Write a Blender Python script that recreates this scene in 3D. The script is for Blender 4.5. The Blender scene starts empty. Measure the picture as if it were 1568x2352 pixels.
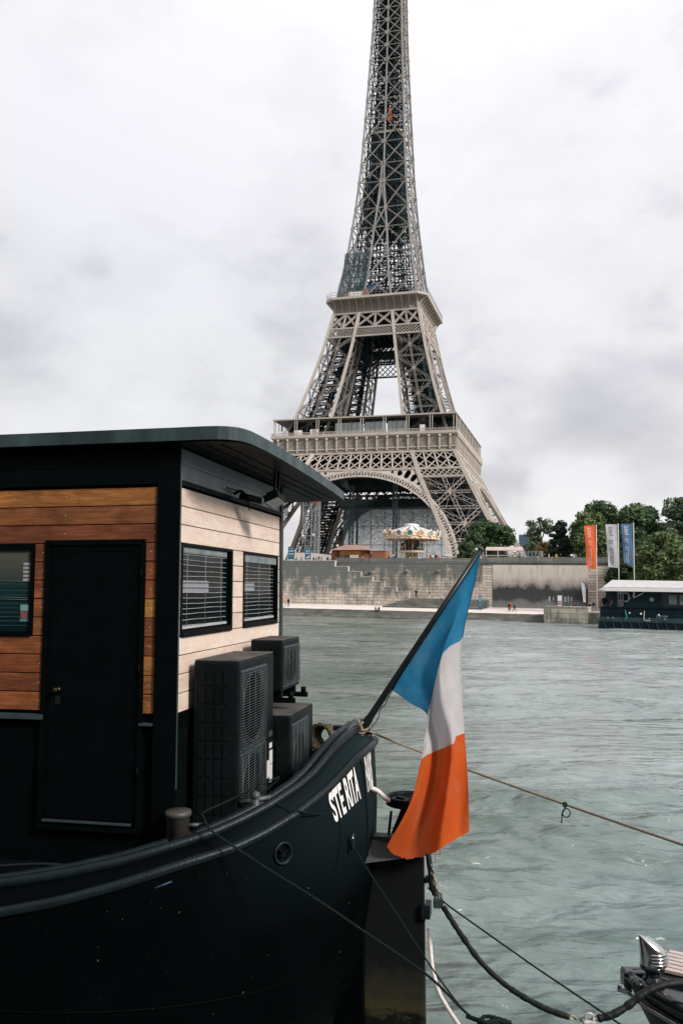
import bpy, bmesh, math, random
from mathutils import Vector, Matrix, noise
from mathutils.geometry import tessellate_polygon
R = math.radians
random.seed(7)
scene = bpy.context.scene
COL = scene.collection
# ------------------------------------------------------------------ camera model (pixels of a 1568 x 2352 view)
F, PITCH, ROLL, H = 1939.794, 0.1010601, 0.0205259, 3.6
cp, sp, cr, sr = math.cos(PITCH), math.sin(PITCH), math.cos(ROLL), math.sin(ROLL)
FWD = Vector((0, cp, sp)); UP0 = Vector((0, -sp, cp)); RT0 = Vector((1, 0, 0))
RT = RT0*cr + UP0*sr; UP = -RT0*sr + UP0*cr
EYE = Vector((0, 0, H))
def ray(x, y): return FWD*F + RT*(x-784) - UP*(y-1176)
def hit(x, y, P, n):
    r = ray(x, y); return EYE + r*((P-EYE).dot(n)/r.dot(n))
def at_z(x, y, z):
    r = ray(x, y); return EYE + r*((z-H)/r.z)
# frames: the barge, the far quay, the tower
DL = Vector((0.97913, -0.20251, 0.0178)); DE = Vector((0.2021, 0.9793, 0.0142)); DV = Vector((-0.0206, -0.0099, 1.0))
DL.normalize(); DE = (DE-DL*DE.dot(DL)).normalized(); DV = DL.cross(DE)
BO = Vector((-1.1433, 6.2913, 0.0))
MB_BARGE = Matrix((( DL.x, DE.x, DV.x, BO.x), (DL.y, DE.y, DV.y, BO.y), (DL.z, DE.z, DV.z, BO.z), (0,0,0,1)))
MB_INV = MB_BARGE.inverted()
QTH = R(-20.2)
E1 = Vector((math.cos(QTH), math.sin(QTH), 0)); E2 = Vector((-math.sin(QTH), math.cos(QTH), 0))
QO = Vector((17.459, 154.376, 0))
M_QUAY = Matrix.Translation(QO) @ Matrix.Rotation(QTH, 4, 'Z')
MQ_INV = M_QUAY.inverted()
TW_C = Vector((16.926, 342.051, 6.811)); TW_R = R(-16.635)
M_TOW = Matrix.Translation(TW_C) @ Matrix.Rotation(TW_R, 4, 'Z')
GZ = 11.15                                   # ground of the far esplanade
def bx(x, y, c): return MB_INV @ hit(x, y, BO+DL*c, DL)       # point in barge space on lx = c
def by(x, y, c): return MB_INV @ hit(x, y, BO+DE*c, DE)
def bz(x, y, c): return MB_INV @ hit(x, y, BO+DV*c, DV)
def qp(x, y, c): return MQ_INV @ hit(x, y, QO+E2*c, E2)       # point in quay space at distance c behind the waterline
# ------------------------------------------------------------------ objects
def tag(o, label=None, cat=None, group=None, kind=None):
    if label: o['label'] = label
    if cat: o['category'] = cat
    if group: o['group'] = group
    if kind: o['kind'] = kind
    return o
def thing(name, label, cat, M=None, loc=(0,0,0), rotz=0.0, group=None):
    o = bpy.data.objects.new(name, None); COL.objects.link(o)
    o.empty_display_size = 0.2
    o.matrix_world = (M or Matrix()) @ Matrix.Translation(Vector(loc)) @ Matrix.Rotation(rotz, 4, 'Z')
    return tag(o, label, cat, group)
class MB:
    def __init__(s): s.v = []; s.f = []; s.m = []; s.sm = []
    def add(s, vs, fs, m=0, smooth=False):
        b = len(s.v); s.v += [tuple(v) for v in vs]
        for f in fs: s.f.append(tuple(i+b for i in f)); s.m.append(m); s.sm.append(smooth)
    def box(s, lo, hi, m=0):
        x0,y0,z0 = lo; x1,y1,z1 = hi
        s.add([(x0,y0,z0),(x1,y0,z0),(x1,y1,z0),(x0,y1,z0),(x0,y0,z1),(x1,y0,z1),(x1,y1,z1),(x0,y1,z1)],
              [(0,3,2,1),(4,5,6,7),(0,1,5,4),(1,2,6,5),(2,3,7,6),(3,0,4,7)], m)
    def cbox(s, lo, hi, c=0.01, m=0):          # box with chamfered edges
        x0,y0,z0 = lo; x1,y1,z1 = hi
        bm = bmesh.new(); bmesh.ops.create_cube(bm, size=1)
        for v in bm.verts:
            v.co = Vector(((x0+x1)/2+v.co.x*(x1-x0), (y0+y1)/2+v.co.y*(y1-y0), (z0+z1)/2+v.co.z*(z1-z0)))
        bmesh.ops.bevel(bm, geom=bm.edges[:], offset=c, segments=2, affect='EDGES', profile=0.6)
        bm.verts.index_update()
        s.add([v.co for v in bm.verts], [[v.index for v in f.verts] for f in bm.faces], m); bm.free()
    def beam(s, p, q, w, d=None, n=(0,0,1), m=0):   # w across the face, d along the normal n
        p = Vector(p); q = Vector(q); d = w if d is None else d
        t = q-p
        if t.length < 1e-6: return
        t.normalize(); n = Vector(n)
        a = n.cross(t)
        if a.length < 1e-3: a = Vector((1,0,0)).cross(t)
        if a.length < 1e-3: a = Vector((0,1,0)).cross(t)
        a.normalize(); b = t.cross(a); a = a*(w/2); b = b*(d/2)
        s.add([p-a-b, p+a-b, p+a+b, p-a+b, q-a-b, q+a-b, q+a+b, q-a+b],
              [(0,3,2,1),(4,5,6,7),(0,1,5,4),(1,2,6,5),(2,3,7,6),(3,0,4,7)], m)
    def truss(s, p, q, w, n, c=0.22, m=0, k=None):   # flat lattice member lying in a face
        p = Vector(p); q = Vector(q); t = q-p; L = t.length; t.normalize(); n = Vector(n).normalized()
        a = n.cross(t).normalized()*(w/2-c/2)
        s.beam(p+a, q+a, c, c*2.2, n, m); s.beam(p-a, q-a, c, c*2.2, n, m)
        k = k or max(2, int(L/(w*1.15))); e = 1
        for i in range(k):
            s.beam(p+t*(L*i/k)+a*e, p+t*(L*(i+1)/k)-a*e, c*0.7, c, n, m); e = -e
    def tube(s, pts, r, n=8, m=0, closed=False, caps=True):
        pts = [Vector(p) for p in pts]; N = len(pts)
        rs = r if isinstance(r, (list, tuple)) else [r]*N
        u = None; rings = []
        for i in range(N):
            if closed: t = pts[(i+1)%N]-pts[i-1]
            else: t = pts[min(i+1,N-1)]-pts[max(i-1,0)]
            if t.length < 1e-9: t = Vector((0,0,1))
            t.normalize()
            if u is None:
                u = t.orthogonal()
            u = u - t*u.dot(t)
            if u.length < 1e-6: u = t.orthogonal()
            u.normalize(); w = t.cross(u)
            rings.append([pts[i]+(u*math.cos(2*math.pi*j/n)+w*math.sin(2*math.pi*j/n))*rs[i] for j in range(n)])
        vs = [p for r_ in rings for p in r_]; fs = []
        for i in range(N if closed else N-1):
            k = (i+1) % N
            for j in range(n): fs.append((i*n+j, i*n+(j+1)%n, k*n+(j+1)%n, k*n+j))
        if caps and not closed:
            fs.append(tuple(range(n-1,-1,-1))); fs.append(tuple((N-1)*n+j for j in range(n)))
        s.add(vs, fs, m, True)
    def lathe(s, prof, c=(0,0,0), n=24, m=0, M=None):   # prof: (r, z)
        M = M or Matrix.Translation(Vector(c)); vs = []
        for r, z in prof:
            for j in range(n): vs.append(M @ Vector((r*math.cos(2*math.pi*j/n), r*math.sin(2*math.pi*j/n), z)))
        fs = []
        for i in range(len(prof)-1):
            for j in range(n): fs.append((i*n+j, i*n+(j+1)%n, (i+1)*n+(j+1)%n, (i+1)*n+j))
        if prof[0][0] > 1e-6: fs.append(tuple(range(n-1,-1,-1)))
        if prof[-1][0] > 1e-6: fs.append(tuple((len(prof)-1)*n+j for j in range(n)))
        s.add(vs, fs, m, True)
    def prism(s, poly, fn, d0, d1, m=0, holes=()):      # poly in 2D, fn(u, v, depth) -> 3D
        loops = [list(poly)]+[list(h) for h in holes]
        flat = [p for l in loops for p in l]; N = len(flat)
        tris = tessellate_polygon([[Vector((p[0],p[1],0)) for p in l] for l in loops])
        vs = [fn(p[0],p[1],d0) for p in flat]+[fn(p[0],p[1],d1) for p in flat]
        fs = [tuple(t) for t in tris]+[tuple(i+N for i in reversed(t)) for t in tris]
        b = 0
        for l in loops:
            k = len(l)
            for i in range(k): fs.append((b+i, b+(i+1)%k, b+(i+1)%k+N, b+i+N))
            b += k
        s.add(vs, fs, m)
    def grid(s, fn, nu, nv, m=0, smooth=True):
        vs = [fn(i/nu, j/nv) for j in range(nv+1) for i in range(nu+1)]
        fs = [(j*(nu+1)+i, j*(nu+1)+i+1, (j+1)*(nu+1)+i+1, (j+1)*(nu+1)+i) for j in range(nv) for i in range(nu)]
        s.add(vs, fs, m, smooth)
    def ball(s, c, r, n=10, m=0, sz=1.0):
        s.lathe([(r*math.sin(math.pi*i/n) if 0 < i < n else 1e-7, -r*sz*math.cos(math.pi*i/n)) for i in range(n+1)], c, n+2, m)
    def build(s, name, mats, parent=None, M=None, fix=False):
        me = bpy.data.meshes.new(name); me.from_pydata(s.v, [], s.f)
        for mt in (mats if isinstance(mats, (list, tuple)) else [mats]): me.materials.append(mt)
        me.polygons.foreach_set('material_index', s.m); me.polygons.foreach_set('use_smooth', s.sm)
        if fix:
            bm = bmesh.new(); bm.from_mesh(me); bmesh.ops.recalc_face_normals(bm, faces=bm.faces[:]); bm.to_mesh(me); bm.free()
        me.update()
        o = bpy.data.objects.new(name, me); COL.objects.link(o)
        if parent is not None: o.parent = parent
        if M is not None: o.matrix_world = M
        return o
def copy_tree(o, parent=None):
    c = o.copy(); COL.objects.link(c)
    if parent is not None: c.parent = parent; c.matrix_parent_inverse = o.matrix_parent_inverse.copy()
    for ch in list(o.children): copy_tree(ch, c)
    return c
def lerp(a, b, t): return a+(b-a)*t
def interp(x, tab):
    if x <= tab[0][0]: return tab[0][1]
    for (x0,y0),(x1,y1) in zip(tab, tab[1:]):
        if x <= x1: return y0+(y1-y0)*(x-x0)/(x1-x0)
    return tab[-1][1]
def spline(pts, n=8):                         # Catmull-Rom through points
    P = [Vector(p) for p in pts]; out = []
    for i in range(len(P)-1):
        a = P[i-1] if i else P[0]*2-P[1]; b, c = P[i], P[i+1]; d = P[i+2] if i+2 < len(P) else P[-1]*2-P[-2]
        for k in range(n):
            t = k/n
            out.append(0.5*((2*b)+(c-a)*t+(2*a-5*b+4*c-d)*t*t+(3*b-a-3*c+d)*t**3))
    out.append(P[-1]); return out
def text_mesh(txt, size=1.0, xs=1.0, bold=0.0, space=1.0):   # verts, faces of a flat text centred on the origin
    cu = bpy.data.curves.new('lettering', 'FONT'); cu.body = txt; cu.size = size; cu.offset = bold; cu.space_character = space
    cu.align_x = 'CENTER'; cu.align_y = 'CENTER'; cu.resolution_u = 4
    o = bpy.data.objects.new('lettering', cu); COL.objects.link(o)
    dg = bpy.context.evaluated_depsgraph_get(); me = bpy.data.meshes.new_from_object(o.evaluated_get(dg))
    vs = [Vector((v.co.x*xs, v.co.y, 0)) for v in me.vertices]; fs = [tuple(p.vertices) for p in me.polygons]
    bpy.data.objects.remove(o); bpy.data.curves.remove(cu); bpy.data.meshes.remove(me)
    return vs, fs
# ------------------------------------------------------------------ materials
class N:
    def __init__(s, nt): s.nt = nt
    def n(s, t, **k):
        nd = s.nt.nodes.new(t)
        for a, b in k.items(): setattr(nd, a, b)
        return nd
    def l(s, a, b): s.nt.links.new(a, b)
    def val(s, nd, key, x):
        if hasattr(x, 'is_output') or isinstance(x, bpy.types.NodeSocket): s.l(x, nd.inputs[key])
        else: nd.inputs[key].default_value = x
    def coord(s, sc=(1,1,1), kind='Object', rot=(0,0,0)):
        tc = s.n('ShaderNodeTexCoord'); mp = s.n('ShaderNodeMapping')
        s.l(tc.outputs[kind], mp.inputs[0]); mp.inputs['Scale'].default_value = sc; mp.inputs['Rotation'].default_value = rot
        return mp.outputs[0]
    def noise(s, vec, scale, detail=4, rough=0.55, dist=0.0):
        t = s.n('ShaderNodeTexNoise'); s.l(vec, t.inputs['Vector'])
        t.inputs['Scale'].default_value = scale; t.inputs['Detail'].default_value = detail
        t.inputs['Roughness'].default_value = rough; t.inputs['Distortion'].default_value = dist
        return t.outputs['Fac']
    def ramp(s, fac, stops):
        r = s.n('ShaderNodeValToRGB'); s.l(fac, r.inputs[0]); e = r.color_ramp.elements
        while len(e) < len(stops): e.new(0.5)
        for i, (p, c) in enumerate(stops):
            e[i].position = p; e[i].color = (c, c, c, 1) if isinstance(c, (int, float)) else (*c, 1)
        return r.outputs[0]
    def mix(s, f, a, b, blend='MIX'):
        m = s.n('ShaderNodeMix', data_type='RGBA', blend_type=blend)
        s.val(m, 0, f)
        for i, x in ((6, a), (7, b)):
            if isinstance(x, bpy.types.NodeSocket): s.l(x, m.inputs[i])
            else: m.inputs[i].default_value = (*x, 1) if len(x) == 3 else x
        return m.outputs[2]
    def math(s, op, a, b=0.5):
        m = s.n('ShaderNodeMath', operation=op); s.val(m, 0, a); s.val(m, 1, b); return m.outputs[0]
    def bump(s, h, strength=0.3, dist=0.02):
        b = s.n('ShaderNodeBump'); s.l(h, b.inputs['Height']); b.inputs['Strength'].default_value = strength; b.inputs['Distance'].default_value = dist
        return b.outputs[0]
def new_mat(name):
    m = bpy.data.materials.new(name); m.use_nodes = True
    t = N(m.node_tree); p = m.node_tree.nodes['Principled BSDF']
    return m, t, p
def mat(name, c, rough=0.6, var=0.15, scale=4.0, metal=0.0, spec=0.5, bump=0.0, bscale=None, c2=None, stretch=(1,1,1), bdist=0.01):
    m, t, p = new_mat(name)
    v = t.coord(stretch)
    nz = t.noise(v, scale, 5, 0.6)
    c2 = c2 or tuple(x*(1-var*1.6) for x in c)
    t.l(t.ramp(nz, [(0.3, c2), (0.7, tuple(min(1, x*(1+var*0.5)) for x in c))]), p.inputs['Base Color'])
    t.l(t.ramp(nz, [(0.2, min(1, rough*1.15)), (0.8, rough*0.9)]), p.inputs['Roughness'])
    p.inputs['Metallic'].default_value = metal; p.inputs['Specular IOR Level'].default_value = spec
    if bump: t.l(t.bump(t.noise(v, bscale or scale*6, 4), bump, bdist), p.inputs['Normal'])
    return m
# ------------------------------------------------------------------ world, sun, camera
def make_world():
    w = bpy.data.worlds.new("World"); scene.world = w; w.use_nodes = True
    nt = w.node_tree; nt.nodes.clear(); t = N(nt)
    out = t.n('ShaderNodeOutputWorld'); bg = t.n('ShaderNodeBackground'); t.l(bg.outputs[0], out.inputs[0])
    sky = t.n('ShaderNodeTexSky', sky_type='NISHITA'); sky.sun_disc = False
    sky.sun_elevation = R(34.6); sky.sun_rotation = R(133); sky.dust_density = 4.0; sky.air_density = 1.5
    bgs = t.n('ShaderNodeBackground'); t.l(sky.outputs[0], bgs.inputs[0]); bgs.inputs[1].default_value = 0.02
    v = t.coord((1, 1, 1.7), 'Generated', (0.05, 0.1, 0.35))
    n1 = t.noise(v, 6.5, 8, 0.55, 0.15)
    v2 = t.coord((1.2, 1.2, 2.4), 'Generated', (0.3, 0.2, 0.9))
    n2 = t.noise(v2, 2.2, 5, 0.5)
    s = t.math('ADD', t.math('MULTIPLY', n1, 0.42), t.math('MULTIPLY', n2, 0.38)); s = t.math('ADD', t.math('MULTIPLY', s, 0.85), 0.183)
    tz = t.n('ShaderNodeTexCoord')
    soft = t.math('ADD', t.math('MULTIPLY', n1, 2.2), -0.35)
    # cloud banks: direction on the sky, angular radius, depth
    for cx, cy, rad, amp in [(640,660,6.0,.05),(50,800,5.0,.07),(1240,930,6.5,.055),(1490,960,8.0,.08),(1380,300,11.0,.03),(720,890,4.5,.04),(1120,600,5.0,.02),(1330,1125,4.0,-.07),(280,480,14.0,-.035),(260,890,6.0,-.05),(1250,720,5.0,-.03)]:
        dv_ = ray(cx, cy).normalized(); dp = t.n('ShaderNodeVectorMath', operation='DOT_PRODUCT'); t.l(tz.outputs['Generated'], dp.inputs[0]); dp.inputs[1].default_value = dv_
        mr = t.n('ShaderNodeMapRange', interpolation_type='SMOOTHSTEP'); t.l(dp.outputs['Value'], mr.inputs[0]); mr.inputs[1].default_value = math.cos(R(rad)); mr.inputs[2].default_value = math.cos(R(rad*0.15)); mr.inputs[3].default_value = 0; mr.inputs[4].default_value = -amp
        s = t.math('ADD', s, t.math('MULTIPLY', mr.outputs[0], soft) if amp > 0 else mr.outputs[0])
    col = t.ramp(s, [(0.38, (0.47, 0.465, 0.50)), (0.445, (0.60, 0.59, 0.62)), (0.495, (0.735, 0.725, 0.75)), (0.56, (0.795, 0.785, 0.81))])
    # sky dimmed behind for darker reflections, brighter towards the veiled sun on the right
    tc = t.n('ShaderNodeTexCoord'); sx = t.n('ShaderNodeSeparateXYZ'); t.l(tc.outputs['Generated'], sx.inputs[0])
    k = t.n('ShaderNodeMapRange'); t.l(sx.outputs[1], k.inputs[0])
    for i, x in ((1, -0.75), (2, 0.35), (3, 0.5), (4, 1.0)): k.inputs[i].default_value = x
    kx = t.n('ShaderNodeMapRange'); t.l(sx.outputs[0], kx.inputs[0])
    for i, x in ((1, -0.9), (2, 0.95), (3, 0.92), (4, 1.18)): kx.inputs[i].default_value = x
    kz = t.n('ShaderNodeMapRange'); t.l(sx.outputs[2], kz.inputs[0])
    for i, x in ((1, 0.35), (2, 0.9), (3, 1.0), (4, 1.40)): kz.inputs[i].default_value = x
    kk = t.math('MULTIPLY', t.math('MULTIPLY', k.outputs[0], kx.outputs[0]), kz.outputs[0])
    # the sight lines of the photograph stay at 1
    bgc = t.n('ShaderNodeBackground'); t.l(col, bgc.inputs[0]); t.l(kk, bgc.inputs[1])
    ad = t.n('ShaderNodeAddShader'); t.l(bgs.outputs[0], ad.inputs[0]); t.l(bgc.outputs[0], ad.inputs[1])
    t.l(ad.outputs[0], out.inputs[0])
make_world()
sd = bpy.data.lights.new('sun', 'SUN'); sd.energy = 4.1; sd.angle = R(11); sd.color = (1.0, 0.93, 0.86)
so = bpy.data.objects.new('sun', sd); COL.objects.link(so)
SUN = Vector((0.64, -0.60, 0.60)).normalized()
so.rotation_euler = SUN.to_track_quat('Z', 'Y').to_euler(); so.location = (40, -20, 60)
cd = bpy.data.cameras.new('camera'); cam = bpy.data.objects.new('camera', cd); COL.objects.link(cam)
cd.sensor_fit = 'HORIZONTAL'; cd.sensor_width = 36; cd.lens = F/1568*36; cd.clip_start = 0.05; cd.clip_end = 6000
cam.matrix_world = Matrix(((RT.x, UP.x, -FWD.x, 0), (RT.y, UP.y, -FWD.y, 0), (RT.z, UP.z, -FWD.z, H), (0,0,0,1)))
scene.camera = cam
scene.view_settings.view_transform = 'Standard'; scene.view_settings.look = 'None'; scene.view_settings.exposure = 0
scene.render.engine = 'CYCLES'; scene.cycles.max_bounces = 6; scene.cycles.transparent_max_bounces = 12
scene.cycles.use_denoising = True
# ------------------------------------------------------------------ shared materials
IRON = mat('tower_iron', (0.455, 0.415, 0.38), 0.62, 0.10, 0.15, spec=0.3)
IRON_M = mat('tower_bracing_self_shade', (0.29, 0.27, 0.255), 0.65, 0.12, 0.2, spec=0.25)  # same iron, darkened: the lattice's self-shadow is put into the colour
IRON_S = mat('tower_iron_upper', (0.30, 0.295, 0.29), 0.65, 0.12, 0.2, spec=0.25)
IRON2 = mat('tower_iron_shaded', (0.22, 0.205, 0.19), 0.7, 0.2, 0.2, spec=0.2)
IRON_DK = mat('dark_iron_inner_shade', (0.020, 0.034, 0.038), 0.8, 0.3, 0.3, spec=0.1)  # shade inside the tower put into the colour; also plain dark iron elsewhere
IRON_PANEL = mat('tower_frieze_panel', (0.26, 0.24, 0.205), 0.65, 0.2, 0.6, spec=0.3, stretch=(1, 1, 0.4))
BLACK = mat('black_paint', (0.0028, 0.0045, 0.005), 0.5, 0.35, 3.0, spec=0.06, bump=0.06, bscale=60)
BLACK_SATIN = mat('black_satin_steel', (0.008, 0.012, 0.014), 0.36, 0.3, 5.0, spec=0.3, bump=0.05, bscale=40)
GREY_STEEL = mat('worn_grey_steel', (0.10, 0.115, 0.12), 0.5, 0.5, 9.0, metal=0.3, spec=0.4, bump=0.15)
WHITE = mat('white_paint', (0.78, 0.77, 0.77), 0.5, 0.08, 2.0)
DARKGLASS = mat('dark_glass', (0.006, 0.013, 0.015), 0.06, 0.3, 1.0, spec=0.6)
# ------------------------------------------------------------------ water
def water_mat():
    m, t, p = new_mat('river_water')
    v = t.coord((1, 1, 1))
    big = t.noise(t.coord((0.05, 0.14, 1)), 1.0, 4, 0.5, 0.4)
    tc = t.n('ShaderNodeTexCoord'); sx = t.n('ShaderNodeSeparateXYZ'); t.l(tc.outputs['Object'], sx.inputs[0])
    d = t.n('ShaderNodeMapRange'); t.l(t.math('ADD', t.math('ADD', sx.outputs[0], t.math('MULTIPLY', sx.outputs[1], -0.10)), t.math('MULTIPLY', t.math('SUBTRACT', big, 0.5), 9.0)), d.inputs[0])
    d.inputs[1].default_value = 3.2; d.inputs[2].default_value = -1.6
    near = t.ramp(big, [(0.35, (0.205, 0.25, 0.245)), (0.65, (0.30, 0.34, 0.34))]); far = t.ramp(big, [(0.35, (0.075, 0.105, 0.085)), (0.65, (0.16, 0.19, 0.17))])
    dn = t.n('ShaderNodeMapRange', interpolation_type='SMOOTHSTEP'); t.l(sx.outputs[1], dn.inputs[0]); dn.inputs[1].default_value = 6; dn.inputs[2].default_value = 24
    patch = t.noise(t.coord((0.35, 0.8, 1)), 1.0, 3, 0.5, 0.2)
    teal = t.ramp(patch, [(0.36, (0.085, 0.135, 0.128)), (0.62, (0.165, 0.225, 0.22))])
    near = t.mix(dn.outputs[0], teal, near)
    murk_and_reflection = t.mix(d.outputs[0], near, far)  # murky green with sky and bank reflections painted into the base colour
    t.l(murk_and_reflection, p.inputs['Base Color'])
    p.inputs['IOR'].default_value = 1.33; p.inputs['Specular IOR Level'].default_value = 0.5
    p.inputs['Roughness'].default_value = 0.09
    a = t.noise(t.coord((0.55, 1.7, 1), rot=(0, 0, 0.12)), 0.95, 3, 0.55, 0.25)
    b = t.noise(t.coord((0.8, 2.0, 1), rot=(0, 0, -0.15)), 6.0, 4, 0.6, 0.1)
    c = t.noise(t.coord((0.16, 0.6, 1), rot=(0, 0, 0.05)), 1.0, 5, 0.6, 0.1)
    h = t.math('ADD', t.math('ADD', t.math('MULTIPLY', a, 0.46), t.math('MULTIPLY', b, 0.034)), t.math('MULTIPLY', c, 0.2))
    t.l(t.bump(h, 1.0, 1.0), p.inputs['Normal'])
    return m
def build_water():
    import numpy as np
    az = [-180, -150, -120, -95, -75, -60, -50, -42]
    a = -36.0
    while a < 36: az.append(a); a += 0.17
    az += [42, 50, 60, 75, 95, 120, 150]
    rs = []; r = 1.8
    while r < 175: rs.append(r); r *= 1.0068
    while r < 800: rs.append(r); r *= 1.05
    A, RR = np.meshgrid(np.radians(np.array(az)), np.array(rs)); x = RR*np.sin(A); y = RR*np.cos(A); z = np.zeros_like(x)
    rr = random.Random(3)
    wx, wy = x.copy(), y.copy()
    for i in range(9):                    # warp, so that crests wander and break up
        L = rr.uniform(2.0, 14.0); th = rr.uniform(0, 6.28); ph = rr.uniform(0, 6.28); am = 0.022*L
        s_ = np.sin((x*math.cos(th)+y*math.sin(th))*2*math.pi/L+ph); wx += am*s_*math.sin(th)*0.6; wy += am*s_*math.cos(th)*0.6
    gust = 0.75*np.ones_like(x)
    for i in range(6):
        L = rr.uniform(9, 40); th = R(90)+rr.gauss(0, 0.5); gust += 0.14*np.sin((x*math.cos(th)*0.6+y*math.sin(th))*2*math.pi/L+rr.uniform(0, 6.28))
    gust = np.clip(gust, 0.15, 1.5)
    dr = np.maximum(0.02, RR*0.0068)
    for i in range(46):
        L = 0.22*1.085**i*rr.uniform(0.9, 1.1); th = R(90)+rr.gauss(0, 0.38)+0.12; am = 0.0105*L**0.74
        k = 2*math.pi/L; w_ = np.clip((L/dr-2.6)/1.5, 0, 1)
        z += w_*gust*am*np.sin(k*(math.cos(th)*wx+math.sin(th)*wy)+rr.uniform(0, 6.28))
    inside = ((A > -R(37)) & (A < R(37)) & (RR < 175)).astype(float)
    z = z*inside*0.95
    nA, nR = len(az), len(rs)
    co = np.stack([x, y, z], -1).reshape(-1, 3)
    ii, jj = np.meshgrid(np.arange(nR-1), np.arange(nA), indexing='ij'); kk = (jj+1) % nA
    quads = np.stack([ii*nA+kk, (ii+1)*nA+kk, (ii+1)*nA+jj, ii*nA+jj], -1).reshape(-1, 4)
    me = bpy.data.meshes.new('water'); me.vertices.add(len(co)); me.vertices.foreach_set('co', co.astype(np.float32).ravel())
    nq = len(quads); me.loops.add(nq*4); me.loops.foreach_set('vertex_index', quads.astype(np.int32).ravel())
    me.polygons.add(nq); me.polygons.foreach_set('loop_start', np.arange(0, nq*4, 4, dtype=np.int32)); me.polygons.foreach_set('loop_total', np.full(nq, 4, dtype=np.int32))
    me.polygons.foreach_set('use_smooth', np.ones(nq, dtype=bool)); me.update(calc_edges=True); me.validate()
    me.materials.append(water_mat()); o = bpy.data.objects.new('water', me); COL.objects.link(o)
    return tag(o, 'choppy grey green river water across the whole foreground', None, kind='structure')
build_water()
# ------------------------------------------------------------------ far quay
def stone_mat(name, pale, dark, row=0.62, bw=1.7, stain=0.5, streak=1.0, dark_top=None, mort=0.035):
    m, t, p = new_mat(name)
    tc = t.n('ShaderNodeTexCoord'); sx = t.n('ShaderNodeSeparateXYZ'); t.l(tc.outputs['Object'], sx.inputs[0])
    cx = t.n('ShaderNodeCombineXYZ'); t.l(t.math('ADD', sx.outputs[0], sx.outputs[1]), cx.inputs[0]); t.l(sx.outputs[2], cx.inputs[1])
    br = t.n('ShaderNodeTexBrick'); t.l(cx.outputs[0], br.inputs[0])
    br.inputs['Scale'].default_value = 1.0; br.inputs['Row Height'].default_value = row; br.inputs['Brick Width'].default_value = bw
    br.inputs['Mortar Size'].default_value = mort; br.inputs['Mortar Smooth'].default_value = 0.3
    br.inputs['Color1'].default_value = (*pale, 1); br.inputs['Color2'].default_value = (*[x*0.72 for x in pale], 1)
    br.inputs['Mortar'].default_value = (*[x*0.3 for x in dark], 1)
    v = t.n('ShaderNodeMapping'); t.l(cx.outputs[0], v.inputs[0]); v.inputs['Scale'].default_value = (0.55*streak, 0.10, 1)
    st = t.noise(v.outputs[0], 1.5, 6, 0.62, 0.2)
    v2 = t.n('ShaderNodeMapping'); t.l(cx.outputs[0], v2.inputs[0]); v2.inputs['Scale'].default_value = (0.22, 0.3, 1)
    s2 = t.noise(v2.outputs[0], 1.0, 5, 0.65)
    hz = t.n('ShaderNodeMapRange'); t.l(sx.outputs[2], hz.inputs[0])
    z0, z1 = dark_top or (2.0, 12.0)
    for i, x in ((1, z0), (2, z1), (3, -0.16), (4, 0.16)): hz.inputs[i].default_value = x
    s = t.math('ADD', t.math('ADD', t.math('MULTIPLY', st, 0.48), t.math('MULTIPLY', s2, 0.52)), hz.outputs[0])
    f = t.ramp(s, [(stain-0.06, 0.0), (stain+0.07, 0.9)])
    c = t.mix(f, br.outputs['Color'], dark)
    fine = t.noise(cx.outputs[0], 5.0, 4, 0.7)
    c = t.mix(0.5, c, t.ramp(fine, [(0.3, 0.3), (0.7, 0.8)]), 'OVERLAY')
    t.l(c, p.inputs['Base Color']); p.inputs['Roughness'].default_value = 0.9; p.inputs['Specular IOR Level'].default_value = 0.15
    t.l(t.bump(br.outputs['Fac'], 0.5, -0.03), p.inputs['Normal'])
    return m
STONE = stone_mat('quay_stone', (0.60, 0.525, 0.45), (0.10, 0.115, 0.11), stain=0.485)
STONE_F = stone_mat('stair_flank_stone', (0.56, 0.50, 0.43), (0.10, 0.12, 0.12), stain=0.44, dark_top=(1.5, 12.5))
STONE_D = stone_mat('parapet_stone', (0.20, 0.21, 0.20), (0.075, 0.09, 0.09), row=1.6, bw=3.2, stain=0.5, dark_top=(0, 60))
STONE_R = stone_mat('terrace_stone', (0.54, 0.48, 0.42), (0.04, 0.05, 0.048), row=0.55, bw=2.6, stain=0.62, dark_top=(20, 40), mort=0.035)
STEPS = stone_mat('step_stone', (0.33, 0.33, 0.30), (0.07, 0.085, 0.075), row=3, bw=2.4, stain=0.47, streak=2.2, dark_top=(-2, 2.2))
COPING = mat('pale_coping_stone', (0.45, 0.42, 0.385), 0.9, 0.3, 0.6)
NOSING = mat('step_nosing_light_line', (0.40, 0.39, 0.36), 0.9, 0.4, 0.5)  # pale strips painting in the light and shade lines of the step edges
PAVE = mat('promenade_paving', (0.70, 0.635, 0.60), 0.9, 0.12, 0.5)
PLASTER = None
GROUND = mat('gravel_ground', (0.34, 0.30, 0.26), 0.95, 0.15, 0.2)
def quay_box(mb, x0, x1, y0, y1, z0, z1, m=0): mb.box((x0,y0,z0), (x1,y1,z1), m)
XL, XR = -170, 260
# ground: flat esplanade, falling gently to the tower's forecourt, on to the horizon
mb = MB()
prof = [(15.9, GZ), (75, GZ), (105, 7.2), (400, 7.2), (3500, 7.2)]
xs = [-3000, -400, -60, 60, 400, 3000]
for (y0,z0),(y1,z1) in zip(prof, prof[1:]):
    for xa, xb in zip(xs, xs[1:]): mb.add([(xa,y0,z0),(xb,y0,z0),(xb,y1,z1),(xa,y1,z1)], [(0,1,2,3)])
tag(mb.build('ground', GROUND, M=M_QUAY), 'pale gravel esplanade behind the quay wall', kind='structure')
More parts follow.
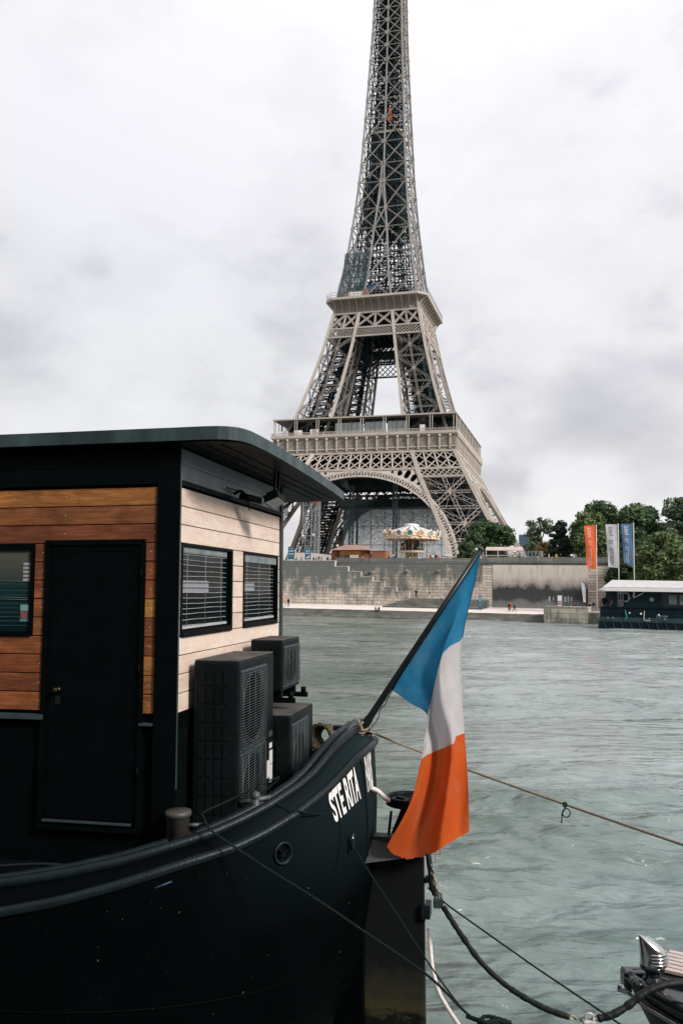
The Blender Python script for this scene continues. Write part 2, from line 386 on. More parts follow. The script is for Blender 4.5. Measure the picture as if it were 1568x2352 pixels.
# promenade (slightly sloping sheet)
mb = MB(); mb.add([(XL,3,1.36),(XR,3,1.36),(XR,15.2,2.3),(XL,15.2,2.3)], [(0,1,2,3)])
tag(mb.build('pavement', PAVE, M=M_QUAY), 'pale paved riverside promenade under the quay wall', kind='structure')
# steps down to the water
st = thing('quay_steps', 'long flight of weathered stone steps running down into the river', 'steps', M_QUAY, (0,0,0))
mb = MB(); ns = 7
for i in range(ns):
    z1 = 1.345-i*0.205; y0 = 2.95-i*0.44
    mb.box((XL, y0-0.44, -2.0), (19.0, y0 if i else 3.0, z1))
mb.build('step_flight', STEPS, st)
mb = MB()
for i in range(ns):
    z1 = 1.345-i*0.205; y0 = 2.51-i*0.44; mb.box((XL, y0-0.03, z1-0.075), (19.0, y0+0.2, z1+0.004))
mb.build('nosing', NOSING, st)
mb = MB(); mb.box((XL, -0.9, -2.0), (19.0, -0.13, 0.06)); mb.build('plinth', mat('wet_dark_stone', (0.018, 0.024, 0.021), 0.6, 0.3, 1.0), st)
# main quay wall
w = thing('quay_wall', 'tall stained stone quay wall with a dark parapet beyond the water', 'wall', M_QUAY, (0,15,0))
mb = MB(); mb.box((-24.7,0.0,-2), (5.7,0.9,10.9)); mb.box((XL,0.02,-2), (-24.7,0.9,10.1)); mb.build('masonry', STONE, w)
mb = MB(); mb.box((5.7,0.001,-2), (XR,0.9,10.6)); mb.build('terrace_face', STONE_R, w)
mb = MB(); mb.box((-25.2,-0.06,10.9), (5.7,0.55,11.78)); mb.build('parapet', STONE_D, w)
mb = MB(); mb.box((5.7,-0.09,11.15), (XR,0.5,12.05)); mb.box((5.7,-0.03,10.6),(XR,0.5,11.15)); mb.box((5.7,-0.28,11.02),(XR,-0.03,11.2)); mb.build('parapet', STONE_D, w)
mb = MB(); mb.box((-25.25,-0.12,11.78), (5.7,0.6,11.86)); mb.box((5.7,-0.14,12.05),(XR,0.56,12.12)); mb.build('coping', mat('parapet_coping', (0.27,0.28,0.265), 0.9, 0.2, 0.5), w)
mb = MB(); mb.box((XL,-1.0,11.1), (-25.25,-0.4,11.18)); mb.build('coping', COPING, w)
def plaster():
    m, t, p = new_mat('stained_render')
    tc = t.n('ShaderNodeTexCoord'); sx = t.n('ShaderNodeSeparateXYZ'); t.l(tc.outputs['Object'], sx.inputs[0])
    nz = t.noise(t.coord((0.35, 1, 0.25)), 1.2, 6, 0.65, 0.3); z = t.math('ADD', sx.outputs[2], t.math('MULTIPLY', nz, 3.4))
    zr = t.n('ShaderNodeMapRange'); t.l(z, zr.inputs[0]); zr.inputs[1].default_value = 2; zr.inputs[2].default_value = 13.4
    c = t.ramp(zr.outputs[0], [(0.10, (0.20,0.205,0.20)), (0.26, (0.15,0.155,0.155)), (0.33, (0.05,0.056,0.056)), (0.50, (0.045,0.05,0.05)), (0.585, (0.30,0.285,0.27)), (0.70, (0.50,0.46,0.42)), (0.9, (0.58,0.53,0.48))])
    n2 = t.noise(t.coord((0.8, 1, 0.15)), 1.6, 5, 0.7)
    c = t.mix(t.ramp(n2, [(0.52, 0.0), (0.75, 0.6)]), c, (0.08,0.09,0.09))
    t.l(c, p.inputs['Base Color']); p.inputs['Roughness'].default_value = 0.9; p.inputs['Specular IOR Level'].default_value = 0.1
    return m
PLASTER = plaster()
mb = MB(); mb.box((7.7,-0.08,2.0), (25.6,-0.004,10.59)); mb.build('rendered_panel', PLASTER, w)
mb = MB()
for x, z, wd, ht in [(20.2,3.6,.35,1.0),(20.7,3.4,.2,1.5),(21.2,3.7,.5,.9),(21.9,3.5,.25,1.3),(22.4,3.8,.4,.8),(18.4,3.7,.3,.9),(19.2,3.9,.16,.7)]:
    mb.box((x,-0.1,z), (x+wd,-0.081,z+ht))
mb.build('paint_smear', mat('white_paint_smear', (0.45,0.45,0.45), 0.9, 0.5, 2.5, c2=(0.10,0.105,0.105)), w)
mb = MB()
for x, z in [(-9.5,9.3),(-3.1,9.35),(4.1,9.3),(-17.3,9.0)]:
    mb = MB(); mb.box((x-.35,-0.5,z),(x+.35,-0.01,z+.12)); mb.box((x-.2,-0.3,z-.25),(x+.2,-0.01,z-.001)); mb.build('bracket', COPING, w)
# stair flank with stepped top, in front of the wall
fl = thing('stair_flank_wall', 'grey stone stair wall stepping down in seven steps to the promenade', 'stair wall', M_QUAY, (0,13,0))
top = [(-24.7,11.1),(-24.7,9.92),(-21.8,9.92),(-21.8,8.87),(-19.0,8.87),(-19.0,7.83),(-16.5,7.83),(-16.5,6.89),(-14.0,6.89),(-14.0,5.87),(-11.4,5.87),(-11.4,4.95),(-8.8,4.95),(-8.8,3.5)]
poly = [(XL,0.5),(XL,11.1)]+top+[(-8.8,0.5)]
mb = MB(); mb.prism(poly, lambda u,v,d: (u,d,v), 0.0, 0.9); mb.build('masonry', STONE_F, fl, fix=True)
mb = MB()
for (xa,za),(xb,zb) in zip(top[1:], top[2:]):
    if abs(za-zb) < 1e-6: mb.box((xa-0.04,-0.05,za+0.002),(xb+0.06,0.95,za+0.16))
for (xa,za),(xb,zb) in zip(top, top[1:]):
    if abs(xa-xb) < 1e-6 and za-zb > 0.3: mb.box((xa+0.003,-0.045,zb+0.165),(xa+0.13,0.94,za+0.158))
mb.box((XL,-0.05,11.102),(-24.66,0.95,11.26)); mb.build('coping', COPING, fl)
# landing and lower flight
lf = thing('landing_steps', 'wide lower flight of stone steps beside the stair wall', 'steps', M_QUAY, (0,12.6,0))
mb = MB()
for i in range(8):
    z1 = 3.72-i*0.21; mb.box((-8.75-0.62*i if i else -8.75, -i*0.38-0.38, 0.8), (7.0-0.15*i, 2.3 if i == 0 else -i*0.38+0.02, z1))
mb.build('step_flight', STEPS, lf)
mb = MB()
for i in range(8):
    z1 = 3.72-i*0.21; y0 = -i*0.38-0.38; mb.box((-8.74-0.62*i, y0-0.03, z1-0.075), (6.99-0.15*i, y0+0.2, z1+0.004))
mb.build('nosing', NOSING, lf)
# landing stage (concrete block) by the excursion boat
ls = thing('landing_block', 'squat block of pale concrete landing stage beside the excursion boat', 'landing stage', M_QUAY, (0,0,0))
CONC = stone_mat('landing_concrete', (0.42, 0.39, 0.33), (0.09, 0.10, 0.09), row=0.85, bw=6, stain=0.60, dark_top=(6, 0))
a0 = qp(1248,1432,-6).x; a1 = qp(1349.4,1433.6,-6).x; zt = qp(1248,1393.6,-6).z
mb = MB(); mb.box((a0,-6,-2),(a1,3.3,zt)); mb.build('block', CONC, ls)
mb = MB(); mb.box((a0-0.06,-6.08,zt+0.002),(a1+0.06,3.3,zt+0.12)); mb.build('coping', COPING, ls)
mb = MB(); mb.box((a1+0.01,-5.2,-2),(XR,3.2,1.95)); mb.build('rubble_quay', stone_mat('rubble', (0.36,0.33,0.28),(0.04,0.05,0.045), row=0.5, bw=0.8, stain=0.5, dark_top=(3,0)), ls)
mb = MB(); mb.box((a1+0.012,-5.26,1.952),(XR,3.2,2.06)); mb.build('coping', COPING, ls)
# near bank behind the viewer
mb = MB(); mb.box((-120,-60,-3),(120,1.6,1.95))
tag(mb.build('near_quay', mat('near_quay_stone', (0.10,0.10,0.095), 0.9)), 'dark stone quay on the viewer side', kind='structure')
mb = MB(); mb.box((-120,-7.5,1.95),(120,-6.0,8.0))  # unseen wall, added to darken the reflections on the hull
tag(mb.build('embankment', mat('embankment_stone', (0.05,0.055,0.055), 0.95, 0.3, 0.6)), 'unseen dark embankment wall added on the viewer side to darken reflections', kind='structure')
# ------------------------------------------------------------------ the iron tower
KZ = [(0,62.2),(20,50.7),(35,42.3),(50,34.6),(64,29.2),(80,24.3),(95,20.5),(111,17.2),(118,15.84),(135,13.42),(156,11.03),(175,9.4),(197,8.25),(216,7.28),(240,6.2),(262,5.65),(276,5.3)]
KI = [(0,39.6),(9.8,36.9),(17.6,34.2),(28,29.3),(40,23.1),(50,19.0),(57,16.4),(64,14.1),(80,11.4),(95,8.85),(111,6.6),(118,5.6),(126,4.4),(136,3.55),(147.6,2.65),(156,1.7),(168,0.7),(177,0.35),(276,0.3)]
Wz = lambda z: interp(z, KZ); Iz = lambda z: interp(z, KI)
def side(k, a, o, z): return Vector(((a,-o,z), (o,a,z), (-a,o,z), (-o,-a,z))[k])
def snorm(k): return Vector(((0,-1,0),(1,0,0),(0,1,0),(-1,0,0))[k])
TOW = thing('lattice_tower', 'tall brown wrought iron lattice tower with two railed platforms and a great arch', 'tower', M_TOW)
def belt(mb, k, af, z0, z1, a_lo, a_hi, nx, ny, w, of=None, d=0.35, posts=False, m=0, border=True):
    of = of or Wz
    P = lambda u, v: side(k, lerp(a_lo(lerp(z0,z1,v)), a_hi(lerp(z0,z1,v)), u), of(lerp(z0,z1,v)), lerp(z0,z1,v))
    n = snorm(k)
    for i in range(nx):
        for j in range(ny):
            u0,u1,v0,v1 = i/nx,(i+1)/nx,j/ny,(j+1)/ny
            mb.beam(P(u0,v0), P(u1,v1), w, d, n, m); mb.beam(P(u1,v0)+n*0.06, P(u0,v1)+n*0.06, w, d, n, m)
    if posts:
        for i in range(nx+1): mb.beam(P(i/nx,0)+n*0.1, P(i/nx,1)+n*0.1, w*1.1, d, n, m)
    if border:
        for v in (0,1): mb.beam(P(0,v)+n*0.12, P(1,v)+n*0.12, 0.55, d*1.8, n, m)
def legpt(sx, sy, u, v, z):   # u, v in 'WI'
    return Vector((sx*(Wz(z) if u == 'W' else Iz(z)), sy*(Wz(z) if v == 'W' else Iz(z)), z))
def leg(sx, sy, zs, cw, tw, name, halves, mid=True):
    root_mb = MB(); z0, z1 = zs[0], zs[-1]; cc = 0.15 if halves else 0.11
    for u, v in (('W','W'),('W','I'),('I','W'),('I','I')):
        n = 8; pts = [legpt(sx,sy,u,v,lerp(z0,z1,i/n)) for i in range(n+1)]
        for p, q in zip(pts, pts[1:]): root_mb.beam(p, q+(q-p)*0.01, cw, cw, (0,1,0), 0 if (u,v) != ('I','I') else 1)
    faces = [(('W','W'),('I','W'),(0,sy,0)), (('W','W'),('W','I'),(sx,0,0)), (('I','I'),('I','W'),(-sx,0,0)), (('I','I'),('W','I'),(0,-sy,0))]
    for fi, (A, B, n) in enumerate(faces):
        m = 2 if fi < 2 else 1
        pa = lambda z: legpt(sx,sy,*A,z); pb = lambda z: legpt(sx,sy,*B,z); pm = lambda z: (pa(z)+pb(z))/2
        for i, (za, zb) in enumerate(zip(zs, zs[1:])):
            root_mb.truss(pa(za), pb(zb), tw, n, cc, m); root_mb.truss(pb(za), pa(zb), tw, n, cc, m)
            root_mb.truss(pa(zb), pb(zb), tw*0.75, n, cc, m)
            if halves: root_mb.truss(pa((za+zb)/2), pb((za+zb)/2), tw*0.65, n, cc, m)
            if mid: root_mb.truss(pm(za), pm(zb), tw*0.9, n, cc, m)
            c = pm((za+zb)/2); nv = Vector(n)
            root_mb.beam(c-Vector((0,0,0.65))+nv*.15, c+Vector((0,0,0.65))+nv*.15, 1.3, 0.2, n, m)
            # thin secondary bracing
            for t in (0.25, 0.75):
                zz = lerp(za,zb,t); root_mb.beam(pa(zz)-nv*0.5, pb(zz)-nv*0.5, 0.14, 0.14, n, 1)
                root_mb.beam(lerp(pa(za),pb(za),t)-nv*0.6, lerp(pa(zb),pb(zb),1-t)-nv*0.6, 0.13, 0.13, n, 1)
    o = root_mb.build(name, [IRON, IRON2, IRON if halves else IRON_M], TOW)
    # inside: lift track, stairs, inner bracing
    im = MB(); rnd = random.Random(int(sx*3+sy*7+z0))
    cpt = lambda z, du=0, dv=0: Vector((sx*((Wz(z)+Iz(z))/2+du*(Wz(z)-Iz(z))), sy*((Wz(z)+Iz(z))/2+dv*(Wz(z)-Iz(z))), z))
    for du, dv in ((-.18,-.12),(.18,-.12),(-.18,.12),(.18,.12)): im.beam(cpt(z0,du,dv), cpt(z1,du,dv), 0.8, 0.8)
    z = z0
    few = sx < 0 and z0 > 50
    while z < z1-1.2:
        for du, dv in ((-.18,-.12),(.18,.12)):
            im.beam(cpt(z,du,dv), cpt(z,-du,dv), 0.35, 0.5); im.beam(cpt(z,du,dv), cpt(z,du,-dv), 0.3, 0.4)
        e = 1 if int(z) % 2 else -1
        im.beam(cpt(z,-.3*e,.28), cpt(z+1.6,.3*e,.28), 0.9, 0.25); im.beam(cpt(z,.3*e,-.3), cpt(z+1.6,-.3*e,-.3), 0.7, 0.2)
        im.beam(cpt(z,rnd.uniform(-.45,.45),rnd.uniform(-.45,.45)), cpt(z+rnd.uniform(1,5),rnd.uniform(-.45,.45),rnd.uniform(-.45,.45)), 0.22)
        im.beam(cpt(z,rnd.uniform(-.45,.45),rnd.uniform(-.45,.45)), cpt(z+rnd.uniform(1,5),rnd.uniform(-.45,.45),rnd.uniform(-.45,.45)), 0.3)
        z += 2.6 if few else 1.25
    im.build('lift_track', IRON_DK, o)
    return o
LOW = [(s, t) for s in (1,-1) for t in (-1,1)]
for sx, sy in LOW:
    lo = leg(sx, sy, [4.0, 16.6, 28.4, 40.2], 1.3, 1.5, 'leg', True)
    mb = MB(); c = (sx*51, sy*51)
    for u in ('W','I'):
        for v in ('W','I'):
            mb = MB(); p = legpt(sx,sy,u,v,3.0); mb.box((p.x-2.6,p.y-2.6,0.3),(p.x+2.6,p.y+2.6,4.4))
            mb.build('pedestal', mat('pedestal_stone', (0.42,0.39,0.35), 0.9) if 'pedestal_stone' not in bpy.data.materials else bpy.data.materials['pedestal_stone'], lo)
for sx, sy in LOW:
    up = leg(sx, sy, [57.6, 68.5, 79.3, 90.2, 99.8], 0.95, 0.8, 'upper_leg', False)
# dark sheets inside the front legs, standing in for their shielded shade
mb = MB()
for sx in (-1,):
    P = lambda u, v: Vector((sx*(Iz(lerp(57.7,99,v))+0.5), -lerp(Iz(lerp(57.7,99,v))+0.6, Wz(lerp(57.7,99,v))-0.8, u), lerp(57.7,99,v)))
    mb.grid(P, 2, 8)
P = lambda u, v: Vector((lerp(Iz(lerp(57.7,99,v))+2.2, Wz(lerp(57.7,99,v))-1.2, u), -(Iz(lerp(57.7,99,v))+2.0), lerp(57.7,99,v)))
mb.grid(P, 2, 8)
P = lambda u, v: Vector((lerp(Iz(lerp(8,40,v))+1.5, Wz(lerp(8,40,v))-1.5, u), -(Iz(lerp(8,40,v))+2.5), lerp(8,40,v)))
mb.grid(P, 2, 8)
def sheet_mat(name, c, hole=0.5, sc=(0.35,0.35,0.12), keep=0.55):
    m, t, p = new_mat(name); p.inputs['Roughness'].default_value = 0.9; p.inputs['Specular IOR Level'].default_value = 0.05
    nz = t.noise(t.coord(sc), 2.0, 5, 0.7)
    t.l(t.ramp(nz, [(0.3, tuple(x*0.5 for x in c)), (0.7, c)]), p.inputs['Base Color'])
    t.l(t.ramp(nz, [(hole, keep), (hole+0.08, 1.0)]), p.inputs['Alpha']); return m
mb.build('leg_shade_sheet', sheet_mat('leg_shade_dark', (0.03,0.042,0.046), 0.42, keep=0.5), TOW)
# first floor
def ring_pts(h, z): return [side(k, -h, h, z) for k in range(4)]
g = MB()
for k in range(4):
    nrm = snorm(k)
    belt(g, k, None, 43.5, 50.2, lambda z: -Wz(z), lambda z: Wz(z), 18, 2, 0.36, posts=False, d=0.45)
    for i in range(19):
        u = i/18*2-1; g.beam(side(k,u*Wz(43.5),Wz(43.5),43.5)+nrm*.15, side(k,u*Wz(50.2),Wz(50.2),50.2)+nrm*.15, 0.5, 0.6, nrm)
    for s in (-1, 1):
        lo_, hi_ = (lambda z: Iz(z), lambda z: Wz(z)) if s > 0 else (lambda z: -Wz(z), lambda z: -Iz(z))
        belt(g, k, None, 40.2, 43.3, lo_, hi_, 8, 2, 0.26, d=0.35)
    g.beam(side(k,-Wz(43.4),Wz(43.4),43.4)+nrm*.2, side(k,Wz(43.4),Wz(43.4),43.4)+nrm*.2, 0.8, 0.7, nrm)
    g.beam(side(k,-Wz(50.2),Wz(50.2),50.2)+nrm*.3, side(k,Wz(50.2),Wz(50.2),50.2)+nrm*.3, 0.7, 0.9, nrm)
for sx, sy in LOW:    # leg columns carried up through the belts
    for u, v in (('W','W'),('W','I'),('I','W')):
        g.beam(legpt(sx,sy,u,v,40.2), legpt(sx,sy,u,v,50.2), 1.35, 1.35, (0,1,0))
g.build('first_floor_girder', IRON, TOW)
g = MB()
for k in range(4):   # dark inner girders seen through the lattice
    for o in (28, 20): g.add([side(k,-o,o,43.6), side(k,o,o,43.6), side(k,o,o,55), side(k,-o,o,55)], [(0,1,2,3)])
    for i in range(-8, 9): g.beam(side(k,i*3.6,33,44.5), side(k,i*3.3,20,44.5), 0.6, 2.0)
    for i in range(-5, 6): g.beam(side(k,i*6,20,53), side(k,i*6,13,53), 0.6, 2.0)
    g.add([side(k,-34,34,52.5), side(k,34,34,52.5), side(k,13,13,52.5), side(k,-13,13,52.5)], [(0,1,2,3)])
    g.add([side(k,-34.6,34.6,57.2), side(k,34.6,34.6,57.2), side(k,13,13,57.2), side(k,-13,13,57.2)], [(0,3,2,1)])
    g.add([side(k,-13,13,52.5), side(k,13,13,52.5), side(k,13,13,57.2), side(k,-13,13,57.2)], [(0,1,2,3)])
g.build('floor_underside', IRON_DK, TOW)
g = MB(); c = MB(); rl = MB()
for k in range(4):
    nrm = snorm(k)
    for z0, z1, o0, o1 in ((50.6,51.7,34.75,34.8),(51.8,52.3,35.0,35.0),(52.3,56.3,34.8,34.9)):
        g.add([side(k,-o0,o0,z0), side(k,o0,o0,z0), side(k,o1,o1,z1), side(k,-o1,o1,z1)], [(0,1,2,3)])
    for o, z0, z1 in ((35.1,51.65,52.1),(35.75,56.55,57.35),(35.45,56.15,56.56)):
        c.box(*( ((-o,-o,z0),(o,-o+1.2,z1)) if k == 0 else ((o-1.2,-o+1.2,z0),(o,o-1.2,z1)) if k == 1 else ((-o,o-1.2,z0),(o,o,z1)) if k == 2 else ((-o,-o+1.2,z0),(-o+1.2,o-1.2,z1)) ))
    for i in range(18):
        a = (i+0.5)/18*2*34.9-34.9
        c.beam(side(k,a,35.05,50.9), side(k,a,35.25,55.2), 0.5, 0.55, nrm); c.ball(side(k,a,35.55,55.7), 0.55, 6)
        c.beam(side(k,a,35.1,52.6), side(k,a,35.3,52.9), 0.8, 0.6, nrm)
    # railing
    rl.beam(side(k,-35.5,35.5,58.5), side(k,35.5,35.5,58.5), 0.16, 0.16, nrm); rl.beam(side(k,-35.5,35.5,57.45), side(k,35.5,35.5,57.45), 0.2, 0.3, nrm)
    for i in range(142): rl.beam(side(k,-35.5+i*0.5,35.5,57.4), side(k,-35.5+i*0.5,35.5,58.5), 0.17, 0.1, nrm)
g.build('frieze_panel', IRON_PANEL, TOW); c.build('cornice', IRON, TOW); rl.build('railing', IRON, TOW)
# first floor gallery
g = MB(); dk = MB(); GGL = mat('gallery_glass', (0.72,0.78,0.80), 0.2, 0.1, 0.3, spec=0.8)  # opaque panes, the sky seen through them put into the pale colour
for k in range(4):
    nrm = snorm(k); o = 35.3
    g.add([side(k,-o,o,63.65), side(k,o,o,63.65), side(k,22,22,63.8), side(k,-22,22,63.8)], [(0,1,2,3)])
    g.add([side(k,-o,o,64.1), side(k,o,o,64.1), side(k,22,22,64.6), side(k,-22,22,64.6)], [(3,2,1,0)])
    g.add([side(k,-o,o,63.65), side(k,o,o,63.65), side(k,o,o,64.1), side(k,-o,o,64.1)], [(0,1,2,3)], 1)
    for i in range(9):
        a = -34.6+i*8.65
        for da in (-0.45, 0.45):
            if abs(a+da) < 35: pl = MB(); pl.beam(side(k,a+da,35.0,57.4), side(k,a+da,35.0,63.7), 0.26, 0.26, nrm); pl.build('gallery_post', IRON, TOW)
        if i < 8: dk.beam(side(k,a+4.3,34.6,57.4), side(k,a+4.3,34.6,63.35), 0.16, 0.16, nrm)
    if k == 0: rng = [(-11.5,-1.2),(0.2,8.2),(9.0,16.5)]
    else: rng = [(-24,-8),(-6,10),(12,26)]
    for a0, a1 in rng if k != 1 else []:
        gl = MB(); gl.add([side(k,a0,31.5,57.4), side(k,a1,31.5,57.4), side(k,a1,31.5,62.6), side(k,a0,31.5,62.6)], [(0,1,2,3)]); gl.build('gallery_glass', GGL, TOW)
        m_ = max(2, int((a1-a0)/1.7))
        for i in range(m_+1): dk.beam(side(k,lerp(a0,a1,i/m_),31.45,57.4), side(k,lerp(a0,a1,i/m_),31.45,62.6), 0.14, 0.14, nrm)
        for z in (58.3, 62.6): dk.beam(side(k,a0,31.45,z), side(k,a1,31.45,z), 0.2, 0.2, nrm)
        dk.add([side(k,a0,31.5,62.6), side(k,a1,31.5,62.6), side(k,a1,31.5,63.3), side(k,a0,31.5,63.3)], [(0,1,2,3)])
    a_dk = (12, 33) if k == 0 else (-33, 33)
    dk.add([side(k,a_dk[0],27.5,57.4), side(k,a_dk[1],27.5,57.4), side(k,a_dk[1],27.5,63.3), side(k,a_dk[0],27.5,63.3)], [(0,1,2,3)])  # dark sheet standing in for the shaded depth of the gallery
for i in range(29):     # wind screens on the river side gallery
    a = -34.8+i*2.42
    if a+2.2 < 29: dk.add([side(1,a,34.95,58.4), side(1,a+2.2,34.95,58.4), side(1,a+2.2,34.95,63.2), side(1,a,34.95,63.2)], [(0,1,2,3)])
    dk.beam(side(1,a,35.05,57.4), side(1,a,35.05,63.35), 0.2, 0.2, snorm(1), 1)
for a0, a1, z1 in [(-33.5,-29.5,59.6),(-27,-24,59.8),(-20.5,-17.5,60.0),(21.5,23.5,60.2)]:
    bx_ = MB(); bx_.box((a0,-34.2,57.4),(a1,-33,z1)); bx_.build('gallery_cabin', WHITE, TOW)
g.build('gallery_roof', [IRON2, IRON], TOW); dk.build('screen_and_dark_back', [mat('gallery_glass_and_shade', (0.018,0.03,0.034), 0.25, spec=0.4), IRON], TOW)

# arches with fan tracery and spandrel
AZ, AR = 2.94, 37.82
def arch_point(k, r, t): 
    a = r*math.sin(t); z = AZ+r*math.cos(t); return side(k, a, Wz(z)+0.25, z)
TM = R(78)
ARCH_BAD = IRON
for k in range(4):
    g = MB(); nrm = snorm(k); n = 64
    for r0, r1, dep in ((AR-0.1, AR+0.55, 1.5),(AR+2.0, AR+2.5, 1.0)):
        for i in range(n):
            t0, t1 = lerp(-TM,TM,i/n), lerp(-TM,TM,(i+1)/n)
            q = [arch_point(k,r0,t0), arch_point(k,r0,t1), arch_point(k,r1,t1), arch_point(k,r1,t0)]
            b = [p-nrm*dep for p in q]
            g.add(q+b, [(0,1,2,3),(7,6,5,4),(0,4,5,1),(3,2,6,7)])
    nf = 46
    for i in range(nf+1):
        t = lerp(-TM,TM,i/nf); g.beam(arch_point(k,AR+0.3,t), arch_point(k,AR+2.2,t), 0.34, 0.5, nrm)
        if i < nf:
            tm = t+TM/nf
            base = arch_point(k,AR+0.5,tm)
            for d in (-0.7,-0.36,0,0.36,0.7): g.beam(base, arch_point(k,AR+1.85,tm+d*TM/nf), 0.11, 0.2, nrm)
            g.beam(arch_point(k,AR+1.55,t), arch_point(k,AR+2.05,tm), 0.2, 0.25, nrm); g.beam(arch_point(k,AR+1.55,t+2*TM/nf), arch_point(k,AR+2.05,tm), 0.2, 0.25, nrm)
    g.build('arch', IRON, TOW)
    # spandrel plate with radial slots
    RU = AR+2.45
    inner = []
    def a_leg(z): return Iz(z)-0.5
    # right half outline in (a,z): along the arch crown, then up the leg, then the top band
    for s in (1,-1):
        g = MB()
        tt = [lerp(0, R(52), i/26) for i in range(27)]
        lo = [(RU*math.sin(t), AZ+RU*math.cos(t)) for t in tt]
        lo = [p for p in lo if p[0] < a_leg(p[1])]
        zl = lo[-1][1]; up = [(a_leg(lerp(zl,43.4,i/8)), lerp(zl,43.4,i/8)) for i in range(1,9)]
        outline = lo+up+[(0,43.4)]
        holes = []
        for i in range(11):
            t = R(10.2+i*3.85); w = 1.02
            r0 = RU+0.45
            # far end: where the ray meets the top band or the leg
            r1 = r0
            while True:
                a, z = (r1+0.1)*math.sin(t), AZ+(r1+0.1)*math.cos(t)
                if z > 42.75 or a > a_leg(z)-0.55: break
                r1 += 0.1
            if r1-r0 < 0.9: continue
            w = min(w, (r1-r0)/2*0.98)
            d = Vector((math.sin(t), math.cos(t))); e = Vector((math.cos(t), -math.sin(t))); hp = []
            c0 = d*(r0+w); c1 = d*(r1-w)
            for j in range(7): th = math.pi*j/6; hp.append(c1+e*(w*math.cos(th))+d*(w*math.sin(th)))
            for j in range(7): th = math.pi*j/6; hp.append(c0-e*(w*math.cos(th))-d*(w*math.sin(th)))
            holes.append([(p.x, p.y+AZ) for p in hp])
        g.prism(outline, lambda u,v,d: side(k, s*u, Wz(v)+0.05-d, v), 0.0, 0.7, 0, holes)
        g.build('spandrel', IRON, TOW, fix=True)
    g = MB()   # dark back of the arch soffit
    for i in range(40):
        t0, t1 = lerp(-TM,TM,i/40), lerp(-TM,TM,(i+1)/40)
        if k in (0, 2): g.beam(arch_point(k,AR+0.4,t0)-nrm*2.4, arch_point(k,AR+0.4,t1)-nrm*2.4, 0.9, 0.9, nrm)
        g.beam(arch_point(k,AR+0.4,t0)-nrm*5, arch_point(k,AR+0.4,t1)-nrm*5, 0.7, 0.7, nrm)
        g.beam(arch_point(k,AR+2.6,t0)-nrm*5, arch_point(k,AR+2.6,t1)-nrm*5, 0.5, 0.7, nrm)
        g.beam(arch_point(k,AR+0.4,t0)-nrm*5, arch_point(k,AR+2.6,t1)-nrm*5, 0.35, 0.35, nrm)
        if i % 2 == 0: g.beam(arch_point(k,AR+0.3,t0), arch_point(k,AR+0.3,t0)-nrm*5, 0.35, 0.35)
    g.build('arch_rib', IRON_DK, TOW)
# works platform and hanging net under the far arch
g = MB(); g.box((-25,20,36.4),(25,33,39.6)); 
for i in range(26): g.beam((-25+i*2,20,41), (-24+i*2,20,39.6), 0.25); g.beam((-25+i*2,20,39.6), (-24+i*2,20,41.4), 0.25)
g.build('works_platform', IRON_DK, TOW)
# second floor
g = MB()
for k in range(4):
    nrm = snorm(k)
    belt(g, k, None, 99.9, 103.5, lambda z: -Wz(z), lambda z: Wz(z), 26, 3, 0.17, d=0.3)
    g.beam(side(k,-Wz(103.6),Wz(103.6),103.6)+nrm*.15, side(k,Wz(103.6),Wz(103.6),103.6)+nrm*.15, 0.5, 0.6, nrm)
    segs = []
    for lo_, hi_ in ((lambda z: -Wz(z), lambda z: -Iz(z)), (lambda z: -Iz(z), lambda z: Iz(z)), (lambda z: Iz(z), lambda z: Wz(z))):
        for h in range(2):
            a0 = lambda z: lerp(lo_(z), hi_(z), h/2); a1 = lambda z: lerp(lo_(z), hi_(z), (h+1)/2)
            P = lambda f, z: side(k, f(z), Wz(z), z)
            g.truss(P(a0,103.9), P(a1,109.9), 0.75, nrm, 0.22); g.truss(P(a1,103.9), P(a0,109.9), 0.75, nrm, 0.22)
            if h == 0: g.truss(P(a1,103.9), P(a1,109.9), 0.7, nrm, 0.22)
for sx, sy in LOW:
    for u, v in (('W','W'),('W','I'),('I','W'),('I','I')): g.beam(legpt(sx,sy,u,v,99.7), legpt(sx,sy,u,v,110.2), 1.1, 1.1, (0,1,0))
g.build('second_floor_girder', IRON, TOW)
g = MB()
for k in range(4):
    belt(g, k, None, 90.5, 103.4, lambda z: -Iz(z), lambda z: Iz(z), 8, 6, 0.3, of=lambda z: Iz(z), d=0.3)
    g.add([side(k,-16,16.2,100.2), side(k,16,16.2,100.2), side(k,15.5,15.7,103.9), side(k,-15.5,15.7,103.9)], [(0,1,2,3)])  # dark plane behind the belt lattice, its shaded depth put into the colour
    for o in (12.5,): g.add([side(k,-o,o,104.2), side(k,o,o,104.2), side(k,o,o,110), side(k,-o,o,110)], [(0,1,2,3)])
    g.add([side(k,-16.5,16.5,109.7), side(k,16.5,16.5,109.7), side(k,3,3,109.7), side(k,-3,3,109.7)], [(0,1,2,3)])
    for i in range(-3,4): g.beam(side(k,i*2.4,17.5,100.5), side(k,i*2.4,7,100.5), 0.3, 1.2)
g.build('inner_girder', IRON_DK, TOW)
CH = 3.3
def oct_ring(h, z, c=CH):
    return [Vector(p) for p in ((-h+c,-h,z),(h-c,-h,z),(h,-h+c,z),(h,h-c,z),(h-c,h,z),(-h+c,h,z),(-h,h-c,z),(-h,-h+c,z))]
g = MB(); prof = [(17.35,109.9,0.3),(17.45,111.5,0.5),(17.5,113.9,0.9),(17.8,114.8,1.2),(20.6,115.09,3.3)]
rings = [oct_ring(h,z,c) for h,z,c in prof]
vs = [p for r_ in rings for p in r_]
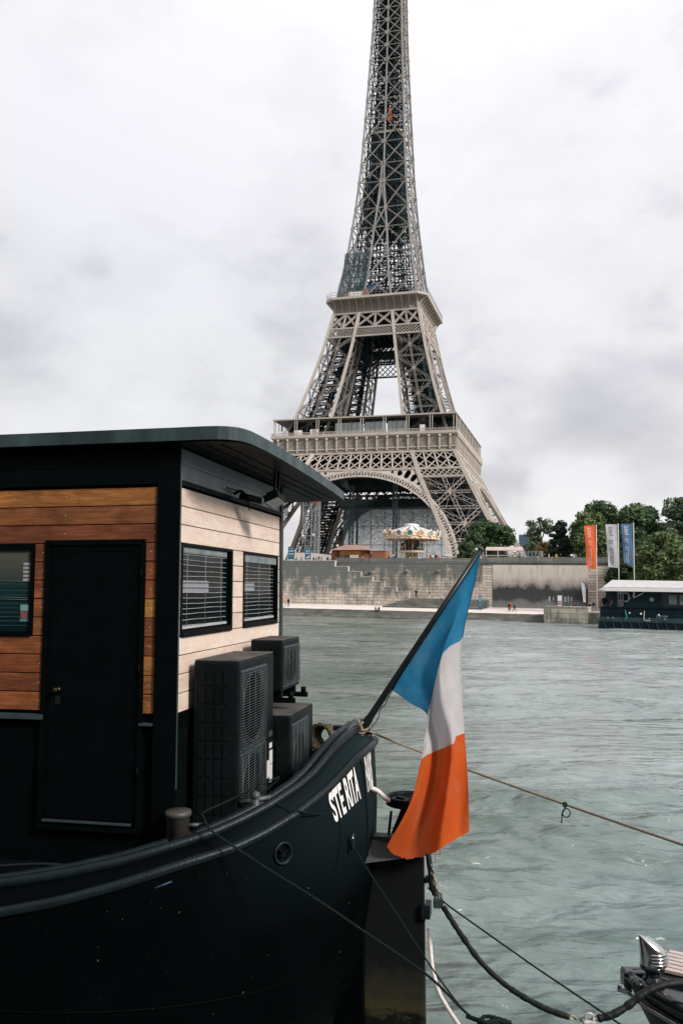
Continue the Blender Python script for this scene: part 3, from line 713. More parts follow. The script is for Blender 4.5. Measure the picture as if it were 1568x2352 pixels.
g.add(vs, [(i*8+j, i*8+(j+1)%8, (i+1)*8+(j+1)%8, (i+1)*8+j) for i in range(len(prof)-1) for j in range(8)])
g.build('cornice_soffit', IRON_PANEL, TOW)
g = MB()
rt, rb = oct_ring(20.75,116.0), oct_ring(20.75,115.1); ri = oct_ring(14,116.0,2)
g.add(rb+rt+ri, [(j,(j+1)%8,8+(j+1)%8,8+j) for j in range(8)]+[(8+j,8+(j+1)%8,16+(j+1)%8,16+j) for j in range(8)])
rb2 = oct_ring(20.75,115.05); g.add(rb2+oct_ring(19.6,115.05), [(j,8+j,8+(j+1)%8,(j+1)%8) for j in range(8)])
for k in range(4):
    nrm = snorm(k)
    for i in range(12):
        a = lerp(-16.8,16.8,i/11); pr = [(17.45,110.0),(17.8,112.0),(18.4,113.3),(19.4,114.4),(20.6,115.0)]
        for (h0,z0),(h1,z1) in zip(pr, pr[1:]): g.beam(side(k,a,h0-.1,z0), side(k,a,h1-.1,z1), 0.5, 0.2, (1,0,0) if k % 2 == 0 else (0,1,0))
    g.beam(side(k,-17.5,17.5,110.0), side(k,17.5,17.5,110.0), 0.6, 0.7, nrm)
g.build('cornice', IRON, TOW)
g = MB()
ro = oct_ring(20.6,116.0); ru = oct_ring(20.6,118.2)
for j in range(8):
    a, b, c_, d_ = ro[j], ro[(j+1)%8], ru[j], ru[(j+1)%8]; m_ = max(2, int((a-b).length/1.5))
    for i in range(m_): g.beam(lerp(a,b,i/m_), lerp(c_,d_,i/m_), 0.1)
    for t in (0.45, 1.0): g.beam(lerp(a,c_,t), lerp(b,d_,t), 0.09)
g.build('railing', IRON2, TOW)
g = MB()
for a0,a1,z1 in [(-13,-5.5,118.3),(-5.2,-3,119.4)]: g.box((a0,-18.5,116.1),(a1,-17.4,z1))
g.build('brown_hoarding', mat('brown_hoarding', (0.24,0.15,0.12), 0.8), TOW)
g = MB(); g.box((-10.5,-19.8,116.4),(-5,-19.7,118)); g.build('white_banner', WHITE, TOW)
g = MB()   # upper deck of the second floor, inside the shaft
g.box((-11,-11,116.2),(11,11,118.8)); g.box((-12.5,-12.5,120.3),(12.5,12.5,121.0))
g.build('upper_deck', IRON_DK, TOW)
g = MB(); g.box((-9.5,-12.7,121.0),(0.5,-12.55,123.2)); g.build('blue_panel', mat('blue_panel', (0.06,0.13,0.24), 0.6), TOW)
# shaft above the second floor
LV = [116,126.1,136.4,147.6,156.3,168.1,176.2,186,197,205.5,214,223.4,230.1,236,241.8,247.5,253,258.5,264,270,276]
g = MB(); gi = MB()
def pcol(k, s, kind, z):
    return side(k, s*(Wz(z) if kind == 'W' else Iz(z)), Wz(z), z)
for k in range(4):
    nrm = snorm(k)
    for za, zb in zip(LV, LV[1:]):
        cw = lerp(0.78,0.5,(za-116)/160)
        for s in (1,-1):
            if s == 1: g.beam(pcol(k,s,'W',za), pcol(k,s,'W',zb), cw, cw, nrm)
            if za < 176 or s == 1: g.beam(pcol(k,s,'I',za), pcol(k,s,'I',zb), cw*0.95, cw*0.6, nrm)
            tw = lerp(0.5,0.30,(za-116)/160)
            g.truss(pcol(k,s,'I',za), pcol(k,s,'W',zb), tw, nrm, 0.13, 1); g.truss(pcol(k,s,'W',za), pcol(k,s,'I',zb), tw, nrm, 0.13, 1)
            g.truss(pcol(k,s,'I',zb), pcol(k,s,'W',zb), tw*0.8, nrm, 0.10, 1)
            c_ = pcol(k,s,'I',zb); g.beam(c_+nrm*.25-Vector((0,0,.8)), c_+nrm*.25+Vector((0,0,.8)), cw*1.6, 0.2, nrm)
            c_ = pcol(k,s,'W',zb); g.beam(c_+nrm*.25-Vector((0,0,.7)), c_+nrm*.25+Vector((0,0,.7)), cw*1.4, 0.2, nrm)
            # secondary thin lattice just inside
            for t in (0.33, 0.66):
                zz = lerp(za,zb,t); gi.beam(pcol(k,s,'I',zz)-nrm*1.0, pcol(k,s,'W',zz)-nrm*1.0, 0.13)
            gi.beam(lerp(pcol(k,s,'I',za),pcol(k,s,'W',za),.5)-nrm*.9, lerp(pcol(k,s,'I',zb),pcol(k,s,'W',zb),.5)-nrm*.9, 0.22)
        if za < 165:
            g.truss(pcol(k,1,'I',za), pcol(k,-1,'I',zb), 0.45, nrm, 0.18); g.truss(pcol(k,-1,'I',za), pcol(k,1,'I',zb), 0.45, nrm, 0.18)
            g.truss(pcol(k,-1,'I',zb), pcol(k,1,'I',zb), 0.45, nrm, 0.16)
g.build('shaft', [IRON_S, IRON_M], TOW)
rnd = random.Random(11)
for za, zb in zip(LV, LV[1:]):        # lift guides, stairs and cross frames inside the shaft
    for du in (-.62,-.36,-.12,.12,.36,.62):
        for dv in (-.5, 0.0, .5):
            gi.beam((du*Wz(za),dv*Wz(za),za), (du*Wz(zb),dv*Wz(zb),zb), 0.34)
    for t in (0,.25,.5,.75):
        z = lerp(za,zb,t); w_ = Wz(z)
        for dv in (-.55,.55): gi.beam((-w_*.9,dv*w_,z),(w_*.9,dv*w_,z), 0.28); gi.beam((dv*w_,-w_*.9,z),(dv*w_,w_*.9,z), 0.28)
    for j in range(7):
        z = lerp(za,zb,j/7); w_ = Wz(z)*0.6; e = 1 if j % 2 else -1
        gi.beam((-w_*e,-w_*.45,z),(w_*e,-w_*.45,z+(zb-za)/7), 0.45, 0.2); gi.beam((-w_*.45,w_*e,z),(w_*.45,-w_*e,z+(zb-za)/7), 0.4, 0.2)
        gi.beam((rnd.uniform(-1,1)*w_,rnd.uniform(-1,1)*w_,z),(rnd.uniform(-1,1)*w_,rnd.uniform(-1,1)*w_,z+(zb-za)/4), 0.3)
gi.build('shaft_core', IRON_DK, TOW)
# dark protective sheeting round the core with a pale top frame
g = MB()
for k in range(4):
    f = lambda z: Wz(z)*0.72
    g.grid(lambda u, v: side(k, lerp(-1,1,u)*f(lerp(150,191,v)), f(lerp(150,191,v)), lerp(150,191,v)), 3, 10)
g.build('core_sheeting', sheet_mat('core_sheeting', (0.022,0.04,0.045), 0.44, (0.3,0.3,0.16), keep=0.35), TOW)
g = MB()
for k in range(4): g.beam(side(k,-6.4,6.4,191.6), side(k,6.4,6.4,191.6), 0.9, 0.5, snorm(k))
g.add([(-6.6,-6.6,192.2),(6.6,-6.6,192.2),(6.6,6.6,192.2),(-6.6,6.6,192.2)], [(0,1,2,3)])
g.build('sheeting_frame', IRON, TOW)
g = MB(); g.box((1.0,-6.4,196.6),(2.6,-5,198.4)); g.box((1.2,-6.2,199),(2.4,-5.2,202)); g.build('orange_hoist', mat('orange_hoist', (0.75,0.16,0.06), 0.6), TOW)
# net hung round one corner above the second floor
def net_mat(name, c, a0, a1, sc=2.0):
    m, t, p = new_mat(name); p.inputs['Roughness'].default_value = 0.9; p.inputs['Specular IOR Level'].default_value = 0.05
    nz = t.noise(t.coord((0.5,0.5,0.5)), sc, 5, 0.65); t.l(t.ramp(nz, [(0.3, tuple(x*0.6 for x in c)), (0.7, c)]), p.inputs['Base Color'])
    t.l(t.ramp(nz, [(0.35, a0), (0.65, a1)]), p.inputs['Alpha']); return m
g = MB()
g.grid(lambda u, v: Vector((-lerp(Wz(lerp(117.5,137,v))+0.7, Iz(lerp(117.5,137,v)), u), -Wz(lerp(117.5,137,v))-0.6-0.5*math.sin(u*3)*math.sin(v*9), lerp(117.5,137,v))), 10, 14)
g.grid(lambda u, v: Vector((-Wz(lerp(117.5,137,v))-0.7-0.4*math.sin(v*8), -lerp(Wz(lerp(117.5,137,v))+0.6, Iz(lerp(117.5,137,v)), u), lerp(117.5,137,v))), 10, 14)
g.build('debris_net', net_mat('debris_net', (0.05,0.085,0.09), 0.35, 0.85, 0.5), TOW)
# third platform and lantern (above the photograph)
g = MB(); g.box((-7,-7,274),(7,7,276.5)); g.box((-8,-8,276.5),(8,8,280.5)); g.box((-5,-5,280.5),(5,5,285)); g.lathe([(4,285),(3.4,290),(1.6,296),(0.9,300),(0.3,324)], (0,0,0), 12)
g.build('top_platform', IRON, TOW)
# hanging mesh screen between the far legs, as its own thing
sc_ = thing('mesh_screen', 'hazy grey mesh screen hung beneath the iron tower behind the carousel', 'screen', M_TOW, (0,24,0))
def moire():
    m, t, p = new_mat('screen_mesh'); p.inputs['Roughness'].default_value = 0.9; p.inputs['Specular IOR Level'].default_value = 0.05
    n1 = t.noise(t.coord((0.75,1,1.7), rot=(0,0.35,0)), 1.1, 3, 0.7, 1.0); n2 = t.noise(t.coord((0.14,1,0.10)), 1.0, 3, 0.5)
    tc = t.n('ShaderNodeTexCoord'); sx = t.n('ShaderNodeSeparateXYZ'); t.l(tc.outputs['Object'], sx.inputs[0])
    hz = t.n('ShaderNodeMapRange'); t.l(sx.outputs[2], hz.inputs[0])
    for i, x in ((1,12.0),(2,36.0),(3,-0.20),(4,0.20)): hz.inputs[i].default_value = x
    s = t.math('ADD', t.math('ADD', t.math('MULTIPLY', n1, 0.84), t.math('MULTIPLY', n2, 0.16)), hz.outputs[0])
    t.l(t.ramp(s, [(0.32, 0.50), (0.64, 0.94)]), p.inputs['Alpha']); p.inputs['Base Color'].default_value = (0.105,0.145,0.17,1); return m
g = MB(); g.grid(lambda u, v: Vector((lerp(-24,26,u), 0.6*math.sin(u*26), lerp(3,37.5,v))), 60, 8); g.build('net', moire(), sc_)
g = MB()
for i in range(9):
    x = -24+i*6.25; g.beam((x,0.9,0.5),(x,0.9,37.5), 0.22 if i != 1 else 0.8)
for z in (12,20,28,36): g.beam((-24,0.9,z),(26,0.9,z), 0.22)
g.build('frame', IRON_DK, sc_)
# works hoists standing under and beside the tower
def tw_at(x, y, b):
    inv = M_TOW.inverted(); p = hit(x, y, TW_C+M_TOW.to_3x3() @ Vector((0,b,0)), M_TOW.to_3x3() @ Vector((0,1,0))); return inv @ p
STEEL_P = mat('galvanised_steel', (0.30,0.33,0.34), 0.5, 0.15, 1.0, metal=0.2)
def mast(x, ytop, wide, label, b=-44, matl=None, car=None):
    p = tw_at(x, ytop, b); t = thing('hoist_mast', label, 'hoist mast', M_TOW, (p.x, b, 0.4), group='works hoists at the foot of the tower')
    g = MB(); h = p.z; w = wide/2; n = int(h/(wide*1.05))
    for sx in (-1,1):
        for sy in (-1,1): g.beam((sx*w,sy*w,0),(sx*w,sy*w,h), 0.22)
    for i in range(n):
        z0, z1 = h*i/n, h*(i+1)/n; e = 1 if i % 2 else -1
        for s in (-1,1):
            g.beam((-w*e,s*w,z0),(w*e,s*w,z1), 0.16); g.beam((s*w,-w*e,z0),(s*w,w*e,z1), 0.16)
            g.beam((-w,s*w,z1),(w,s*w,z1), 0.15); g.beam((s*w,-w,z1),(s*w,w,z1), 0.15)
    g.build('lattice', matl or STEEL_P, t)
    if car:
        g = MB(); g.box((-1.1,-w-1.6,h-2.4),(1.1,-w-0.1,h-0.2)); g.build('cabin', mat('orange_cabin', (0.72,0.14,0.05), 0.6), t)
    return t
mast(710, 1141, 3.2, 'broad grey scaffold tower left of the carousel, widest of the masts')
mast(730, 1143, 1.5, 'slim grey hoist mast carrying an orange cabin at its top', b=-43, car=True)
MAST_T = mat('teal_hoist_steel', (0.06,0.12,0.14), 0.6, 0.2, 1.0)
mast(808, 1118, 1.4, 'thin teal hoist mast rising into the dark underside left of the mesh screen', b=-20, matl=MAST_T)
mast(908, 1112, 1.4, 'thin teal hoist mast in front of the mesh screen above the carousel', b=-22, matl=MAST_T)
# ------------------------------------------------------------------ the barge
def plank_mat(name, cols, grain=0.5, axis='x', rough=0.6, spec=0.3):
    m, t, p = new_mat(name)
    geo = t.n('ShaderNodeNewGeometry'); rp = geo.outputs['Random Per Island']
    tc = t.n('ShaderNodeTexCoord'); ad = t.n('ShaderNodeVectorMath', operation='ADD'); t.l(tc.outputs['Object'], ad.inputs[0])
    cb = t.n('ShaderNodeCombineXYZ'); t.l(t.math('MULTIPLY', rp, 37.0), cb.inputs[0]); t.l(t.math('MULTIPLY', rp, 91.0), cb.inputs[2]); t.l(t.math('MULTIPLY', rp, 53.0), cb.inputs[1]); t.l(cb.outputs[0], ad.inputs[1])
    mp = t.n('ShaderNodeMapping'); t.l(ad.outputs[0], mp.inputs[0]); mp.inputs['Scale'].default_value = (2.2, 2.2, 30) 
    gr = t.noise(mp.outputs[0], 2.0, 6, 0.65, 0.6)
    mp2 = t.n('ShaderNodeMapping'); t.l(ad.outputs[0], mp2.inputs[0]); mp2.inputs['Scale'].default_value = (2.0, 2.0, 5)
    bl = t.noise(mp2.outputs[0], 1.6, 4, 0.6, 0.8)
    base = t.ramp(rp, [(i/(len(cols)-1) if len(cols) > 1 else 0, c) for i, c in enumerate(cols)])
    c = t.mix(grain, base, t.ramp(gr, [(0.3, 0.22), (0.72, 0.85)]), 'OVERLAY')
    c = t.mix(grain*0.9, c, t.ramp(bl, [(0.3, 0.2), (0.7, 0.8)]), 'OVERLAY')
    t.l(c, p.inputs['Base Color']); p.inputs['Roughness'].default_value = rough; p.inputs['Specular IOR Level'].default_value = spec
    t.l(t.bump(gr, 0.25, 0.004), p.inputs['Normal']); return m
TEAK = plank_mat('oiled_teak', [(0.15,0.046,0.019),(0.23,0.078,0.026),(0.13,0.042,0.020),(0.36,0.165,0.045),(0.19,0.058,0.022),(0.105,0.042,0.024),(0.24,0.078,0.026)], 0.7, rough=0.5, spec=0.25)
PALEWOOD = plank_mat('weathered_pale_wood', [(0.57,0.45,0.375),(0.63,0.515,0.445),(0.55,0.435,0.365),(0.66,0.55,0.475)], 0.22, rough=0.75)
SCREW = mat('screw_head', (0.35,0.30,0.24), 0.5, metal=0.4)
BARGE = thing('houseboat_barge', 'black steel houseboat barge with wooden cabin and white lettered stern', 'houseboat', MB_BARGE)
YC, XC = 1.43, -1.6
ZG = [(-12,1.75),(-5,1.52),(-3,1.52),(-1.6,1.62),(-.89,1.70),(-.53,1.75),(-.18,1.81),(.16,1.89),(.33,1.93),(.5,1.99),(.66,2.06),(.83,2.16),(.91,2.23),(.99,2.34),(1.07,2.43),(1.15,2.48)]
ZR = [(-12,1.5),(-5,1.36),(-3,1.36),(-1.6,1.46),(-.85,1.55),(-.49,1.61),(-.14,1.69),(.19,1.775),(.52,1.845),(.69,1.91),(.85,1.99),(1.02,2.11),(1.11,2.20),(1.17,2.27),(1.25,2.32)]
# levels: (L, B, z as function of x)
LEV = [(2.70,2.14,lambda x: interp(x,ZG)-0.015), (2.78,2.22,lambda x: lerp(interp(x,ZG),interp(x,ZR),0.55)), (2.83,2.26,lambda x: interp(x,ZR)),
       (2.83,2.26,lambda x: interp(x,ZR)-0.10), (2.85,2.25,lambda x: lerp(interp(x,ZR),1.1,0.45)), (2.83,2.22,lambda x: 1.15), (2.74,2.15,lambda x: 0.6), (2.50,2.0,lambda x: 0.0), (2.0,1.7,lambda x: -0.6)]
def plan(L, B, phi):    # phi 0 = stern apex, +-90 deg = full beam (minus = near side)
    return XC+L*math.cos(phi), YC+B*math.sin(phi)
def hull(phi, s):       # s = level index, fractional
    i = min(int(s), len(LEV)-2); t = s-i; P = []
    for L, B, zf in (LEV[i], LEV[i+1]):
        x, y = plan(L, B, phi); P.append(Vector((x, y, zf(x))))
    return P[0].lerp(P[1], t)
PHIS = [R(-90+i*2.0) for i in range(91)]
nl = 24; ss = [0,.5,1,1.5,2,2.5,3,3.4,3.7,4,4.3,4.6,5,5.3,5.6,6,6.3,6.6,7,7.4,8]
m = MB(); vs = []
cols = [('n', x) for x in (-12,-7,-4.5,-3,-2.2)]+[('p', p) for p in PHIS]+[('f', x) for x in (-2.2,-3,-4.5,-7,-12)]
for s in ss:
    for k, q in cols:
        if k == 'p': vs.append(hull(q, s))
        else:
            i = min(int(s), len(LEV)-2); t = s-i; B = lerp(LEV[i][1], LEV[i+1][1], t); z = lerp(LEV[i][2](q), LEV[i+1][2](q), t)
            B *= 1-0.5*max(0,(-q-8)/4)
            vs.append(Vector((q, YC+(-B if k == 'n' else B), z)))
nc = len(cols)
m.add(vs, [(i*nc+j, (i+1)*nc+j, (i+1)*nc+j+1, i*nc+j+1) for i in range(len(ss)-1) for j in range(nc-1)], 0, True)
def hull_mat():
    mm, t, p = new_mat('hull_black_paint')
    v = t.coord((1,1,1)); nz = t.noise(v, 2.0, 6, 0.65)
    tc = t.n('ShaderNodeTexCoord'); sx = t.n('ShaderNodeSeparateXYZ'); t.l(tc.outputs['Object'], sx.inputs[0])
    c = t.ramp(nz, [(0.3,(0.0005,0.0012,0.0015)),(0.7,(0.0012,0.0024,0.0028))])
    gx = t.n('ShaderNodeMapRange'); t.l(sx.outputs[0], gx.inputs[0]); gx.inputs[1].default_value = 0.3; gx.inputs[2].default_value = 1.3
    gz = t.n('ShaderNodeMapRange'); t.l(sx.outputs[2], gz.inputs[0]); gz.inputs[1].default_value = 1.2; gz.inputs[2].default_value = 2.0
    c = t.mix(t.math('MULTIPLY', gx.outputs[0], gz.outputs[0]), c, (0.009,0.017,0.020))      # lighter towards the upper stern quarter
    sp_ = t.noise(v, 55, 2, 0.5); c = t.mix(t.ramp(sp_, [(0.74,0.0),(0.80,0.35)]), c, (0.12,0.13,0.13))
    t.l(c, p.inputs['Base Color']); t.l(t.ramp(nz, [(0.2,0.62),(0.8,0.45)]), p.inputs['Roughness']); p.inputs['Specular IOR Level'].default_value = 0.02
    t.l(t.bump(t.noise(v, 45, 4), 0.2, 0.01), p.inputs['Normal']); return mm
HULLM = hull_mat()
hull_o = m.build('hull', HULLM, BARGE)
RAILM = mat('rail_worn_paint', (0.005,0.011,0.0135), 0.40, 0.6, 9.0, spec=0.2, bump=0.35, bscale=45, c2=(0.004,0.007,0.009))
m = MB()
pts = [Vector((x, YC-2.14*(1-0.5*max(0,(-x-8)/4)), interp(x,ZG))) for x in (-12,-7,-4.5,-3,-2.2)]+[Vector((*plan(2.70,2.14,p), interp(plan(2.7,2.14,p)[0],ZG))) for p in PHIS]+[Vector((x, YC+2.14*(1-0.5*max(0,(-x-8)/4)), interp(x,ZG))) for x in (-2.2,-3,-4.5,-7,-12)]
m.tube([p+Vector((0,0,-0.005)) for p in pts], 0.036, 10)
inn = [Vector((lerp(p.x,XC if p.x > XC else p.x,0.035), lerp(p.y,YC,0.055), p.z-0.012)) for p in pts]
m.tube(inn, 0.038, 8)
m.build('gunwale', RAILM, BARGE)
m = MB()
pts2 = []
for p in PHIS: v = hull(p, 2.0); pts2.append(v)
pre = [Vector((x, YC-2.26*(1-0.5*max(0,(-x-8)/4)), interp(x,ZR))) for x in (-12,-7,-4.5,-3,-2.2)]
pst = [Vector((v.x, 2*YC-v.y, v.z)) for v in pre[::-1]]
m.tube(pre+pts2+pst, 0.034, 10); m.build('rubbing_strake', RAILM, BARGE)
m = MB()
for s, r in ((5.35,0.008),(5.95,0.012)):
    m.tube([hull(p, s+0.35*math.sin((p+R(90)))**1) for p in PHIS[4:58]], r, 6)
m.build('weld_seam', HULLM, BARGE)
m = MB()   # inside of the bulwark and deck
ib = [Vector((lerp(p.x,XC if p.x > XC else p.x,0.05), lerp(p.y,YC,0.085), p.z-0.03)) for p in pts]; k = len(ib)
m.add(ib+[Vector((p.x,p.y,1.2)) for p in ib], [(i,i+1,k+i+1,k+i) for i in range(k-1)])
dk_ = [Vector((p.x,p.y,1.62)) for p in ib]; m.add(dk_, [tuple(range(k))])
m.build('deck', BLACK, BARGE)
# vertical seam and stern plate line
m = MB(); m.tube([hull(R(lerp(-9.6,-5.0,(s-22)/26)), s/10)+Vector((0.004,-0.004,0)) for s in range(22,50,2)], 0.006, 6)
m.build('plate_seam', RAILM, BARGE)
m = MB(); m.cbox((0.1,YC-0.05,-1.2),(1.155,YC+0.05,1.38), 0.012); m.build('skeg', HULLM, BARGE)
# porthole
hp = by(648,1956,0.0); ph = min(PHIS, key=lambda p: (hull(p,4.1)-hp).length)
hc = hull(R(-30), 4); best = None
for a in range(-80,0):
    for s in range(22,60):
        q = hull(R(a), s/10); d = (q-(MB_INV @ EYE)); e = (MB_INV @ EYE); r_ = (MB_INV.to_3x3() @ ray(648,1956)).normalized()
        dist = (d-r_*d.dot(r_)).length
        if best is None or dist < best[0]: best = (dist, R(a), s/10)
_, pa_, ps_ = best
c0 = hull(pa_,ps_); nrm = (hull(pa_+0.05,ps_)-hull(pa_-0.05,ps_)).cross(hull(pa_,ps_-0.2)-hull(pa_,ps_+0.2)).normalized()
if nrm.y > 0: nrm = -nrm
MP = Matrix.Translation(c0) @ nrm.to_track_quat('Z','Y').to_matrix().to_4x4()
m = MB(); m.lathe([(0.062,-0.01),(0.08,-0.01),(0.082,0.012),(0.075,0.022),(0.063,0.014),(0.06,-0.012)], n=28, M=MP); pr = m.build('porthole', RAILM, BARGE)
m = MB(); m.lathe([(0.0001,0.004),(0.062,0.004)], n=28, M=MP); m.build('pane', DARKGLASS, pr)
# scuffs on the paint
m = MB()
rs_ = random.Random(5)
for i in range(22):
    a = R(rs_.uniform(-85,-12)); s = rs_.uniform(3.2,6.4); b_ = hull(a,s); L_ = rs_.uniform(0.003,0.014)
    u = (hull(a+0.01,s)-b_).normalized(); v = (hull(a,s+0.02)-b_).normalized(); o_ = u.cross(v); o_ = o_*(0.003 if o_.y < 0 else -0.003)
    m.add([b_+o_, b_+u*L_*.5+o_, b_+u*L_*.4+v*L_+o_, b_+v*L_*1.2-u*L_*.1+o_], [(0,1,2,3)])
m.build('paint_scuff', mat('bare_scuff', (0.16,0.17,0.17), 0.7, 0.4), BARGE)
m = MB(); b_ = hull(R(-52),3.05); m.tube([hull(R(-54),2.95)+Vector((0,-.004,0)), hull(R(-51.5),2.9)+Vector((0,-.004,0))], 0.006, 5); m.build('blue_scuff', mat('blue_scuff', (0.015,0.055,0.10), 0.6), BARGE)
# lettering laid on the plating
def s_of(d): return 2.35+d/0.1 if d < 0.065 else 3.0+(d-0.065)/0.47     # depth below the strake -> hull level
def hull_text(txt, a0, a1, lean, mt, hgt=0.33):
    vs, fs = text_mesh(txt, 1.0, 1.0, 0.03)
    xs_ = [v.x for v in vs]; ys_ = [v.y for v in vs]; x0, x1, y0, y1 = min(xs_), max(xs_), min(ys_), max(ys_)
    out = []
    for v in vs:
        u = (v.x-x0)/(x1-x0); w_ = (v.y-y0)/(y1-y0)
        a = R(lerp(a0,a1,u)+lean*(1-w_)); s = s_of(hgt*(1-w_)); P = hull(a,s)
        n = (hull(a+.02,s)-hull(a-.02,s)).cross(hull(a,s-.1)-hull(a,s+.1)).normalized()
        if n.x*math.cos(a)+n.y*math.sin(a) < 0: n = -n
        out.append(P+n*0.006)
    mm = MB(); mm.add(out, fs); return mm.build('name_lettering', mt, hull_o)
LETTER = mat('letter_white', (0.74,0.74,0.74), 0.6, 0.06, 20)
hull_text('STE RITA', -22.0, -11.9, 2.0, LETTER)
hull_text('PARIS', -7.4, -2.6, 1.6, LETTER)
# hawse opening near the name
m = MB(); c0 = hull(R(-15.5),4.1); m.tube([c0+Vector((0.03,-0.02,0.06)), c0+Vector((0.032,-0.022,-0.06))], 0.018, 8); m.build('hawse_slot', DARKGLASS, BARGE)
# cabin ---------------------------------------------------------------------------------------------------------------
FRAMEM = mat('cabin_frame_paint', (0.0016,0.0032,0.0038), 0.5, 0.3, 6.0, spec=0.05, bump=0.04, bscale=50)
POSTM = mat('cabin_post_paint', (0.035,0.055,0.06), 0.5, 0.3, 3.0, spec=0.3)
CW = 2.86; CZ0, CZ1 = 1.60, 4.72
m = MB(); m.box((-9,0.03,CZ0),(-0.03,CW,CZ1)); m.build('cabin', FRAMEM, BARGE)
m = MB()
m.box((-0.145,-0.012,CZ0),(0.0,0.029,CZ1)); m.box((-0.029,-0.0115,CZ0),(0.035,0.012,CZ1-0.001))     # near corner post
m.box((-9,-0.008,4.44),(-0.146,0.029,CZ1)); m.box((-9,-0.018,4.424),(-0.146,-0.0085,4.452)); m.box((-9,-0.012,4.56),(-0.146,-0.009,4.565))
m.build('corner_post', FRAMEM, BARGE)
m = MB(); m.box((-0.03,2.805,CZ0),(0.03,2.875,CZ1)); m.build('corner_post', POSTM, BARGE)
m = MB(); m.box((0.0355,-0.011,2.2),(0.038,0.0115,CZ1-0.02)); m.build('post_strip', POSTM, BARGE)
PB = [4.405-0.14*i for i in range(13)]   # plank boundaries
GAP = 0.007
def planks(mb, fn, spans):
    for (a0,a1,z0,z1) in spans: mb.cbox(*fn(a0,a1,z0,z1), c=0.004)
sidefn = lambda a0,a1,z0,z1: ((a0,0.004,z0+GAP/2),(a1,0.029,z1-GAP/2))
sp_list = []; sc_list = []
for i, (zt, zb) in enumerate(zip(PB, PB[1:])):
    if i < 3:
        sp_list.append((-2.9,-0.15,zb,zt)); sc_list += [(-0.165,zb+.07),(-0.9,zb+.07)]
    else:
        sp_list.append((-0.235,-0.15,zb,zt)); sc_list.append((-0.195,zb+.07))
        if i < 8: sp_list.append((-1.145,-1.06,zb,zt)); sc_list.append((-1.08,zb+.07))
        else: sp_list.append((-2.9,-1.06,zb,zt)); sc_list.append((-1.08,zb+.07))
m = MB(); planks(m, sidefn, sp_list); m.build('side_cladding', TEAK, BARGE)
for x, z in sc_list: m = MB(); m.lathe([(0.0065,0),(0.005,0.003),(0.0001,0.003)], n=10, M=Matrix.Translation((x,0.004,z)) @ Matrix.Rotation(R(90),4,'X')); m.build('screw', SCREW, BARGE)
m = MB(); m.box((-2.9,-0.03,2.665),(-1.03,0.029,2.7)); m.build('drip_sill', POSTM, BARGE); m = MB(); m.box((-0.25,-0.03,2.645),(-0.148,0.029,2.66)); m.build('drip_sill', POSTM, BARGE)
# end wall planks (lx from 0 to 0.02), ly from .02 to 2.8
endfn = lambda a0,a1,z0,z1: ((-0.029,a0,z0+GAP/2),(0.006,a1,z1-GAP/2))
spe = []; sce = []
W1, W2 = (0.10,1.275), (1.585,2.735)
for i, (zt, zb) in enumerate(zip(PB, PB[1:])):
    if i < 3 or i >= 8: spe.append((0.014,2.803,zb,zt)); sce += [(0.06,zb+.07),(1.43,zb+.07)]
    else:
        for a0, a1 in ((0.014,W1[0]-.004),(W1[1]+.004,W2[0]-.004),(W2[1]+.004,2.803)): spe.append((a0,a1,zb,zt))
        sce += [(0.055,zb+.07),(1.54,zb+.07)]
m = MB(); planks(m, endfn, spe); m.build('end_cladding', PALEWOOD, BARGE)
RSCREW = mat('rusty_screw', (0.12,0.09,0.07), 0.6)
for y, z in sce: m = MB(); m.lathe([(0.005,0),(0.004,0.002),(0.0001,0.002)], n=8, M=Matrix.Translation((0.006,y,z)) @ Matrix.Rotation(R(90),4,'Y')); m.build('screw', RSCREW, BARGE)
m = MB(); m.box((-0.029,0.013,4.42),(0.03,2.804,4.455)); m.build('trim_board', FRAMEM, BARGE)
m = MB(); m.box((-0.029,0.013,2.60),(0.014,2.804,2.72)); m.build('trim_board', FRAMEM, BARGE)
m = MB(); m.box((-0.029,0.013,4.456),(0.008,2.804,4.58)); m.box((-0.029,0.013,4.581),(0.02,2.804,4.6)); m.box((-0.029,0.013,4.601),(0.006,2.804,4.70)); m.build('fascia_board', mat('grey_fascia', (0.17,0.215,0.235), 0.42, 0.2, 3.0, spec=0.4), BARGE)
m = MB(); m.box((-0.029,0.013,CZ0),(0.004,2.804,2.599)); m.build('lower_wall', BLACK, BARGE)
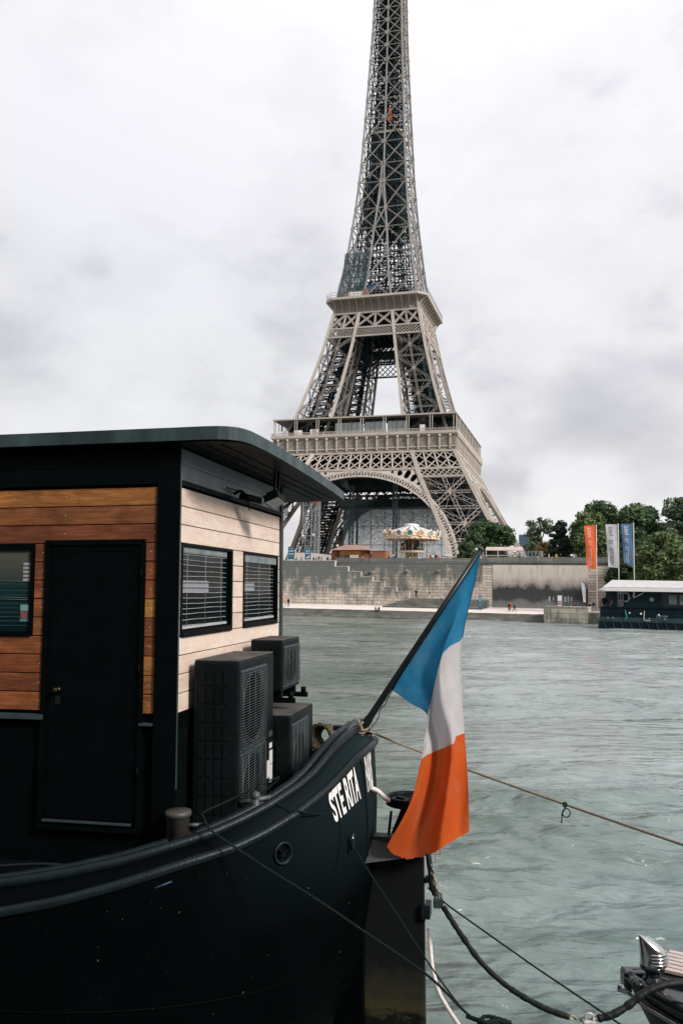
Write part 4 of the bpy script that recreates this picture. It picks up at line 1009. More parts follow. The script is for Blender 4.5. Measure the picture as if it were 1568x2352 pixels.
# end windows with slatted blinds
SLAT = mat('blind_slat', (0.40,0.41,0.42), 0.5, 0.2, 6.0)
INNER = mat('window_dark_interior', (0.003,0.010,0.011), 0.12, 0.5, 2.0, spec=0.12)
FARLIGHT = mat('far_window_light_pale', (0.22,0.23,0.26), 0.9, 0.15, 9.0, stretch=(1,6,1))
def end_window(y0, y1, z0, z1, grey_head, nsl, seed):
    m = MB(); d = 0.024
    m.box((-0.029,y0,z0),(0.014,y0+d,z1)); m.box((-0.029,y1-d*1.6,z0),(0.014,y1,z1)); m.box((-0.029,y0+d,z1-d),(0.014,y1-d*1.6,z1)); m.box((-0.029,y0+d,z0),(0.02,y1-d*1.6,z0+0.045))
    fr = m.build('window', FRAMEM, BARGE)
    m = MB(); m.add([(-0.026,y0+d,z0+.04),(-0.026,y1-d,z0+.04),(-0.026,y1-d,z1-d),(-0.026,y0+d,z1-d)], [(0,1,2,3)]); m.build('pane', INNER, fr)
    m = MB(); yw = y0+(y1-y0)*(0.57 if not grey_head else 0.38)
    m.box((-0.0255,y0+d,z0+(z1-z0)*.47),(-0.0235,yw,z0+(z1-z0)*.60))  # pale panel painting in daylight from the opposite window
    m.build('far_window_light', FARLIGHT, fr)
    rs2 = random.Random(seed); m = MB(); n = nsl; ye = y1-(y1-y0)*0.10
    zt = z1-(0.10 if grey_head else 0.085)
    for i in range(n):
        z = lerp(zt, z0+0.085, i/(n-1))+rs2.uniform(-.003,.003); t1 = rs2.uniform(-.004,.004)
        pts_ = [(-0.012, lerp(y0+d, ye, j/8), z+0.004*math.sin(j*0.8+i)*rs2.uniform(0,1)+t1*j/8) for j in range(9)]
        for p_, q_ in zip(pts_, pts_[1:]): m.beam(p_, q_, 0.007, 0.002, (0.3,0,1))
    m.beam((-0.010,y0+d,z0+0.068),(-0.010,ye,z0+0.072), 0.018, 0.02, (1,0,0))
    bl = m.build('blind', SLAT, fr)
    for f_ in (0.12,0.5,0.86): m = MB(); m.tube([(-0.003,lerp(y0+d,ye,f_),zt),(-0.003,lerp(y0+d,ye,f_),z0+.07)], 0.0012, 5); m.build('cord', SLAT, bl)
    m = MB()
    if grey_head: m.box((-0.025,y0+d+.002,z1-0.095),(0.004,y1-d*1.6-.002,z1-d-.001))
    else: m.box((-0.025,y0+d+.002,z1-0.075),(-0.004,ye,z1-d-.006)); m.box((-0.0035,y0+d+.05,z1-0.068),(-0.001,ye-.03,z1-0.04))
    m.build('head_rail', mat('blind_head_rail', (0.20,0.24,0.25), 0.4, 0.3, 8.0, metal=0.2) if 'blind_head_rail' not in bpy.data.materials else bpy.data.materials['blind_head_rail'], fr)
end_window(W1[0], W1[1], 3.278, 3.988, False, 14, 1); end_window(W2[0], W2[1], 3.283, 3.985, True, 15, 2)
# side window with a notice
m = MB(); x0, x1, z0, z1 = -2.4, -1.155, 3.285, 3.985
m.box((x0,-0.006,z1-0.045),(x1,0.029,z1)); m.box((x0,-0.012,z0),(x1,0.029,z0+0.028)); m.box((x1-0.022,-0.006,z0+.029),(x1,0.029,z1-.046)); m.box((x0,-0.006,z0+.029),(x0+.03,0.029,z1-.046))
sw = m.build('window', FRAMEM, BARGE)
def side_glass():
    mm, t, p = new_mat('side_window_glass')
    tc = t.n('ShaderNodeTexCoord'); sx = t.n('ShaderNodeSeparateXYZ'); t.l(tc.outputs['Object'], sx.inputs[0])
    zz = t.n('ShaderNodeMapRange'); t.l(sx.outputs[2], zz.inputs[0]); zz.inputs[1].default_value = 3.3; zz.inputs[2].default_value = 3.95
    n = t.noise(t.coord((3,1,16)), 2.0, 4, 0.6)
    c = t.ramp(t.math('ADD', zz.outputs[0], t.math('MULTIPLY', t.math('SUBTRACT', n, 0.5), 0.25)), [(0.1,(0.002,0.012,0.014)),(0.55,(0.007,0.030,0.033)),(0.68,(0.045,0.056,0.05)),(1.0,(0.09,0.09,0.072))])
    t.l(c, p.inputs['Base Color']); p.inputs['Roughness'].default_value = 0.12; p.inputs['Specular IOR Level'].default_value = 0.35; return mm
m = MB(); m.box((x0,0.012,z0+.03),(x1-.022,0.02,z1-.045)); m.build('pane', side_glass(), sw)
m = MB()
for i in range(9):
    z = 3.36+i*0.033; m.box((x0+.03,0.0095,z),(x1-.03,0.0105,z+.003))
for z in (3.56,3.575,3.70): m.tube([(x0+.03,0.008,z),(-1.6,0.008,z+.006),(-1.2,0.008,z-.004)], 0.0025, 5)
m.build('blind', mat('dim_blind', (0.05,0.09,0.09), 0.6, 0.3, 6), sw)
m = MB()
for i in range(5): m.box((-1.245,0.0098,3.70+i*.03),(-1.18,0.0108,3.72+i*.03))
m.build('light_patch', mat('pale_slats', (0.34,0.35,0.34), 0.7, 0.2, 10), sw)
m = MB(); m.box((-1.258,0.0065,3.39),(-1.183,0.008,3.52)); nt_ = m.build('notice', mat('notice_blue', (0.06,0.20,0.21), 0.6), sw)
m = MB(); m.box((-1.255,0.0045,3.415),(-1.186,0.006,3.47)); m.build('notice_band', mat('notice_red', (0.16,0.025,0.025), 0.6), nt_)
m = MB(); m.box((-1.256,0.0045,3.474),(-1.185,0.006,3.518)); m.build('notice_heading', mat('notice_pale', (0.16,0.30,0.31), 0.6), nt_)
vs, fs = text_mesh('Alarme', 0.016, 1.05); m = MB(); m.add([(-1.2205+v.x, 0.0035, 3.458+v.y) for v in vs], fs)
for i in range(3): m.box((-1.24,0.0036,3.422+i*.009),(-1.195-.01*(i%2),0.0042,3.425+i*.009))
m.build('notice_lettering', mat('notice_ink', (0.28,0.24,0.23), 0.7), nt_)
# door
m = MB(); m.box((-1.055,-0.01,1.90),(-1.02,0.029,4.005)); m.box((-0.27,-0.01,1.90),(-0.238,0.029,4.005)); m.box((-1.055,-0.01,3.972),(-0.238,0.0288,4.01)); m.box((-1.055,-0.03,1.875),(-0.238,0.029,1.905))
dr = m.build('door', FRAMEM, BARGE)
m = MB(); m.cbox((-1.018,0.004,1.908),(-0.272,0.0285,3.97), 0.004)
for a0,a1,z0_,z1_ in [(-0.985,-0.305,3.92,3.925),(-0.985,-0.305,1.955,1.96),(-0.985,-0.981,1.96,3.92),(-0.309,-0.305,1.96,3.92)]: m.box((a0,0.0005,z0_),(a1,0.0035,z1_))
lf_ = m.build('leaf', FRAMEM, dr)
m = MB(); kz = by(133,1584,0).z; kx = by(133,1584,0).x
m.lathe([(0.02,0),(0.02,0.006),(0.008,0.01),(0.008,0.03),(0.018,0.036),(0.021,0.048),(0.012,0.058),(0.0001,0.06)], n=16, M=Matrix.Translation((kx,0.004,kz)) @ Matrix.Rotation(R(90),4,'X'))
m.build('handle', mat('brass_knob', (0.045,0.036,0.018), 0.35, 0.3, 20, metal=0.8), dr)
m = MB(); m.box((-1.0,-0.035,1.93),(-0.3,-0.011,1.942)); m.build('kick_bar', POSTM, dr)
for z in (2.25,3.0,3.7): m = MB(); m.tube([(-0.262,-0.012,z),(-0.262,-0.012,z+.09)], 0.008, 8); m.build('hinge', FRAMEM, dr)
m = MB(); m.box((kx-.02,-0.0005,kz-.11),(kx+.02,0.0035,kz-.05)); m.build('lock_plate', BLACK_SATIN, dr)
# roof
roof = [(-9,-0.11),(-4,-0.11),(0.05,-0.12),(0.26,-0.125),(0.36,-0.115),(0.43,-0.085),(0.485,-0.03),(0.515,0.04),(0.535,0.13),(0.545,0.3),(0.553,0.57),(0.552,1.0),(0.542,1.45),(0.525,2.1),(0.50,2.8),(0.465,3.5),(0.42,4.25),(-9,4.25)]
m = MB(); m.prism(roof, lambda u,v,d: (u,v,d), 4.725, 4.823); 
m.build('roof', mat('roof_fascia_paint', (0.034,0.056,0.062), 0.5, 0.35, 2.2, spec=0.3, bump=0.06, bscale=40, stretch=(2.5,2.5,0.5)), BARGE, fix=True)
rin = [(u+(0.012 if u < 0 else -0.012), v+(0.012 if v < 1 else -0.012)) for u, v in roof]
m = MB(); m.prism(rin, lambda u,v,d: (u,v,d), 4.712, 4.724)
for i, x in enumerate((0.10,0.22,0.34)): m.box((x,0.02,4.704),(x+0.008,3.9,4.7115))
m.build('soffit', FRAMEM, BARGE, fix=True)
# flood light and camera under the soffit (parts of the boat's fittings, lifted off as things)
fl_ = thing('floodlight', 'black floodlight with pale lens hung under the cabin roof', 'floodlight', MB_BARGE, (0.35,1.50,4.70))
m = MB(); m.box((-0.01,-0.09,-0.20),(0.01,-0.07,0.008)); m.build('bracket', BLACK, fl_); m = MB(); m.box((-0.01,0.03,-0.20),(0.01,0.05,0.008)); m.build('bracket', BLACK, fl_)
MR = Matrix.Translation((-0.02,-0.03,-0.245)) @ Matrix.Rotation(R(-22),4,'Y') @ Matrix.Rotation(R(-12),4,'X') @ Matrix.Scale(0.8,4)
def mbox(mb, M, lo, hi): 
    b = MB(); b.box(lo, hi); mb.add([M @ Vector(v) for v in b.v], b.f)
m = MB(); mbox(m, MR, (-0.09,-0.13,-0.05),(0.09,0.13,0.03)); mbox(m, MR, (-0.05,-0.08,0.03),(0.05,0.08,0.07)); m.build('body', BLACK, fl_)
m = MB(); mbox(m, MR, (-0.078,-0.118,-0.054),(0.078,0.118,-0.0505)); m.build('lens', mat('lamp_lens', (0.55,0.58,0.58), 0.3), fl_)
cm_ = thing('security_camera', 'small black bullet camera on the pale cabin end under the roof', 'camera', MB_BARGE, (0.03,1.25,4.48))
m = MB(); m.tube([(-0.01,0,0),(0.05,0,0.03),(0.09,0.02,0.0)], 0.014, 8); m.build('arm', BLACK, cm_)
m = MB(); m.tube([(0.06,-0.02,-0.02),(0.2,0.12,-0.05)], 0.032, 12); m.build('body', BLACK, cm_)
m = MB(); m.tube([(0.2,0.12,-0.05),(0.212,0.132,-0.053)], 0.034, 14); m.build('lens_ring', GREY_STEEL, cm_)
m = MB(); m.tube(spline([(0.07,0,0),(0.10,0.05,-.09),(0.08,0.18,-.12),(0.03,0.2,0.02),(0.01,-0.25,0.03)],8), 0.006, 6); m.build('cable', BLACK, cm_)
# deck fittings
bo = thing('bollard', 'rusty round steel bollard on the side deck beside the cabin corner', 'bollard', MB_BARGE, (0.10,-0.10,1.62))
m = MB(); m.lathe([(0.08,0),(0.08,0.42),(0.092,0.425),(0.094,0.445),(0.088,0.46),(0.0001,0.462)], n=28)
RUSTY = mat('rust_streaked_steel', (0.042,0.052,0.053), 0.5, 0.5, 7.0, metal=0.2, c2=(0.06,0.045,0.035), stretch=(1,1,0.35), bump=0.1)
m.build('post', RUSTY, bo)
m = MB(); m.tube([(0.05,-0.0,0.36),(0.17,0.02,0.365)], 0.014, 8); m.build('cross_bar', GREY_STEEL, bo); m = MB(); m.tube([(-0.06,-0.03,0.2),(-0.12,-0.06,0.195)], 0.016, 8); m.build('cross_bar', GREY_STEEL, bo)
bt = thing('mooring_cleat', 'small black double bitt on the curved stern rail', 'cleat', MB_BARGE, tuple(hull(R(-34),0.0)+Vector((-0.09,0.05,-0.02))))
m = MB(); m.tube([(0,0,-0.1),(0,0,0.08)], 0.03, 12); m.ball((0,0,0.095), 0.036, 8); m.tube([(-0.11,-0.03,0.05),(0.11,0.03,0.085)], 0.018, 8); m.build('bitt', GREY_STEEL, bt)
# sternpost head, rudder
rd = thing('rudder', 'heavy black rudder blade hung on the stern of the barge', 'rudder', MB_BARGE, (1.16,YC,0))
RUD = mat('rudder_black', (0.0045,0.006,0.0065), 0.6, 0.5, 2.5, spec=0.15, bump=0.1)
def rud_mat():
    mm, t, p = new_mat('rudder_growth'); tc = t.n('ShaderNodeTexCoord'); sx = t.n('ShaderNodeSeparateXYZ'); t.l(tc.outputs['Object'], sx.inputs[0])
    nz = t.noise(t.coord((3,3,5)), 2.0, 6, 0.7)
    z = t.math('ADD', sx.outputs[2], t.math('MULTIPLY', t.math('SUBTRACT', nz, 0.5), 0.5)); zr = t.n('ShaderNodeMapRange'); t.l(z, zr.inputs[0]); zr.inputs[1].default_value = 0; zr.inputs[2].default_value = 1.0
    t.l(t.ramp(zr.outputs[0], [(0.08,(0.003,0.004,0.004)),(0.16,(0.04,0.035,0.016)),(0.32,(0.022,0.021,0.014)),(0.55,(0.005,0.0065,0.007))]), p.inputs['Base Color']); p.inputs['Roughness'].default_value = 0.7; p.inputs['Specular IOR Level'].default_value = 0.15; return mm
m = MB(); m.cbox((0.0,-0.03,-1.2),(0.51,0.03,1.40), 0.012); m.build('blade', rud_mat(), rd)
m = MB(); m.add([(-0.06,-0.34,1.40),(0.5,-0.05,1.42),(0.5,0.05,1.42),(-0.06,0.34,1.40),(0.0,-0.08,1.55),(0.3,-0.04,1.50),(0.3,0.04,1.50),(0.0,0.08,1.55)], [(0,1,5,4),(1,2,6,5),(2,3,7,6),(3,0,4,7),(4,5,6,7),(3,2,1,0)]); m.box((0.06,-0.06,1.50),(0.26,0.06,1.56)); m.build('head', mat('rudder_head_paint', (0.022,0.031,0.033), 0.5, 0.4, 6, bump=0.1), rd)
m = MB(); m.box((0.49,-0.07,0.92),(0.56,0.07,1.03)); m.build('fitting_block', RAILM, rd); m = MB(); m.tube([(0.50,0,1.21),(0.585,0.0,1.235)], 0.03, 12); m.build('pin', RAILM, rd)
m = MB(); m.tube([(0.514,-0.015,1.36),(0.514,-0.015,-0.1)], 0.004, 5); m.build('edge_strip', mat('bare_edge', (0.18,0.19,0.17), 0.5), rd)
qd = thing('steering_quadrant', 'black grooved steering ring lying flat above the rudder', 'steering ring', MB_BARGE, (1.52,YC+0.12,1.83))
m = MB(); prof = [(0.178,-0.04),(0.186,-0.03),(0.178,-0.012),(0.178,0.012),(0.187,0.025),(0.182,0.036),(0.168,0.036),(0.166,0.0),(0.168,-0.04),(0.178,-0.04)]
m.lathe(prof, n=48); 
for i in range(60):
    a = i/60*2*math.pi; m.beam((0.184*math.cos(a),0.184*math.sin(a),-0.034),(0.184*math.cos(a+.05),0.184*math.sin(a+.05),0.026), 0.008, 0.01)
m.build('rim', RAILM, qd)
m = MB(); m.lathe([(0.118,-0.006),(0.120,0.01),(0.165,0.006),(0.165,-0.01)], n=40)
for a in (0.4,2.5,4.6): m.beam((0,0,0),(0.13*math.cos(a),0.13*math.sin(a),0), 0.03, 0.02)
m.build('web', RAILM, qd)
m = MB(); m.tube([(0.0,0,0),(-0.06,0,-0.16),(-0.12,0,-0.30)], 0.03, 10); m.tube([(-0.13,-0.1,-0.08),(-0.16,-0.06,-0.3)], 0.012, 8); m.build('stalk', RAILM, qd)
hs = thing('bow_hose', 'short ribbed white hose bent from the stern to the steering ring', 'hose', MB_BARGE, (1.22,1.33,1.94))
bp = [by(852,1811,1.33), by(866,1817,1.35), by(880,1829,1.38), by(893,1841,1.41)]
m = MB(); sp2 = spline([p-Vector((1.22,1.33,1.94)) for p in bp], 10); m.tube(sp2, [0.021 if i % 2 else 0.0185 for i in range(len(sp2))], 10); m.build('tube', mat('hose_white', (0.62,0.60,0.57), 0.6, 0.1, 20), hs); hs.name = 'ribbed_hose'
# stern head fittings: tapered post top, pipe, rope turns
sh = thing('stern_post_head', 'grey painted stern post head with pipe sleeve beside the flagstaff', 'post head', MB_BARGE, (1.10,YC,2.40))
m = MB(); m.tube([(0.02,0.1,-0.12),(0.14,0.14,-0.11)], 0.028, 12); m.tube([(-0.10,-0.12,-0.02),(0.0,-0.02,0.10)], [0.05,0.035], 10); m.build('sleeve', mat('stern_grey', (0.055,0.07,0.075), 0.5, 0.4, 10, bump=0.15), sh)
m = MB(); m.lathe([(0.05,-0.1),(0.04,0.0),(0.025,0.05),(0.0001,0.06)], (0.07,0.14,-0.04), 14); m.build('cap', RAILM, sh); m = MB(); m.box((-0.22,0.02,0.01),(-0.12,0.10,0.05)); m.build('block', RAILM, sh)

dh = thing('deck_hose', 'dark hose lying along the deck inside the low bulwark', 'hose', MB_BARGE, (-1.3,-0.3,1.75))
m = MB(); m.tube(spline([by(x,y,-0.30)-Vector((-1.3,-0.3,1.75)) for x,y in ((-60,1994),(0,1990),(80,1986),(140,1988),(190,1999),(240,2010))],6), 0.012, 8); m.build('tube', RAILM, dh)
# ------------------------------------------------------------------ air conditioners on the stern deck
ACM = mat('air_unit_black', (0.0055,0.0085,0.0095), 0.5, 0.3, 4.0, spec=0.1, bump=0.05, bscale=70)
ACTOP = mat('air_unit_paler_top', (0.075,0.07,0.062), 0.7, 0.4, 5.0)  # top a paler, warmer grey than the casing
GRILL = mat('air_unit_grille', (0.055,0.075,0.08), 0.45, 0.3, 8.0, spec=0.4)
FAN = mat('fan_dark', (0.001,0.002,0.0025), 0.6, 0.3, 4, spec=0.05)
FANP = mat('fan_plate', (0.022,0.031,0.034), 0.5, 0.3, 4, spec=0.2)
def air_unit(label, lx0, lx1, ly0, ly1, z0, z1, fans, grille_frac, labels=False, feet=0.06):
    t = thing('air_conditioner', label, 'air conditioner', MB_BARGE, (lx0, ly0, z0), group='air conditioning units on the stern deck')
    d, w, h = lx1-lx0, ly1-ly0, z1-z0
    m = MB(); m.cbox((0,0,feet),(d,w,h-0.004), 0.02)
    # louvre slots down the near side
    nr = max(3, int(h/0.15))
    for i in range(nr):
        za, zb = feet+0.06+(h-feet-0.12)*i/nr, feet+0.06+(h-feet-0.12)*(i+1)/nr
        for j in range(4):
            a = d*0.12+d*0.72*j/4; m.box((a,-0.006,za+.012),(a+d*0.12,0.001,zb-.012))
    m.build('casing', ACM, t)
    m = MB(); m.cbox((0.006,0.006,h-0.006),(d-.006,w-.006,h+0.004), 0.004); m.build('top', ACTOP, t)
    gw = w*grille_frac; fh = (h-feet-0.1)/fans
    for i in range(fans):
        za = feet+0.05+fh*i; zb = za+fh*0.94; yc, zc, r = 0.03+gw/2, (za+zb)/2, min(gw,fh*0.94)/2*0.88
        m = MB(); MX = Matrix.Translation((d+0.001,yc,zc)) @ Matrix.Rotation(R(90),4,'Y')
        m.lathe([(r*0.25,0.012),(r*0.25,0.006),(r,0.004)], n=36, M=MX); m.lathe([(r,0.003),(r*1.04,0.016),(r*1.09,0.016),(r*1.1,0)], n=36, m=1, M=MX); m.box((d,0.03,za),(d+.0025,0.03+gw,zb), 1)
        for b in range(5):
            a = b/5*2*math.pi
            m.add([MX @ Vector(v) for v in ((r*.2*math.cos(a),r*.2*math.sin(a),.011),(r*.95*math.cos(a),r*.95*math.sin(a),.006),(r*.95*math.cos(a+.7),r*.95*math.sin(a+.7),.012),(r*.2*math.cos(a+.9),r*.2*math.sin(a+.9),.011))], [(0,1,2,3)])
        f = m.build('fan', [FAN, FANP], t)
        m = MB(); n = int((zb-za)/0.02)
        for k in range(n+1):
            z = lerp(za,zb,k/n); m.tube([(d+0.006,0.03,z),(d+0.026,0.05,z),(d+0.026,0.01+gw,z),(d+0.006,0.03+gw,z)], 0.0022, 5)
        for k in range(5): y = 0.05+(gw-0.04)*k/4; m.tube([(d+0.021,y,za),(d+0.021,y,zb)], 0.003, 5)
        m.box((d,0.025,za-.012),(d+0.012,0.03+gw+.01,za)); m.box((d,0.025,zb),(d+0.012,0.03+gw+.01,zb+.012))
        m.build('grille', GRILL, t)
    if labels:
        m = MB(); y = 0.05+gw; s = w-y
        m.box((d,y+s*.52,h*.34),(d+.003,y+s*.86,h*.42)); m.box((d,y+s*.25,h*.27),(d+.003,y+s*.55,h*.37)); m.box((d,y+s*.55,h*.235),(d+.003,y+s*.85,h*.335)); m.box((d,y+s*.5,h*.435),(d+.003,y+s*.8,h*.465))
        m.build('sticker', mat('sticker_white', (0.62,0.62,0.63), 0.6, 0.1, 30), t)
        m = MB(); m.box((d-.002,y+s*.4,h*.505),(d+.008,y+s*.75,h*.535)); m.build('grip', GREY_STEEL, t)
    for y in (0.05,w-.1): m = MB(); m.box((0.02,y,0),(d-.02,y+.05,feet)); m.build('foot', BLACK, t)
    return t
air_unit('tall black two-fan air unit with white stickers standing behind the bollard', 0.06,0.42,0.25,1.19,1.70,3.10,2,0.68,True)
u2 = air_unit('small black single-fan air unit bracketed high on the far end of the cabin', 0.10,0.40,1.53,2.15,2.66,3.18,1,0.86)
for y in (0.08,0.54): m = MB(); m.box((-0.10,y-.02,-0.045),(0.40,y+.02,-0.001)); m.tube([(0.36,y,-0.001),(0.36,y,0.05)], 0.025, 8); m.build('bracket', BLACK, u2)
air_unit('low black single-fan air unit on the deck behind the tall one', 0.18,0.55,1.25,2.09,1.66,2.555,1,0.66)
# ------------------------------------------------------------------ flagstaff and flag
FP0, FP1 = by(817,1697,YC), by(1107,1257,YC)
fs_ = thing('flagstaff', 'slanting black wooden flagstaff on the stern of the barge', 'flagstaff', MB_BARGE, tuple(FP0))
d = FP1-FP0
m = MB(); m.tube([d*-0.02, d*0.1, d*0.12, d*0.5, d*0.985], [0.040,0.038,0.031,0.027,0.022], 14); m.build('pole', BLACK_SATIN, fs_)
m = MB(); m.lathe([(0.023,0),(0.024,0.02),(0.012,0.03),(0.0001,0.034)], n=12, M=Matrix.Translation(d*0.985) @ d.to_track_quat('Z','Y').to_matrix().to_4x4()); m.tube([d*0.985+Vector((0.02,0,-0.01)), d*0.985+Vector((0.045,0,-0.03)), d*0.985+Vector((0.03,0,-0.06)), d*0.97+Vector((0.02,0,-0.02))], 0.004, 6); m.build('cap', GREY_STEEL, fs_)
m = MB(); m.tube(spline([d*0.505+Vector((0,-.02,0)), by(893,1600,YC-.03)-FP0, by(885,1618,YC-.04)-FP0, by(873,1630,YC-.04)-FP0, by(868,1650,YC-.04)-FP0, by(852,1672,YC-.05)-FP0, by(828,1700,YC-.05)-FP0],6), 0.004, 6); m.build('halyard', BLACK, fs_)
m = MB()
for t_ in (0.03,0.045,0.06): m.tube([d*t_+Vector((0.05*math.cos(a),0.05*math.sin(a),0.02*math.sin(a))) for a in [i/12*6.283 for i in range(12)]], 0.012, 6, closed=True)
m.build('lashing', mat('tan_rope_lashing', (0.26,0.22,0.16), 0.9, 0.3, 30), fs_)
FZ = lambda x, y: (784+x*.3467, 1223+y*.3467)
FC = [(0.0,[(930,100),(735,400),(535,725),(335,1045)]),
      (0.16,[(892,300),(748,560),(620,840),(452,1130)]),
      (0.3333,[(806,688),(783,722),(720,752),(672,800),(640,900),(608,1050),(568,1212)]),
      (0.5,[(796,1000),(760,1010),(700,1060),(620,1180),(548,1380)]),
      (0.6667,[(815,1330),(758,1352),(745,1398),(650,1440),(562,1476),(528,1505)]),
      (0.83,[(838,1670),(740,1720),(600,1760),(452,1800)]),
      (1.0,[(845,1985),(805,2008),(740,2040),(640,2108),(560,2148),(440,2165),(340,2132),(300,2080)])]
def curve_at(pts, t):
    P = [Vector((*p,0)) for p in pts]; L = [0]
    for a, b in zip(P, P[1:]): L.append(L[-1]+(b-a).length)
    d_ = t*L[-1]
    for i in range(len(P)-1):
        if d_ <= L[i+1]+1e-6: return P[i].lerp(P[i+1], (d_-L[i])/(L[i+1]-L[i]))
    return P[-1]
def flag_pt(s, t):
    k = [c[0] for c in FC]; i = max(j for j in range(len(k)-1) if k[j] <= s+1e-9); P = [curve_at(c[1], t) for c in FC]
    a, b, c_, d_ = P[max(i-1,0)], P[i], P[i+1], P[min(i+2,len(P)-1)]; u = (s-k[i])/(k[i+1]-k[i])
    ma = (c_-a)/(k[i+1]-k[max(i-1,0)])*(k[i+1]-k[i]); mb_ = (d_-b)/(k[min(i+2,len(P)-1)]-k[i])*(k[i+1]-k[i])
    q = b*(2*u**3-3*u*u+1)+ma*(u**3-2*u*u+u)+c_*(-2*u**3+3*u*u)+mb_*(u**3-u*u)
    amp = 0.10*min(1,s*2.2)*(0.6+0.4*s)
    fold = amp*(math.sin(t*2*math.pi*1.55+0.9+s*0.7)+0.22*math.sin(t*2*math.pi*2.9+s*4.6)+0.10*math.sin(t*13-s*9)*s)
    fold += 0.035*math.sin(s*8+t*5)*s+0.03*math.sin((s-t)*11)*s*s
    x, y = FZ(q.x, q.y)
    return by(x, y, YC+fold-0.20*s)
def flag_mat():
    mm, t, p = new_mat('flag_cloth'); uv = t.n('ShaderNodeTexCoord'); sx = t.n('ShaderNodeSeparateXYZ'); t.l(uv.outputs['UV'], sx.inputs[0])
    c = t.ramp(sx.outputs[0], [(0.0,(0.025,0.20,0.37)),(0.3333,(0.58,0.565,0.58)),(0.6667,(0.60,0.105,0.022))]); c.node.color_ramp.interpolation = 'CONSTANT'
    nz = t.noise(t.coord((3,3,1.4), rot=(0,0.5,0)), 2.0, 5, 0.6); c = t.mix(0.4, c, t.ramp(nz, [(0.3,0.32),(0.7,0.68)]), 'OVERLAY')
    wr_ = t.noise(t.coord((2,2,2)), 2.2, 3, 0.5); c = t.mix(t.ramp(wr_, [(0.50,0.0),(0.75,0.07)]), c, (0.75,0.62,0.55))
    t.l(c, p.inputs['Base Color']); p.inputs['Roughness'].default_value = 0.85; p.inputs['Specular IOR Level'].default_value = 0.1
    tr = t.n('ShaderNodeBsdfTranslucent'); t.l(c, tr.inputs[0]); mx = t.n('ShaderNodeMixShader'); mx.inputs[0].default_value = 0.42
    t.l(p.outputs[0], mx.inputs[1]); t.l(tr.outputs[0], mx.inputs[2]); out = [n for n in mm.node_tree.nodes if n.type == 'OUTPUT_MATERIAL'][0]; t.l(mx.outputs[0], out.inputs[0])
    wv = t.math('ADD', t.math('MULTIPLY', t.noise(t.coord((300,300,300)), 1.0, 1), 0.05), t.noise(t.coord((5,5,2.2), rot=(0,0.7,0)), 2.0, 3, 0.5, 0.5)); t.l(t.bump(wv, 0.5, 0.02), p.inputs['Normal']); return mm
nu, nv = 96, 60
base = flag_pt(0, 0.5); m = MB(); rf = random.Random(4); fr_ = [rf.uniform(-0.010,0.006) for _ in range(nv+1)]
vs = []
for i in range(nu+1):
    for j in range(nv+1):
        s = i/nu
        if i == nu: s = 1.0
        q = flag_pt(s, j/nv)
        if i == nu: q = q+Vector((0,0,fr_[j] if 10 < j else 0))
        vs.append(q-base)
m.add(vs, [(i*(nv+1)+j, i*(nv+1)+j+1, (i+1)*(nv+1)+j+1, (i+1)*(nv+1)+j) for i in range(nu) for j in range(nv)], 0, True)
fg = thing('flag', 'faded blue white and orange red flag hanging limp from the slanting flagstaff', 'flag', MB_BARGE, tuple(base))
fo = m.build('cloth', flag_mat(), fg)
uvl = fo.data.uv_layers.new(name='UVMap')
for lp in fo.data.loops:
    i, j = divmod(lp.vertex_index, nv+1); uvl.data[lp.index].uv = (i/nu, j/nv)
for poly_ in fo.data.polygons:      # crisp stripe edges: every face carries one stripe
    i = min(v for v in (divmod(k, nv+1)[0] for k in poly_.vertices))
    for li in poly_.loop_indices: uvl.data[li].uv = ((i+0.5)/nu, uvl.data[li].uv[1])
m = MB()
for x, y, l in [(650,2100,50),(618,2135,60),(805,2005,16),(345,2130,14)]:
    a = by(*FZ(x,y),YC-.03)-base; b_ = by(*FZ(x+4,y+l*.5),YC-.03)-base; c_ = by(*FZ(x-3,y+l),YC-.03)-base; m.tube([a,b_,c_], [0.006,0.003,0.002], 5)
m.build('frayed_thread', mat('frayed_red', (0.5,0.08,0.02), 0.9), fg)
# ------------------------------------------------------------------ ropes, chain
def rope_strands(mb, pts, r, twist=26, n=3, m=0):
    P = [Vector(p) for p in pts]; L = [0]
    for a, b in zip(P, P[1:]): L.append(L[-1]+(b-a).length)
    N_ = max(20, int(L[-1]/(r*1.7)))
    def at(d_):
        for i in range(len(P)-1):
            if d_ <= L[i+1]+1e-9: return P[i].lerp(P[i+1], (d_-L[i])/max(1e-9,L[i+1]-L[i]))
        return P[-1]
    Q = [at(L[-1]*i/N_) for i in range(N_+1)]
    for k in range(n):
        S = []
        for i, q in enumerate(Q):
            t = (Q[min(i+1,N_)]-Q[max(i-1,0)]).normalized(); u = t.cross(Vector((0,0,1))); u = u.normalized() if u.length > 1e-4 else Vector((1,0,0)); w_ = t.cross(u)
            a = 2*math.pi*(k/n)+L[-1]*i/N_/(r*7.5)*2*math.pi; S.append(q+(u*math.cos(a)+w_*math.sin(a))*r*0.5)
        mb.tube(S, r*0.56, 6, m)
def wpt(x, y, Y): r = ray(x, y); return EYE+r*(Y/r.y)
ROPE_T = mat('tan_rope', (0.27,0.235,0.175), 0.9, 0.35, 60)
ROPE_D = mat('dark_green_rope', (0.006,0.014,0.014), 0.8, 0.3, 60, spec=0.15)
ROPE_W = mat('white_rope', (0.60,0.55,0.53), 0.9, 0.15, 50)
